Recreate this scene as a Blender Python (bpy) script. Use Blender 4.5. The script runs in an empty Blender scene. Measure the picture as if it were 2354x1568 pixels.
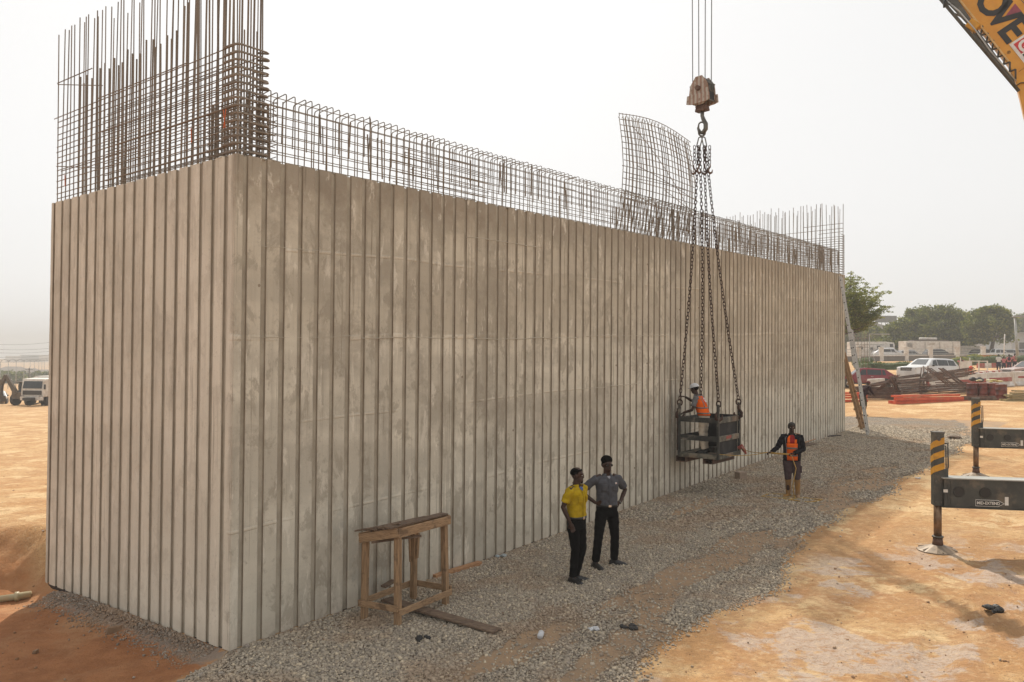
import bpy, bmesh, math, random
import numpy as np
from mathutils import Vector, Matrix, Euler
random.seed(7); rng = np.random.default_rng(7)
S = bpy.context.scene
COL = S.collection
rad = math.radians

# ------------------------------------------------------------------ camera
CAM_H = 3.718; FPX = 1846.0; PITCH = rad(1.0); ROLL = rad(0.4)
GX, GY = 0.02735, 0.01481                       # grade of the site
_F = Vector((0, math.cos(PITCH), math.sin(PITCH))); _R = Vector((1, 0, 0)); _U = _R.cross(_F)
CR = _R*math.cos(ROLL) + _U*math.sin(ROLL); CU = CR.cross(_F); CF = _F
cam_d = bpy.data.cameras.new('camera'); cam = bpy.data.objects.new('camera', cam_d); COL.objects.link(cam)
cam_d.sensor_width = 36; cam_d.lens = FPX/2353.2*36; cam_d.clip_start = .1; cam_d.clip_end = 6000
cam.matrix_world = Matrix(((CR.x, CU.x, -CF.x, 0), (CR.y, CU.y, -CF.y, 0), (CR.z, CU.z, -CF.z, CAM_H), (0, 0, 0, 1)))
S.camera = cam
# ------------------------------------------------------------------ light
SUN_EL, SUN_AZ = rad(46.5), rad(100)            # azimuth from +X, counter-clockwise
W = bpy.data.worlds.new('World'); S.world = W; W.use_nodes = True
nt = W.node_tree; nt.nodes.clear()
wo = nt.nodes.new('ShaderNodeOutputWorld'); bg = nt.nodes.new('ShaderNodeBackground')
sky = nt.nodes.new('ShaderNodeTexSky'); sky.sky_type = 'NISHITA'; sky.sun_disc = False
sky.sun_elevation = SUN_EL; sky.sun_rotation = rad(-10); sky.air_density = 1.0; sky.dust_density = 3.0; sky.ozone_density = 1.0
hs = nt.nodes.new('ShaderNodeHueSaturation'); hs.inputs['Saturation'].default_value = .12
tint = nt.nodes.new('ShaderNodeMix'); tint.data_type = 'RGBA'; tint.blend_type = 'MULTIPLY'; tint.inputs[0].default_value = 1
tint.inputs[7].default_value = (1.0, .995, .985, 1)
nt.links.new(sky.outputs[0], hs.inputs['Color']); nt.links.new(hs.outputs[0], tint.inputs[6])
veil = nt.nodes.new('ShaderNodeMix'); veil.data_type = 'RGBA'; veil.inputs[0].default_value = .72   # bright, even harmattan dust over the whole sky
veil.inputs[7].default_value = (9.2, 9.18, 9.12, 1); nt.links.new(tint.outputs[2], veil.inputs[6])
nt.links.new(veil.outputs[2], bg.inputs[0]); bg.inputs[1].default_value = .112; nt.links.new(bg.outputs[0], wo.inputs[0])
sd = bpy.data.lights.new('sun', 'SUN'); sd.energy = 4.7; sd.angle = rad(.9); sd.color = (1, .91, .78)
sun = bpy.data.objects.new('sun', sd); COL.objects.link(sun); sun.location = (0, 0, 60)
tosun = Vector((math.cos(SUN_EL)*math.cos(SUN_AZ), math.cos(SUN_EL)*math.sin(SUN_AZ), math.sin(SUN_EL)))
sun.rotation_euler = tosun.to_track_quat('Z', 'Y').to_euler()
S.view_settings.view_transform = 'Standard'; S.view_settings.look = 'None'
S.view_settings.exposure = 0.0; S.view_settings.gamma = 1; S.view_settings.use_curve_mapping = False
S.render.engine = 'CYCLES'
S.cycles.volume_bounces = 0; S.cycles.max_bounces = 6; S.cycles.diffuse_bounces = 3

# ------------------------------------------------------------------ helpers
def ray(px, py):
    v = CF*FPX + CR*(px-1176.6) - CU*(py-784); return v/v.y
def P(px, py, d):                                # a point at depth d in the direction of a photograph point
    v = ray(px, py)*d; v.z += CAM_H; return v
def plane(x, y): return GX*x + GY*y
def at(px, py):
    r = ray(px, py); t = -CAM_H/(r.z - GX*r.x - GY); v = r*t; v.z += CAM_H; return v

def vnoise(x, y, seed=0):
    xi = np.floor(x).astype(np.int64); yi = np.floor(y).astype(np.int64); fx = x-xi; fy = y-yi
    fx = fx*fx*(3-2*fx); fy = fy*fy*(3-2*fy)
    def h(a, b):
        n = (a*374761393 + b*668265263 + seed*1442695041) & 0xffffffff
        n = ((n ^ (n >> 13))*1274126177) & 0xffffffff
        return ((n ^ (n >> 16)) & 0xffff)/65535.0
    return (h(xi, yi)*(1-fx)+h(xi+1, yi)*fx)*(1-fy) + (h(xi, yi+1)*(1-fx)+h(xi+1, yi+1)*fx)*fy
def fbm(x, y, o=4, seed=0):
    s = 0; a = .5
    for k in range(o): s = s + a*vnoise(x*2**k, y*2**k, seed+k); a *= .5
    return s
def sstep(a, b, x):
    t = np.clip((x-a)/(b-a), 0, 1); return t*t*(3-2*t)

A0 = at(527, 1497); B0 = at(1942, 990)
UU = Vector((B0.x-A0.x, B0.y-A0.y, 0)); LAB = UU.length; UU.normalize(); VV = Vector((-UU.y, UU.x, 0))
NN = -VV                                          # outward normal of the long face
WH = 6.15; LAC = 5.11
def terrain(x, y):
    x = np.asarray(x, float); y = np.asarray(y, float)
    z = GX*x + GY*y
    z = np.where(z > 2.9, 2.9 + .75*(1-np.exp(-(z-2.9)/.75)), z)
    z = np.where(z < -4, -4, z)
    s = sstep(0, 9, -x-.2*y-2)
    z = z - s*(.030*np.clip(y-18, 0, 90) + .022*np.clip(y-108, 0, 260))
    # spoil trench behind the near end of the wall
    z = np.maximum(z, -9.5)
    t = sstep(-6.6, -7.8, x)
    up = sstep(12.85, 13.65, y+.25*np.sin(x*1.7)+.6*(fbm(x*2.2, y*2.2, 4, 15)-.5)) * (1-.6*sstep(14.5, 24, y))
    z = z + t*up*.70*(.8+.4*fbm(x*1.2, y*1.2, 3, 5))
    z = z - t*.12*np.exp(-((y-12.6)/.5)**2)
    # left of the short face the soil lies a little lower, with spoil heaped along the wall foot
    rx, ry = x-A0.x, y-A0.y
    s_ = rx*UU.x+ry*UU.y; w_ = rx*VV.x+ry*VV.y
    lf = sstep(.05, -.3, s_)*sstep(-.3, .15, w_)*sstep(6, 5, w_)
    z = z + lf*(-.10 + .15*np.exp(-(s_+.05)**2/.02)*sstep(.5, 1.0, w_)*sstep(4.6, 4.1, w_)*(.55+.9*fbm(x*5, y*5, 3, 9)))
    near = 1/(1+np.maximum(0, np.hypot(x, y)-10)/25)
    z = z + .018*(fbm(x*.5, y*.5, 4, 3)-.5)*np.minimum(1, near+.4)
    return z
def G(x, y): return float(terrain(x, y))
def ground_at(px, py, dmax=130):                   # where the view ray of a photograph point meets the terrain
    r = ray(px, py); d = np.geomspace(5, dmax, 900)
    hit = np.where(CAM_H + r.z*d - terrain(r.x*d, r.y*d) < 0)[0]
    k = d[hit[0]] if len(hit) else dmax
    return Vector((r.x*k, r.y*k, G(r.x*k, r.y*k)))
def wallpt(s, w, h):
    p = A0 + UU*s + VV*w; return Vector((p.x, p.y, plane(p.x, p.y) + h))

def tag(o, label=None, cat=None, group=None, kind=None):
    if label: o['label'] = label
    if cat: o['category'] = cat
    if group: o['group'] = group
    if kind: o['kind'] = kind
    return o
def empty(name, loc, label, cat, group=None, rz=0):
    o = bpy.data.objects.new(name, None); COL.objects.link(o); o.location = loc; o.rotation_euler = (0, 0, rz)
    o.empty_display_size = .2
    return tag(o, label, cat, group)
def link(name, me, parent=None, mw=None):
    o = bpy.data.objects.new(name, me); COL.objects.link(o)
    if parent is not None:
        o.parent = parent
    if mw is not None: o.matrix_local = mw
    return o

class MB:
    def __init__(s, origin=None): s.v = []; s.f = []; s.o = Vector(origin) if origin is not None else Vector((0, 0, 0))
    def add(s, vs, fs):
        n = len(s.v); s.v += [tuple(Vector(p)-s.o) for p in vs]; s.f += [tuple(i+n for i in f) for f in fs]; return s
    def box(s, c, d, R=None, taper=1.0):
        c = Vector(c); hx, hy, hz = d[0]/2, d[1]/2, d[2]/2
        vs = []
        for z in (-1, 1):
            t = taper if z > 0 else 1
            for x, y in ((-1, -1), (1, -1), (1, 1), (-1, 1)):
                p = Vector((x*hx*t, y*hy*t, z*hz)); vs.append(c + (R @ p if R else p))
        return s.add(vs, [(3, 2, 1, 0), (4, 5, 6, 7), (0, 1, 5, 4), (1, 2, 6, 5), (2, 3, 7, 6), (3, 0, 4, 7)])
    def beam(s, a, b, w, h, up=(0, 0, 1)):
        a = Vector(a); b = Vector(b); d = (b-a); L = d.length; d.normalize(); up = Vector(up)
        x = d.cross(up)
        if x.length < 1e-4: x = d.cross(Vector((1, 0, 0)))
        x.normalize(); z = x.cross(d); R = Matrix((x, d, z)).transposed()
        return s.box((a+b)/2, (w, L, h), R)
    def tube(s, pts, r, n=6, caps=True, ry=None):
        pts = [Vector(p) for p in pts]; m = len(pts); rs = r if isinstance(r, (list, tuple)) else [r]*m
        d0 = (pts[1]-pts[0]).normalized(); ref = Vector((0, 0, 1)) if abs(d0.z) < .9 else Vector((1, 0, 0))
        x = d0.cross(ref).normalized(); vs = []
        for i, p in enumerate(pts):
            d = ((pts[min(i+1, m-1)]-p).normalized() + (p-pts[max(i-1, 0)]).normalized())
            d.normalize(); x = (x - d*x.dot(d)).normalized(); y = d.cross(x)
            for k in range(n):
                a = 2*math.pi*k/n; vs.append(p + x*(rs[i]*math.cos(a)) + y*(rs[i]*math.sin(a)*(ry or 1)))
        fs = [(i*n+k, i*n+(k+1) % n, (i+1)*n+(k+1) % n, (i+1)*n+k) for i in range(m-1) for k in range(n)]
        if caps: fs += [tuple(reversed(range(n))), tuple(range((m-1)*n, m*n))]
        return s.add(vs, fs)
    def loft(s, rings, caps=True, closed=True):
        n = len(rings[0]); vs = [p for r in rings for p in r]; kk = n if closed else n-1
        fs = [(i*n+k, i*n+(k+1) % n, (i+1)*n+(k+1) % n, (i+1)*n+k) for i in range(len(rings)-1) for k in range(kk)]
        if caps: fs += [tuple(reversed(range(n))), tuple(range((len(rings)-1)*n, len(rings)*n))]
        return s.add(vs, fs)
    def prism(s, poly, ext):
        poly = [Vector(p) for p in poly]; ext = Vector(ext); n = len(poly)
        return s.add(poly+[p+ext for p in poly], [tuple(reversed(range(n))), tuple(range(n, 2*n))]+[(k, (k+1) % n, (k+1) % n+n, k+n) for k in range(n)])
    def disc(s, c, r, nrm, t=.01, n=16, r2=None):
        nrm = Vector(nrm).normalized(); c = Vector(c); return s.tube([c-nrm*t/2, c+nrm*t/2], [r, r2 or r], n)
    def ellip(s, c, r, R=None, nu=12, nv=8):
        vs = []; c = Vector(c)
        for j in range(nv+1):
            t = math.pi*j/nv
            for i in range(nu):
                a = 2*math.pi*i/nu; st = max(math.sin(t), 1e-3); p = Vector((r[0]*st*math.cos(a), r[1]*st*math.sin(a), r[2]*math.cos(t)))
                vs.append(c + (R @ p if R else p))
        fs = [(j*nu+i, (j+1)*nu+i, (j+1)*nu+(i+1) % nu, j*nu+(i+1) % nu) for j in range(nv) for i in range(nu)]
        return s.add(vs, fs + [tuple(range(nu)), tuple(reversed(range(nv*nu, (nv+1)*nu)))])
    def mesh(s, name, m=None, smooth=False):
        me = bpy.data.meshes.new(name); me.from_pydata(s.v, [], s.f)
        if m: me.materials.append(m)
        if smooth: me.polygons.foreach_set('use_smooth', [True]*len(me.polygons))
        bm = bmesh.new(); bm.from_mesh(me); bmesh.ops.recalc_face_normals(bm, faces=bm.faces); bm.to_mesh(me); bm.free()
        return me
    def build(s, name, m, parent=None, smooth=False, bevel=0, seg=2):
        o = link(name, s.mesh(name, m, smooth), parent)
        if parent is None: o.location = s.o
        if bevel:
            b = o.modifiers.new('bevel', 'BEVEL'); b.width = bevel; b.segments = seg; b.limit_method = 'ANGLE'; b.angle_limit = rad(40)
        return o
def J(a): return random.uniform(-a, a)
def RZ(a): return Matrix.Rotation(a, 3, 'Z')

# ------------------------------------------------------------------ materials
def nn(nt, t, **k):
    n = nt.nodes.new(t)
    for a, b in k.items(): setattr(n, a, b)
    return n
def mixc(nt, f, a, b, mode='MIX'):
    m = nn(nt, 'ShaderNodeMix', data_type='RGBA', blend_type=mode)
    for i, x in ((0, f), (6, a), (7, b)):
        if hasattr(x, 'links') or hasattr(x, 'is_linked'): nt.links.new(x, m.inputs[i])
        elif i == 0: m.inputs[0].default_value = x
        else: m.inputs[i].default_value = (*x[:3], 1)
    return m.outputs[2]
def ramp(nt, x, a, b):
    m = nn(nt, 'ShaderNodeMapRange', interpolation_type='SMOOTHSTEP'); nt.links.new(x, m.inputs[0])
    m.inputs[1].default_value = a; m.inputs[2].default_value = b; return m.outputs[0]
def noise(nt, vec, scale, detail=4, rough=.55, sc=None, dist=0):
    if sc:
        mp = nn(nt, 'ShaderNodeMapping'); nt.links.new(vec, mp.inputs[0]); mp.inputs['Scale'].default_value = sc; vec = mp.outputs[0]
    n = nn(nt, 'ShaderNodeTexNoise'); n.inputs['Scale'].default_value = scale; n.inputs['Detail'].default_value = detail
    n.inputs['Roughness'].default_value = rough; n.inputs['Distortion'].default_value = dist; nt.links.new(vec, n.inputs['Vector']); return n.outputs[0]
def math_(nt, op, a, b=0, c=None):
    m = nn(nt, 'ShaderNodeMath', operation=op)
    for i, x in enumerate((a, b) if c is None else (a, b, c)):
        if isinstance(x, (int, float)): m.inputs[i].default_value = x
        else: nt.links.new(x, m.inputs[i])
    return m.outputs[0]
def new_mat(name):
    m = bpy.data.materials.new(name); m.use_nodes = True; nt = m.node_tree; b = nt.nodes['Principled BSDF']; return m, nt, b
def bump(nt, b, h, strength=.3, dist=.01):
    n = nn(nt, 'ShaderNodeBump'); n.inputs['Strength'].default_value = strength; n.inputs['Distance'].default_value = dist
    nt.links.new(h, n.inputs['Height']); nt.links.new(n.outputs[0], b.inputs['Normal'])
def mat(name, c, rough=.6, metal=0, c2=None, scale=6, sc=None, lo=.35, hi=.65, bmp=0, bscale=None, rand=0, spec=.5, dirt=None, dirtamt=.4):
    m, nt, b = new_mat(name)
    tc = nn(nt, 'ShaderNodeTexCoord'); vec = tc.outputs['Object']
    col = None
    n1 = noise(nt, vec, scale, 5, .6, sc)
    if c2 is None: c2 = tuple(x*.72 for x in c)
    col = mixc(nt, ramp(nt, n1, lo, hi), c, c2)
    if dirt:
        n2 = noise(nt, vec, scale*.37, 6, .65); col = mixc(nt, math_(nt, 'MULTIPLY', ramp(nt, n2, .5, .68), dirtamt), col, dirt)
    if rand:
        oi = nn(nt, 'ShaderNodeObjectInfo'); v = math_(nt, 'MULTIPLY_ADD', oi.outputs['Random'], rand*2, 1-rand)
        h = nn(nt, 'ShaderNodeHueSaturation'); nt.links.new(v, h.inputs['Value']); nt.links.new(col, h.inputs['Color']); col = h.outputs[0]
    nt.links.new(col, b.inputs['Base Color']); b.inputs['Roughness'].default_value = rough; b.inputs['Metallic'].default_value = metal
    b.inputs['Specular IOR Level'].default_value = spec
    if bmp: bump(nt, b, noise(nt, vec, bscale or scale*4, 5, .6, sc), .6, bmp)
    return m
M = {}
M['rebar'] = mat('rebar_steel', (.25, .205, .16), .8, .0, (.17, .145, .12), 9, rand=.2, dirt=(.28, .20, .14), dirtamt=.4)
M['chain'] = mat('rusty_chain', (.075, .035, .022), .65, .4, (.04, .022, .018), 12, rand=.2)
M['hook'] = mat('rusty_hook', (.15, .09, .062), .7, .2, (.09, .04, .025), 14)
M['steelgrey'] = mat('worn_grey_steel', (.16, .15, .13), .5, .6, (.09, .085, .075), 8)
M['cable'] = mat('wire_rope', (.10, .09, .085), .5, .5, (.06, .055, .05), 30)
M['olive'] = mat('grey_green_paint', (.052, .056, .050), .45, .0, (.035, .038, .036), 5, dirt=(.17, .135, .095), dirtamt=.75, bmp=.002)
M['yel'] = mat('yellow_crane_paint', (.70, .34, .035), .38, 0, (.60, .27, .03), 2, dirt=(.35, .22, .10), dirtamt=.25)
M['yelstripe'] = mat('amber_hazard_paint', (.62, .30, .02), .5, 0, (.5, .24, .02), 8, dirt=(.1, .07, .04), dirtamt=.6)
M['blackp'] = mat('black_paint', (.022, .022, .022), .45, 0, (.015, .015, .015), 8)
M['letter'] = mat('charcoal_lettering', (.035, .035, .033), .5)
M['whitep'] = mat('white_print', (.75, .74, .7), .5, 0, (.62, .6, .55), 9)
M['redp'] = mat('red_print', (.62, .05, .05), .5)
M['magenta'] = mat('plum_print', (.30, .07, .10), .5)
M['basketp'] = mat('chipped_dark_paint', (.045, .045, .04), .6, 0, (.025, .027, .026), 6, dirt=(.30, .26, .20), dirtamt=.85, bmp=.002)
M['basketin'] = mat('dark_mesh_panel', (.02, .021, .022), .8, 0, (.012, .012, .013), 5, dirt=(.06, .055, .05), dirtamt=.5)
M['basketfl'] = mat('muddy_deck_paint', (.20, .18, .14), .75, 0, (.07, .07, .055), 4, lo=.42, hi=.55, dirt=(.25, .14, .08), dirtamt=.6)
M['rustbeam'] = mat('rust_brown_steel', (.16, .085, .055), .75, .1, (.07, .045, .035), 5, rand=.35, dirt=(.22, .19, .15), dirtamt=.6)
M['orangebeam'] = mat('orange_red_primer', (.62, .10, .035), .5, 0, (.5, .075, .03), 3, dirt=(.35, .2, .12), dirtamt=.4)
M['barrel'] = mat('dark_red_drum_paint', (.19, .035, .02), .5, .0, (.06, .022, .018), 3, dirt=(.36, .10, .04), dirtamt=.8, rand=.4)
M['white'] = mat('dusty_white_paint', (.66, .63, .58), .6, 0, (.52, .48, .43), 3, dirt=(.36, .27, .19), dirtamt=.5)
M['redw'] = mat('faded_red_paint', (.36, .065, .045), .65, 0, (.28, .06, .045), 5, dirt=(.4, .3, .24), dirtamt=.4)
M['glass'] = mat('dark_car_glass', (.03, .036, .042), .08, 0, (.02, .024, .03), 2)
M['tyre'] = mat('tyre_rubber', (.018, .017, .016), .85, 0, (.05, .042, .035), 12)
M['rim'] = mat('alloy_rim', (.42, .42, .43), .3, .8)
M['chrome'] = mat('bright_trim', (.55, .55, .55), .2, .9)
M['lamp'] = mat('headlamp_glass', (.45, .45, .45), .12, .3, (.25, .25, .26), 20)
M['redlamp'] = mat('red_lamp_glass', (.45, .03, .02), .2)
M['alu'] = mat('aluminium', (.62, .61, .58), .38, .75, (.5, .49, .47), 10, dirt=(.4, .37, .33), dirtamt=.5)
M['asphalt'] = mat('dark_footing_bitumen', (.02, .018, .017), .8, 0, (.05, .03, .02), 8, bmp=.01)
M['hedge'] = mat('hedge_leaves', (.07, .11, .025), .7, 0, (.035, .06, .015), .8, rand=.2)
M['hedgey'] = mat('yellow_green_leaves', (.20, .20, .035), .7, 0, (.12, .14, .03), 1.2)
M['stonewall'] = mat('low_wall_render', (.17, .15, .13), .85, 0, (.13, .115, .1), 1.5)
M['bwall'] = mat('pale_building_render', (.42, .36, .29), .85, 0, (.36, .3, .25), .5)
M['broof'] = mat('brown_roofing', (.16, .125, .10), .85, 0, (.12, .1, .085), .5)
M['bwin'] = mat('dark_window', (.06, .06, .06), .3)
M['metalroof'] = mat('grey_metal_roofing', (.30, .30, .30), .5, .1, (.24, .24, .25), .6)
M['pvc'] = mat('dirty_pvc_pipe', (.36, .33, .20), .45, 0, (.4, .3, .17), 6)
M['pole'] = mat('galvanised_pole', (.42, .42, .40), .45, .5)
M['cement'] = mat('cement_block', (.32, .24, .18), .9, 0, (.26, .2, .15), 14, bmp=.004)
M['rope'] = mat('yellow_rope', (.48, .30, .07), .8, 0, (.36, .22, .06), 40)
M['tape'] = mat('orange_tape', (.8, .16, .03), .5)
M['litter'] = mat('burnt_plastic', (.012, .011, .011), .6, 0, (.03, .028, .026), 20)
M['bottle'] = mat('white_plastic', (.6, .62, .64), .3, 0, (.5, .5, .52), 20)
M['bluerag'] = mat('pale_blue_plastic', (.30, .38, .42), .4, 0, (.4, .42, .42), 20)
M['bark'] = mat('tree_bark', (.10, .075, .055), .9, 0, (.06, .045, .035), 5)
def leafmat(name, c1, c2, c3):
    m, nt, b = new_mat(name); geo = nn(nt, 'ShaderNodeNewGeometry')
    n = noise(nt, geo.outputs['Position'], .45, 3); r = geo.outputs['Random Per Island']
    col = mixc(nt, ramp(nt, n, .38, .62), c1, c2); col = mixc(nt, ramp(nt, r, .55, 1.0), col, c3)
    nt.links.new(col, b.inputs['Base Color']); b.inputs['Roughness'].default_value = .6; b.inputs['Specular IOR Level'].default_value = .25
    tr = nn(nt, 'ShaderNodeBsdfTranslucent'); nt.links.new(mixc(nt, 1.0, col, (1.15, 1.25, .6), 'MULTIPLY'), tr.inputs[0])
    mx = nn(nt, 'ShaderNodeMixShader'); mx.inputs[0].default_value = .35
    nt.links.new(b.outputs[0], mx.inputs[1]); nt.links.new(tr.outputs[0], mx.inputs[2])
    nt.links.new(mx.outputs[0], nt.nodes['Material Output'].inputs[0]); return m
M['leaf'] = leafmat('mango_leaves', (.125, .145, .035), (.055, .075, .02), (.25, .245, .06))
M['leaf2'] = leafmat('feathery_leaves', (.20, .22, .06), (.11, .14, .045), (.30, .29, .11))
M['leafh'] = leafmat('clipped_hedge_leaves', (.07, .10, .02), (.04, .065, .015), (.16, .17, .03))
M['leafy'] = leafmat('golden_hedge_leaves', (.26, .24, .04), (.16, .17, .03), (.36, .32, .06))
def wood(name, c1, c2, sc, scale=3):
    m, nt, b = new_mat(name); geo = nn(nt, 'ShaderNodeNewGeometry'); oi = nn(nt, 'ShaderNodeObjectInfo')
    add = nn(nt, 'ShaderNodeVectorMath', operation='ADD'); nt.links.new(geo.outputs['Position'], add.inputs[0]); nt.links.new(oi.outputs['Random'], add.inputs[1])
    n = noise(nt, add.outputs[0], scale, 6, .6, sc, .6); col = mixc(nt, ramp(nt, n, .35, .68), c1, c2)
    n2 = noise(nt, geo.outputs['Position'], 5, 4); col = mixc(nt, math_(nt, 'MULTIPLY', ramp(nt, n2, .56, .7), .6), col, (.06, .035, .022))
    nt.links.new(col, b.inputs['Base Color']); b.inputs['Roughness'].default_value = .8; bump(nt, b, n, .5, .004); return m
M['woodz'] = wood('timber_upright', (.38, .24, .13), (.19, .12, .065), (14, 14, 1.2))
M['woodh'] = wood('timber_rail', (.38, .245, .135), (.21, .13, .07), (3, 3, 30))
M['woodgrey'] = wood('weathered_plank', (.19, .13, .085), (.085, .055, .04), (4, 9, 20))
M['woodred'] = wood('fresh_timber', (.44, .24, .12), (.30, .15, .07), (4, 6, 30))
M['woodpile'] = wood('stacked_timber', (.34, .27, .12), (.20, .16, .09), (2, 8, 30))

# concrete of the abutment, stained by lifts, water and cement runs
RPITCH = .283
def concrete():
    m, nt, b = new_mat('board_formed_concrete'); geo = nn(nt, 'ShaderNodeNewGeometry'); pos = geo.outputs['Position']; L = nt.links.new
    def dot(v):
        d = nn(nt, 'ShaderNodeVectorMath', operation='DOT_PRODUCT'); L(pos, d.inputs[0]); d.inputs[1].default_value = v; return d.outputs['Value']
    h = dot((-GX, -GY, 1)); s = math_(nt, 'SUBTRACT', dot(UU), A0.dot(UU)); w = math_(nt, 'SUBTRACT', dot(VV), A0.dot(VV))
    wob = noise(nt, pos, 1.2, 3)
    oi = nn(nt, 'ShaderNodeObjectInfo')
    base = mixc(nt, ramp(nt, noise(nt, pos, .9, 5, .6), .35, .65), (.69, .64, .53), (.575, .53, .435))
    # vertical streaks
    st = noise(nt, pos, 1.0, 5, .65, (7, 7, .55)); base = mixc(nt, math_(nt, 'MULTIPLY', ramp(nt, st, .48, .72), .5), base, (.37, .33, .265))
    st2 = noise(nt, pos, 1.0, 5, .65, (11, 11, .9)); base = mixc(nt, math_(nt, 'MULTIPLY', ramp(nt, st2, .55, .75), .5), base, (.70, .66, .56))
    face = ramp(nt, w, .12, .02)           # 1 on the long face
    # long face: upper lift browner, dark blotches, water marks
    hh = math_(nt, 'MULTIPLY_ADD', wob, .5, h)
    up = ramp(nt, hh, 3.6, 4.6); base = mixc(nt, math_(nt, 'MULTIPLY', math_(nt, 'MULTIPLY', up, face), .40), base, (.46, .405, .315))
    bl = noise(nt, pos, .75, 6, .7, (1, 1, 1.4)); base = mixc(nt, math_(nt, 'MULTIPLY', math_(nt, 'MULTIPLY', ramp(nt, bl, .5, .62), face), .6), base, (.35, .31, .25))
    topd = noise(nt, pos, 2.2, 6, .7); tt = math_(nt, 'MULTIPLY', ramp(nt, math_(nt, 'MULTIPLY_ADD', topd, 1.5, h), 5.9, 6.9), face)
    base = mixc(nt, math_(nt, 'MULTIPLY', tt, .65), base, (.23, .18, .13))
    l2 = math_(nt, 'MULTIPLY', ramp(nt, hh, 4.07, 4.11), ramp(nt, hh, 5.30, 5.26)); base = mixc(nt, math_(nt, 'MULTIPLY', math_(nt, 'MULTIPLY', l2, face), math_(nt, 'MULTIPLY', ramp(nt, noise(nt, pos, .28, 3), .40, .56), .42)), base, (.33, .285, .22))
    l3 = math_(nt, 'MULTIPLY', ramp(nt, hh, 1.72, 1.75), ramp(nt, hh, 3.02, 2.99)); base = mixc(nt, math_(nt, 'MULTIPLY', math_(nt, 'MULTIPLY', l3, face), math_(nt, 'MULTIPLY', ramp(nt, noise(nt, pos, .33, 3, .5, (1, 1, .4)), .46, .58), .30)), base, (.36, .325, .27))
    bd = noise(nt, pos, 1.0, 4, .5, (.12, .12, 1.5)); base = mixc(nt, math_(nt, 'MULTIPLY', math_(nt, 'MULTIPLY', ramp(nt, bd, .46, .60), face), .38), base, (.36, .325, .265))
    # far pale washed band
    wn = nn(nt, 'ShaderNodeTexWhiteNoise', noise_dimensions='1D'); L(math_(nt, 'FLOOR', math_(nt, 'DIVIDE', math_(nt, 'ADD', s, .10), RPITCH)), wn.inputs['W'])
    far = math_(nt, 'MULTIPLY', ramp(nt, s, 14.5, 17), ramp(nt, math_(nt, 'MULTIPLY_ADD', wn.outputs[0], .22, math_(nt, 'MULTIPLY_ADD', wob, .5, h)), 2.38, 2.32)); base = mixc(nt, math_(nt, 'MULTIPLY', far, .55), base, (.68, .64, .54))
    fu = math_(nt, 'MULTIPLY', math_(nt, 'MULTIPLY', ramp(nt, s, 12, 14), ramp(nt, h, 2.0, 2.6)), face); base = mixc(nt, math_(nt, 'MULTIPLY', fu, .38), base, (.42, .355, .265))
    gp_ = math_(nt, 'MULTIPLY', math_(nt, 'MULTIPLY', ramp(nt, math_(nt, 'ABSOLUTE', math_(nt, 'SUBTRACT', s, 2.9)), 2.2, .6), ramp(nt, h, 2.6, .8)), ramp(nt, noise(nt, pos, 1.6, 6, .65, (1, 1, .8)), .50, .58)); base = mixc(nt, math_(nt, 'MULTIPLY', math_(nt, 'MULTIPLY', gp_, face), .6), base, (.27, .265, .235))
    # wet dark patch by the basket
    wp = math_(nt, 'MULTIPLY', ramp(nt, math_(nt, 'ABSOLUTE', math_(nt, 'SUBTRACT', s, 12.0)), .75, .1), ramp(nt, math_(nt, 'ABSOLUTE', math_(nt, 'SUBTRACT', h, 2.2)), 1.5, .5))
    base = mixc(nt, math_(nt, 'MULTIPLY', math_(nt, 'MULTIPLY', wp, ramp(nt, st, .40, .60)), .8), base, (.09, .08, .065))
    st3 = noise(nt, pos, 1.0, 6, .7, (19, 19, .35)); base = mixc(nt, math_(nt, 'MULTIPLY', math_(nt, 'MULTIPLY', ramp(nt, st3, .57, .66), ramp(nt, noise(nt, pos, .5, 3), .4, .55)), .6), base, (.20, .165, .12))
    st4 = noise(nt, pos, 1.0, 6, .7, (16, 13, .5)); base = mixc(nt, math_(nt, 'MULTIPLY', math_(nt, 'MULTIPLY', ramp(nt, st4, .60, .66), ramp(nt, noise(nt, pos, .4, 3), .45, .6)), .55), base, (.70, .65, .55))
    lowl = ramp(nt, hh, 3.2, 1.6); base = mixc(nt, math_(nt, 'MULTIPLY', lowl, .28), base, (.62, .575, .475))
    # lift joints: thin pale and dark lines, broken up
    brk = noise(nt, pos, .8, 4)
    lift = None
    for hz, wd in ((1.45, .016), (2.75, .014), (3.85, .028), (5.02, .016)):
        k = ramp(nt, math_(nt, 'ABSOLUTE', math_(nt, 'SUBTRACT', math_(nt, 'MULTIPLY_ADD', noise(nt, pos, .35, 1), .16, h), hz+.08)), wd*1.6, wd*.6)
        lift = k if lift is None else math_(nt, 'MAXIMUM', lift, k)
    lift = math_(nt, 'MULTIPLY', math_(nt, 'MULTIPLY', lift, face), ramp(nt, brk, .42, .56))
    base = mixc(nt, math_(nt, 'MULTIPLY', lift, .5), base, (.64, .57, .46))
    pat = noise(nt, pos, 2.6, 7, .72, (1, 1, .7), .4); base = mixc(nt, math_(nt, 'MULTIPLY', math_(nt, 'MULTIPLY', ramp(nt, pat, .52, .60), math_(nt, 'MULTIPLY_ADD', face, .35, .2)), 1.3), base, (.36, .32, .255))
    pat2 = noise(nt, pos, 3.3, 7, .7, (1.3, 1.3, .5), .3); base = mixc(nt, math_(nt, 'MULTIPLY', ramp(nt, pat2, .56, .64), .7), base, (.70, .65, .55))
    fine = noise(nt, pos, 28, 5, .7); base = mixc(nt, math_(nt, 'MULTIPLY', ramp(nt, fine, .58, .72), .4), base, (.24, .20, .155))
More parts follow.
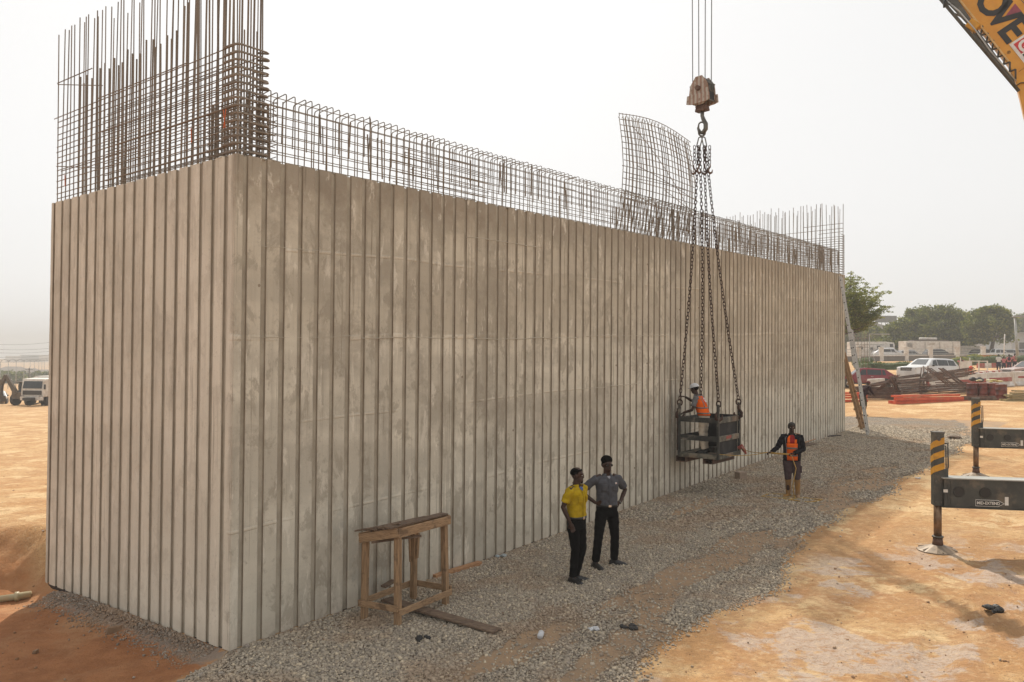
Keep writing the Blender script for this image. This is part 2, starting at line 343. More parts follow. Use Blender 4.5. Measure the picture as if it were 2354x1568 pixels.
    # mud splash at the foot
    base = mixc(nt, math_(nt, 'MULTIPLY', ramp(nt, math_(nt, 'MULTIPLY_ADD', fine, .3, h), .5, .12), .3), base, (.42, .33, .26))
    hv = nn(nt, 'ShaderNodeHueSaturation'); L(base, hv.inputs['Color']); L(math_(nt, 'MULTIPLY_ADD', oi.outputs['Random'], .13, .93), hv.inputs['Value'])
    L(hv.outputs[0], b.inputs['Base Color']); b.inputs['Roughness'].default_value = .85; b.inputs['Specular IOR Level'].default_value = .25
    hgt = math_(nt, 'ADD', math_(nt, 'MULTIPLY', noise(nt, pos, 5, 5, .6), 1.0), math_(nt, 'ADD', math_(nt, 'MULTIPLY', fine, .35), math_(nt, 'MULTIPLY', lift, .8)))
    bump(nt, b, hgt, .55, .02); return m, nt
M['conc'], _ = concrete()
M['conccore'] = mat('recessed_concrete', (.44, .395, .315), .9, 0, (.34, .30, .235), 3, bmp=.006, bscale=20)

# ground: orange laterite, pale crust, gravel bed
def ground_mat():
    m, nt, b = new_mat('laterite_and_gravel'); geo = nn(nt, 'ShaderNodeNewGeometry'); pos = geo.outputs['Position']; L = nt.links.new
    at_ = lambda nme: (lambda a: a.outputs['Fac'])(nn(nt, 'ShaderNodeAttribute', attribute_name=nme))
    gr, soil, mud, track = at_('gravel'), at_('soil'), at_('mud'), at_('track')
    n0 = noise(nt, pos, .22, 6, .6, None, .4); n1 = noise(nt, pos, .75, 7, .62, (1, 1.0, 1), .6); n2 = noise(nt, pos, 3.5, 6, .65); n3 = noise(nt, pos, 22, 5, .7)
    col = mixc(nt, ramp(nt, math_(nt, 'MULTIPLY_ADD', n2, .35, n1), .58, .76), (.46, .262, .118), (.54, .355, .18))
    col = mixc(nt, math_(nt, 'MULTIPLY', ramp(nt, math_(nt, 'MULTIPLY_ADD', n2, .2, n0), .56, .72), .6), col, (.43, .245, .115))
    no = noise(nt, pos, .95, 7, .65, None, .3); col = mixc(nt, math_(nt, 'MULTIPLY', ramp(nt, math_(nt, 'MULTIPLY_ADD', n3, .10, no), .60, .645), .65), col, (.40, .225, .105))
    # pale dried crust with sharp edges
    cr = ramp(nt, math_(nt, 'ADD', noise(nt, pos, .62, 6, .6, None, .35), math_(nt, 'ADD', math_(nt, 'MULTIPLY', n2, .16), math_(nt, 'MULTIPLY', n3, .08))), .675, .705)
    col = mixc(nt, math_(nt, 'MULTIPLY', cr, .85), col, (.64, .465, .26))
    mu = math_(nt, 'MULTIPLY', mud, ramp(nt, math_(nt, 'ADD', noise(nt, pos, .8, 6, .6, None, .5), math_(nt, 'ADD', math_(nt, 'MULTIPLY', n2, .30), math_(nt, 'MULTIPLY', n3, .10))), .72, .765))
    col = mixc(nt, math_(nt, 'MULTIPLY', mu, .85), col, (.46, .37, .31))
    rim = math_(nt, 'MULTIPLY', mud, math_(nt, 'SUBTRACT', ramp(nt, noise(nt, pos, .8, 6, .6, None, .5), .43, .48), ramp(nt, noise(nt, pos, .8, 6, .6, None, .5), .51, .56)))
    col = mixc(nt, math_(nt, 'MULTIPLY', rim, .6), col, (.40, .22, .11))
    col = mixc(nt, math_(nt, 'MULTIPLY', ramp(nt, n3, .54, .68), .6), col, (.30, .18, .095))
    n5 = noise(nt, pos, 8.5, 9, .74, None, .3); col = mixc(nt, math_(nt, 'MULTIPLY', ramp(nt, n5, .52, .60), .5), col, (.355, .205, .10)); col = mixc(nt, math_(nt, 'MULTIPLY', ramp(nt, n5, .47, .40), .35), col, (.66, .49, .30))
    n6 = noise(nt, pos, 2.3, 9, .72, (1, 2.2, 1), .5); col = mixc(nt, math_(nt, 'MULTIPLY', ramp(nt, n6, .555, .60), .55), col, (.37, .20, .095))
    n4 = noise(nt, pos, 60, 3, .6); col = mixc(nt, math_(nt, 'MULTIPLY', ramp(nt, math_(nt, 'MULTIPLY_ADD', n2, .3, n4), .76, .84), .8), col, (.16, .10, .065))
    so = mixc(nt, ramp(nt, n2, .35, .65), (.40, .18, .08), (.31, .135, .06)); so = mixc(nt, ramp(nt, n1, .45, .7), so, (.45, .25, .13))
    col = mixc(nt, soil, col, so)
    mort = at_('mortar'); col = mixc(nt, math_(nt, 'MULTIPLY', ramp(nt, math_(nt, 'ADD', mort, math_(nt, 'MULTIPLY', math_(nt, 'SUBTRACT', n2, .5), 1.4)), .35, .65), .85), col, (.27, .225, .185))
    bed = at_('bed'); col = mixc(nt, math_(nt, 'MULTIPLY', ramp(nt, bed, .35, .65), .9), col, mixc(nt, ramp(nt, n2, .35, .65), (.40, .275, .175), (.31, .225, .155)))
    # gravel
    vo = nn(nt, 'ShaderNodeTexVoronoi'); vo.inputs['Scale'].default_value = 26; L(pos, vo.inputs['Vector'])
    vc = nn(nt, 'ShaderNodeSeparateColor'); L(vo.outputs['Color'], vc.inputs[0])
    g = mixc(nt, ramp(nt, vc.outputs[0], 0, 1), (.38, .33, .27), (.22, .20, .17)); g = mixc(nt, ramp(nt, vc.outputs[1], .6, 1), g, (.50, .43, .34))
    g = mixc(nt, ramp(nt, vo.outputs['Distance'], .45, .8), g, (.14, .10, .07))
    g = mixc(nt, math_(nt, 'MULTIPLY', ramp(nt, n1, .48, .62), .65), g, (.34, .235, .15))
    gm = ramp(nt, math_(nt, 'ADD', gr, math_(nt, 'MULTIPLY', math_(nt, 'SUBTRACT', n2, .5), .9)), .42, .58)
    col = mixc(nt, gm, col, g)
    L(col, b.inputs['Base Color']); b.inputs['Roughness'].default_value = .92; b.inputs['Specular IOR Level'].default_value = .15
    hgt = math_(nt, 'ADD', math_(nt, 'MULTIPLY', n2, .45), math_(nt, 'ADD', math_(nt, 'MULTIPLY_ADD', n5, 1.0, math_(nt, 'MULTIPLY', n3, .5)), math_(nt, 'MULTIPLY', math_(nt, 'MULTIPLY', vo.outputs['Distance'], -1.2), gm)))
    bump(nt, b, hgt, 1.0, .04); return m
M['ground'] = ground_mat()

# ================================================================== SETTING
def axis(a, b, step, far, g):
    c = list(np.arange(a, b, step)); x = b; s = step
    while x < far: c.append(x); s *= g; x += s
    return c
xs1 = axis(0, 13, .11, 1300, 1.06); xs = sorted(set([-x for x in xs1[1:]] + xs1)); ys = [-250, -150, -60, -25, -12, -5, 0, 3] + axis(5, 24, .11, 1450, 1.05)
X, Y = np.meshgrid(xs, ys); Z = terrain(X, Y)
rx, ry = X-A0.x, Y-A0.y
SS = rx*UU.x+ry*UU.y; DD = rx*NN.x+ry*NN.y
edge = 4.5-.22*sstep(1, 6, SS) + .5*(fbm(SS*.5, DD*0+3, 3, 21)-.5)*2 + np.where(SS > 18, .06*(SS-18), 0)
gr = sstep(edge+.25, edge-.25, DD) * sstep(-.12, .12, DD - np.where(SS < 0, .38*(-SS), -6)) * sstep(36, 31, SS)
inner = (SS > 0) & (DD < 0) & (SS < LAB); gr = np.where(inner, 0, gr)
gr = np.where((SS > LAB) & (DD < 0), gr*sstep(-3.5, -1, DD), gr)
ptch = fbm(SS*.28, DD*.9, 4, 33)
gr2 = gr*(1-.75*sstep(.47, .60, ptch)*sstep(.4, 1.2, DD))
soil = sstep(.1, -.25, DD - np.where(SS < 0, .38*(-SS), 0))*sstep(14.8, 12.6, Y)*sstep(.2, -.1, SS)
mud = sstep(4.2, 5, DD)*sstep(16, 12.5, Y)
mort = np.where(SS < .02, np.exp(-((SS+.05)/.30)**2)*.9, 0)*sstep(-.6, .3, -DD)*sstep(5.0, 4.2, -DD)
# excavator track marks at the right
trk = sstep(5.6, 6.0, X-.12*(Y-10))*sstep(7.6, 7.1, X-.12*(Y-10))*sstep(12.2, 11.2, Y)
Z = Z + trk*.035*np.sin((Y*1.0+X*.35)*2*np.pi/.2)*(.6+.8*fbm(X*2, Y*2, 3, 44))
ruts = sstep(-6, -9, X)*sstep(15, 18, Y)*sstep(60, 30, Y); Z = Z + ruts*.10*(fbm(X*.25+Y*.1, Y*1.3, 4, 70)-.5)
Z = Z + .022*(fbm(X*2.1, Y*2.1, 4, 90)-.5)*sstep(30, 20, Y)*(1-inner*1.0)
for (ax0, ay0, ax1, ay1) in ((3.2, 8.0, 16, 27), (2.9, 5.0, 11, 14.5), (20, 30, 3.2, 13.4)):
    dx, dy = ax1-ax0, ay1-ay0; L_ = math.hypot(dx, dy); al = ((X-ax0)*dx+(Y-ay0)*dy)/L_; pd = ((X-ax0)*dy-(Y-ay0)*dx)/L_ + .35*np.sin(al*.35)
    for off in (-.95, .95):
        q_ = np.abs(pd-off); Z = Z + sstep(4.5, 5.3, DD)*sstep(0, 2, al)*sstep(L_, L_-3, al)*(-.020*sstep(.26, .12, q_)+.013*np.exp(-((q_-.30)/.09)**2) + .008*sstep(.24, .1, q_)*np.sin(al*2*np.pi/.24))
rr2 = sstep(8, 11, X)*sstep(14, 20, Y); Z = Z + rr2*.05*(fbm(X*.2, Y*1.6, 4, 71)-.5)
nx, ny = len(xs), len(ys)
idx = np.arange(nx*ny).reshape(ny, nx)
quads = np.stack([idx[:-1, :-1], idx[:-1, 1:], idx[1:, 1:], idx[1:, :-1]], -1).reshape(-1, 4)
def np_mesh(name, V, F, m, k):
    me = bpy.data.meshes.new(name); me.vertices.add(len(V)); me.vertices.foreach_set('co', np.asarray(V, np.float32).ravel())
    me.loops.add(F.size); me.loops.foreach_set('vertex_index', F.astype(np.int32).ravel()); me.polygons.add(len(F))
    me.polygons.foreach_set('loop_start', np.arange(0, F.size, k, dtype=np.int32)); me.update(calc_edges=True); me.materials.append(m); return me
me = np_mesh('ground', np.stack([X, Y, Z], -1).reshape(-1, 3), quads, M['ground'], 4)
me.polygons.foreach_set('use_smooth', [True]*len(me.polygons))
for nme, arr in (('gravel', gr2), ('soil', soil), ('mud', mud), ('track', trk), ('mortar', mort), ('bed', gr)):
    a = me.attributes.new(nme, 'FLOAT', 'POINT'); a.data.foreach_set('value', arr.astype(np.float32).ravel())
tag(link('ground', me), kind='structure')

# loose stones: one mass of crushed rock
def stones(name, pts, sizes, m, seed):
    r = np.random.default_rng(seed); n = len(pts)
    cube = np.array([[x, y, z] for z in (-1, 1) for x, y in ((-1, -1), (1, -1), (1, 1), (-1, 1))], float)*.55
    V = cube[None]*(.6+.8*r.random((n, 8, 3)))
    V *= (.7+.7*r.random((n, 1, 3)))*np.array([1, 1, .75])
    a = r.random(n)*6.283; b_ = (r.random(n)-.5)*1.6
    ca, sa, cb, sb = np.cos(a), np.sin(a), np.cos(b_), np.sin(b_)
    x, y, z = V[..., 0], V[..., 1], V[..., 2]
    x, z = x*cb[:, None]-z*sb[:, None], x*sb[:, None]+z*cb[:, None]
    x, y = x*ca[:, None]-y*sa[:, None], x*sa[:, None]+y*ca[:, None]
    V = np.stack([x, y, z], -1)*sizes[:, None, None] + pts[:, None]
    Fq = np.array([(3, 2, 1, 0), (4, 5, 6, 7), (0, 1, 5, 4), (1, 2, 6, 5), (2, 3, 7, 6), (3, 0, 4, 7)])
    F = (Fq[None]+8*np.arange(n)[:, None, None]).reshape(-1, 4)
    return link(name, np_mesh(name, V.reshape(-1, 3), F, m, 4))
def stone_mat(name, cs):
    m, nt, b = new_mat(name); geo = nn(nt, 'ShaderNodeNewGeometry'); r = geo.outputs['Random Per Island']
    col = mixc(nt, ramp(nt, r, .0, .5), cs[0], cs[1]); col = mixc(nt, ramp(nt, r, .5, .8), col, cs[2]); col = mixc(nt, ramp(nt, r, .88, .92), col, cs[3])
    col = mixc(nt, math_(nt, 'MULTIPLY', ramp(nt, noise(nt, geo.outputs['Position'], .75, 6, .62), .48, .62), .5), col, (.36, .24, .15))
    nt.links.new(col, b.inputs['Base Color']); b.inputs['Roughness'].default_value = .9; return m
M['stone'] = stone_mat('crushed_granite', ((.51, .435, .335), (.30, .26, .21), (.42, .35, .265), (.61, .51, .37)))
def scatter(n, s0, s1, d0, d1, dens):
    s = s0+(s1-s0)*rng.random(n); d = d0+(d1-d0)*rng.random(n)
    x = A0.x+UU.x*s+NN.x*d; y = A0.y+UU.y*s+NN.y*d
    ed = 4.5-.22*sstep(1, 6, s)+.5*(fbm(s*.5, d*0+3, 3, 21)-.5)*2+np.where(s > 18, .06*(s-18), 0)
    g = sstep(ed+.3, ed-.3, d)*sstep(-.05, .1, d-np.where(s < 0, .38*(-s), -6))
    g = g*(1-.86*sstep(.47, .60, fbm(s*.28, d*.9, 4, 33))*sstep(.5, 1.4, d))
    keep = (rng.random(n) < g*dens(s)) & ~((s > 0) & (d < .02)); x, y = x[keep], y[keep]
    return x, y
x, y = scatter(150000, -4, 9, -.3, 5.2, lambda s: np.clip(1.15-s*.04, .2, 1)); sz = .009+.008*rng.random(len(x))+.018*rng.random(len(x))**7
x2, y2 = scatter(60000, 9, 30, .02, 5.4, lambda s: .9+0*s); sz2 = .018+.016*rng.random(len(x2))
x = np.r_[x, x2]; y = np.r_[y, y2]; sz = np.r_[sz, sz2]
pts = np.stack([x, y, terrain(x, y)+sz*.25], -1)
tag(stones('gravel', pts, sz, M['stone'], 3), 'grey crushed gravel strip spread along the foot of the long ribbed wall', 'gravel', kind='stuff')
# sparse grit on the sand and on the soil
n = 9000; yy = 6+np.abs(rng.normal(0, 1, n))*9; xx = (rng.random(n)*1.5-.72)*yy
rs_, rd_ = (xx-A0.x)*UU.x+(yy-A0.y)*UU.y, (xx-A0.x)*NN.x+(yy-A0.y)*NN.y
k = ~((rs_ > -.1) & (rd_ < .05) & (rs_ < LAB+.1) & (rd_ > -LAC-.1)); xx, yy = xx[k], yy[k]; sz = .003+.022*rng.random(len(xx))**12
M['grit'] = stone_mat('earthy_grit', ((.30, .17, .09), (.22, .12, .06), (.36, .28, .2), (.42, .38, .33)))
tag(stones('grit', np.stack([xx, yy, terrain(xx, yy)+sz*.2], -1), sz, M['grit'], 4), 'scattered earthy grit and small clods over the orange ground', 'grit', kind='stuff')
# mortar crumbs heaped at the foot of the short face
n = 6000; w_ = .25+4.5*rng.random(n); s_ = -np.abs(rng.normal(0, .20, n))-.02
xx = A0.x+UU.x*s_+VV.x*w_; yy = A0.y+UU.y*s_+VV.y*w_; sz = .006+.018*rng.random(n)**2.5
M['crumb'] = stone_mat('mortar_crumbs_grey', ((.27, .22, .175), (.22, .18, .14), (.30, .20, .13), (.36, .31, .26)))
tag(stones('mortar_crumbs', np.stack([xx, yy, terrain(xx, yy)+sz*.3], -1), sz, M['crumb'], 5), 'grey mortar crumbs heaped along the foot of the short wall face', 'rubble', kind='stuff')

# ------------------------------------------------------------------ the ribbed concrete abutment
wall = empty('concrete_abutment', A0, 'tall unfinished concrete abutment wall with vertical ribs on orange earth', 'wall')
REC = .032
def ring_pts(ins, h):
    return [wallpt(s, w, h)-A0 for s, w in ((ins, ins), (LAB-ins, ins), (LAB-ins, LAC-ins), (ins, LAC-ins))]
b_ = MB(); b_.loft([ring_pts(REC, 0), ring_pts(REC, WH-.012)]); b_.build('core', M['conccore'], wall)
b_ = MB(); b_.loft([ring_pts(.012, -.7), ring_pts(.012, -.001)]); b_.build('footing', M['asphalt'], wall)
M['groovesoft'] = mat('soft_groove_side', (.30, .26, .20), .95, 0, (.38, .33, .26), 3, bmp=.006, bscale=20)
M['groove'] = mat('dark_groove_side', (.24, .195, .145), .95, 0, (.33, .28, .215), 3, (1, 1, .6) if False else None, bmp=.006, bscale=20)  # darker brown than the rib fronts, used on the rib side faces
def rib_mesh(wd, seed=0, soft=False):
    mb = MB(); c = .014; w2 = wd/2; rings = []
    for z, q in ((0.0, 0), (WH, 0)):
        rings.append([(-w2, REC+.01, z), (-w2+.004, 0.008, z), (-w2+c, 0, z), (w2-c, 0, z), (w2-.004, .008, z), (w2, REC+.01, z)])
    # chipped arrises: the section is repeated up the rib with small nicks
    top_, bot_ = rings[1], rings[0]; rings = []; ns = 34; rn = random.Random(int(wd*1000)+seed)
    for k in range(ns+1):
        z = WH*k/ns; q = rn.random(); cl = rn.uniform(0, .003)+(.012*rn.random() if q < .12 else 0); cr = rn.uniform(0, .003)+(.012*rn.random() if q > .88 else 0)
        dj = rn.uniform(-.0015, .0015)
        rings.append([(-w2, REC+.01, z), (-w2+.004, .008, z), (-w2+c+cl, dj, z), (w2-c-cr, dj, z), (w2-.004, .008, z), (w2, REC+.01, z)])
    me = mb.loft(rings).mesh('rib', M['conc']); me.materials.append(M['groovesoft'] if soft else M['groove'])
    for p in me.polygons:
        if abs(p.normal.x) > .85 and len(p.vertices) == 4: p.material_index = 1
    return me
    return mb.loft(rings).mesh('rib', M['conc'])
RP = .283
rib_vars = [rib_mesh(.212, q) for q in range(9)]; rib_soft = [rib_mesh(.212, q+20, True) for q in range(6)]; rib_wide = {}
def put_rib(s, w, face, wd=.212):
    if abs(wd-.212) > .004:
        key = round(wd, 2)
        if key not in rib_wide: rib_wide[key] = rib_mesh(wd)
        me = rib_wide[key]
    else: me = random.choice(rib_vars if face == 'long' else rib_soft)
    p = wallpt(s, w, 0)-A0
    ax = UU if face == 'long' else -VV
    inward = VV if face == 'long' else UU
    grade = GX*ax.x+GY*ax.y
    mw = Matrix(((ax.x, inward.x, 0, p.x), (ax.y, inward.y, 0, p.y), (grade, 0, 1, p.z), (0, 0, 0, 1)))
    jit = random.uniform(-.003, .003); mw.translation += inward*jit
    o = bpy.data.objects.new('rib', me); COL.objects.link(o); o.parent = wall
    o.location = mw.translation + Vector((0, 0, 0))
    o.rotation_euler = (0, 0, math.atan2(ax.y, ax.x)); return o
s = .15; put_rib(.06, 0, 'long', .12)
for k in range(200):
    c = .15+.075/2+RP*k+.104
    if c+.11 > LAB: break
    put_rib(c+J(.007), 0, 'long')
lastc = c; put_rib((lastc-.11+LAB)/2+.0, 0, 'long', max(.08, LAB-(lastc-.104)))
put_rib(0, .085, 'short', .17)
for k in range(40):
    c = .245+.104+RP*k
    if c+.11 > LAC: break
    put_rib(0, c, 'short')
put_rib(0, (c-.1+LAC)/2, 'short', max(.08, LAC-(c-.104)))
# cement fins along the pour joints, form tie plugs
def fin(s0, s1, h, r_):
    p = []; n = max(3, int((s1-s0)/.28))
    for k in range(n+1):
        s_ = s0+(s1-s0)*k/n; p.append(wallpt(s_, -.002+random.uniform(0, .004), h+J(.012))-A0)
    mb = MB(); mb.tube(p, [r_*random.uniform(.5, 1.1) for _ in p], 5); mb.build('cement_fin', M['fin'], wall, True)
M['fin'] = mat('pale_cement_fin', (.50, .455, .37), .95, 0, (.42, .38, .31), 3)
for s0, s1, h, r_ in ((.25, 1.9, 3.86, .005), (2.1, 4.2, 3.83, .007), (4.6, 7.9, 3.80, .010), (8.2, 12.0, 3.83, .007), (.3, 1.3, 5.03, .005), (4.4, 6.6, 5.52, .008), (8.0, 10.6, 2.75, .007)): fin(s0, s1, h, r_)
for k in range(46):
    s_, h_ = .26+.1+RP*random.randint(0, 88), random.choice((.9, 2.1, 3.2, 4.5, 5.5))+J(.05)
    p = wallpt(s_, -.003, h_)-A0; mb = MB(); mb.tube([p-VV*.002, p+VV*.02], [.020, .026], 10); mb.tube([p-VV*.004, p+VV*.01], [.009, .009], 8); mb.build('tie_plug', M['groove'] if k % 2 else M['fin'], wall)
# rough laitance along the top edge
mb = MB()
for (a, b2, n) in (((0, 0), (LAB, 0), 420), ((0, 0), (0, LAC), 90)):
    for k in range(n):
        t = random.random(); s_, w_ = a[0]+(b2[0]-a[0])*t, a[1]+(b2[1]-a[1])*t
        off = random.uniform(.01, .09); p = wallpt(s_+(off if a[0] == b2[0] else 0), w_+(off if a[1] == b2[1] else 0), WH)-A0
        r_ = random.uniform(.006, .02); mb.box(p, (r_*2.5, r_*2.5, r_), RZ(random.random()*3), .6)
o = mb.build('laitance', M['conc'], wall); o['kind'] = 'stuff'

# ------------------------------------------------------------------ reinforcement
_unit = {}
def unit_bar(m):
    if m.name not in _unit: _unit[m.name] = MB().tube([(0, 0, 0), (0, 0, 1)], 1, 6).mesh('bar', m, True)
    return _unit[m.name]
def bar(parent, name, p0, p1, r, m=None):
    p0, p1 = Vector(p0), Vector(p1); d = p1-p0; q = d.to_track_quat('Z', 'Y')
    o = bpy.data.objects.new(name, unit_bar(m or M['rebar'])); COL.objects.link(o); o.parent = parent
    o.location = p0-parent.location; o.rotation_mode = 'QUATERNION'; o.rotation_quaternion = q; o.scale = (r, r, d.length); return o
def J(a): return random.uniform(-a, a)
T = WH
# long parapet cage: two curtains of bars
cage = empty('parapet_rebar_cage', wallpt(.5, .2, T), 'long low rebar cage of hooked stirrups running along the top of the wall', 'rebar cage')
def stirrup_mesh(hb):
    pts = [(0, -.0, -.05), (0, 0, .90), (0, .006, .922), (0, .03, .932), (0, .26, .905), (0, .28, .895), (0, .287, .87), (0, .29, hb)]
    rr = [.0075]*8
    return MB().tube(pts, rr, 6).mesh('stirrup', M['rebar'], True)
sts = [stirrup_mesh(h) for h in (-.05, .42, .30, .36)]
s = .54; k = 0
rot = math.atan2(UU.y, UU.x)
while s < LAB-.5:
    o = bpy.data.objects.new('stirrup', sts[0 if k % 2 else random.randint(1, 3)]); COL.objects.link(o); o.parent = cage
    o.location = wallpt(s, .06, T-.0)-cage.location + Vector((0, 0, J(.012))); o.rotation_euler = (J(.012), J(.02), rot+J(.06))
    s += .135+J(.02); k += 1
for layer, w in ((0, .045), (1, .345)):
    for j in range(7):
        h = .10+.125*j
        s0 = .5
        while s0 < LAB-.4:
            s1 = min(LAB-.4, s0+random.uniform(7, 11)); bar(cage, 'horizontal_bar', wallpt(s0, w+.008*(j % 2), T+h+J(.01)), wallpt(s1, w, T+h+J(.012)), .006)
            s0 = s1-.6 if s1 < LAB-.41 else LAB
for k in range(120):       # lapped bars of odd lengths
    s0 = random.uniform(.6, LAB-.6); w = random.choice((.05, .34)); h0 = random.uniform(.0, .45)
    bar(cage, 'lap_bar', wallpt(s0, w, T+h0), wallpt(s0+J(.03), w+J(.02), T+h0+random.uniform(.35, .6)), random.choice((.009, .012)))
for k in range(50):
    s0 = random.uniform(9.5, LAB-.6); w = random.choice((.05, .34, .36)); bar(cage, 'starter_bar', wallpt(s0, w, T-.01), wallpt(s0+J(.02), w, T+random.uniform(.4, .85)), .014)
for k in range(8):        # extra mesh strip
    h = .10+.085*k; bar(cage, 'extra_bar', wallpt(3.3+J(.3), .4, T+h+.06), wallpt(5.3+J(.3), .4, T+h+.03), .007)

# tall corner cage over the short face
cc = empty('corner_rebar_cage', wallpt(.25, 2.5, T), 'tall dense rebar cage standing on the short end of the wall at the corner', 'rebar cage')
n = 36
for i in range(n):
    w = .06+(LAC-.14)*i/(n-1)
    lean = J(.03)
    bar(cc, 'tall_bar', wallpt(.055, w, T-.02), wallpt(.055+J(.03), w+J(.03), T+2.78+.35*random.random()*(w < 3)+J(.06)), .0085)
    if i % 1 == 0:
        bar(cc, 'lap_bar', wallpt(.41, w+.05+J(.02), T-.02), wallpt(.41+J(.02), w+.05+J(.03), T+2.15+J(.12)+.35*(w < 2)), .0135)
    if i % 3 == 0:
        bar(cc, 'tall_bar', wallpt(.40, w+.09, T-.02), wallpt(.40+J(.04), w+.09+J(.04), T+3.0+J(.2)), .0085)
for j in range(15):
    h = .05+.0958*j
    e = LAC-.05 + (.13 if j == 14 else 0) - random.uniform(0, .06)
    bar(cc, 'horizontal_bar', wallpt(.045, .05, T+h+J(.006)), wallpt(.045, e, T+h+J(.015)+.012*j/15), .0078)
    if j < 14: bar(cc, 'horizontal_bar', wallpt(.40, .05, T+h+.04+J(.01)), wallpt(.40, 4.2+J(.1), T+h+.045+J(.012)), .0078)
    if j % 3 == 1: bar(cc, 'horizontal_bar', wallpt(.39, .6, T+h+.07), wallpt(.39, 3.9+J(.5), T+h+.08), .0085)
for (w0, w1, h) in ((3.9, LAC-.02, 1.95), (1.2, 3.7, 1.42), (.05, .75, 2.25), (.9, 1.5, 2.9), (0.05, 5.0, .62), (2.5, 4.9, .48)):
    bar(cc, 'horizontal_bar', wallpt(.05, w0, T+h), wallpt(.05, w1, T+h+.02), .0085)
for h in (.60, 1.94):
    bar(cc, 'end_tie', wallpt(.04, LAC-.06, T+h), wallpt(.43, 4.35, T+h-.07), .0075)
# heavy corner ties wrapping onto the long side
tie = MB().tube([(.0, .32, 0), (0, .06, 0), (.02, .02, 0), (.06, 0, 0), (.44, 0, .004), (.475, .02, .004), (.47, .05, .004), (.36, .12, .0)], .009, 6).mesh('corner_tie', M['rebar'], True)
Rw = math.atan2(UU.y, UU.x)
for j in range(15):
    for q in range(2):
        h = .05+.0958*j+q*.015
        o = bpy.data.objects.new('corner_tie', tie); COL.objects.link(o); o.parent = cc
        p = wallpt(.035, .035+q*.012, T+h); o.location = p-cc.location; o.rotation_euler = (0, J(.012)-.024, Rw+J(.03))
        if q: o.scale = (1, .9, 1)
for i in range(5):
    s0 = .07+.09*i; bar(cc, 'column_bar', wallpt(s0, .07+J(.01), T-.02), wallpt(s0+J(.015), .07+J(.02), T+(2.9 if i % 2 == 0 else 1.6)+J(.3)), .010)
    if i % 2 == 0: bar(cc, 'column_bar', wallpt(s0, .36+J(.03), T-.02), wallpt(s0+J(.02), .38+J(.03), T+(2.9 if i % 3 == 0 else .98)+J(.1)), .011)
# short inner cage behind the corner
ic = empty('inner_rebar_cage', wallpt(.7, .9, T), 'small dense rebar cage tucked behind the corner bars on the wall top', 'rebar cage')
for i in range(7):
    w = .55+.13*i
    for s0 in (.5, .86):
        bar(ic, 'vertical_bar', wallpt(s0+J(.02), w, T-.02), wallpt(s0+J(.03), w+J(.02), T+.95+J(.06)), .009 if i % 3 else .019)
for j in range(11):
    h = .06+.085*j
    for s0 in (.49, .87): bar(ic, 'horizontal_bar', wallpt(s0, .38, T+h+J(.02)), wallpt(s0, 1.42, T+h+J(.02)), .0065)
    for w in (.42, .8, 1.2, 1.4): bar(ic, 'cross_tie', wallpt(.45, w+J(.02), T+h+.03), wallpt(.9, w+J(.03), T+h+J(.03)), .006)
# curved mesh standing behind the middle of the parapet
cm = empty('curved_rebar_mesh', wallpt(12.5, 1.0, T), 'tall curved rebar mesh leaning above the middle of the parapet cage', 'rebar mesh')
def cmp_(t, h, lay):      # t along 0..1, h height
    q = (h-.9)/1.75
    s0 = 10.68 + 3.62*t + .10*(1-abs(1-q))*0; bulge = .22*math.sin(max(0, min(1, h/2.65))*math.pi)
    sag = -.0 + .17*math.sin(t*math.pi)*1.0
    s_ = s0 - .16*math.cos(q*1.5)*(1-t) + .05*t
    return wallpt(s_, .62+lay*.12-bulge, T+h*(1.12+.02*t)+sag*max(0, min(1, q)))
hs_ = [0, .5, 1.0, 1.5, 2.0, 2.55]
cmv = []
for i in range(23):
    for lay in (0, 1):
        t = min(1, max(0, i/22+J(.004)+.015*lay)); t2 = min(1, max(0, t+J(.02)))
        mb = MB(cm.location); mb.tube([cmp_(t+(t2-t)*h/2.55, h+J(.004), lay) for h in hs_], .0105, 5); mb.o = Vector((0, 0, 0)); mb.build('vertical_bar', M['rebar'], cm, True)
    mb = MB(cm.location); p = cmp_(i/22, 2.56, 0); mb.tube([p+UU*-.12+Vector((0, 0, .03)), p+VV*.06, p+VV*.14+UU*.1], .008, 5); mb.build('top_tie', M['rebar'], cm, True)
for j in range(18):
    h = .42+.128*j
    e0, e1 = -.035+J(.012), (1.0 if j < 17 else 1.03)+J(.01)
    mb = MB(cm.location); mb.tube([cmp_(e0+(e1-e0)*k/8, h, 0) for k in range(9)], .0095, 5); mb.build('horizontal_bar', M['rebar'], cm, True)
for a, b2 in (((.10, 2.35), (.98, .72)), ((.02, 1.22), (.9, 1.3)), ((.12, 1.5), (1.02, 1.12)), ((.0, .95), (.8, .6)), ((.5, 1.15), (1.05, .8))):
    mb = MB(cm.location); mb.tube([cmp_(a[0]+(b2[0]-a[0])*k/5, a[1]+(b2[1]-a[1])*k/5, -.3) for k in range(6)], .008, 5); mb.build('diagonal_brace', M['rebar'], cm, True)
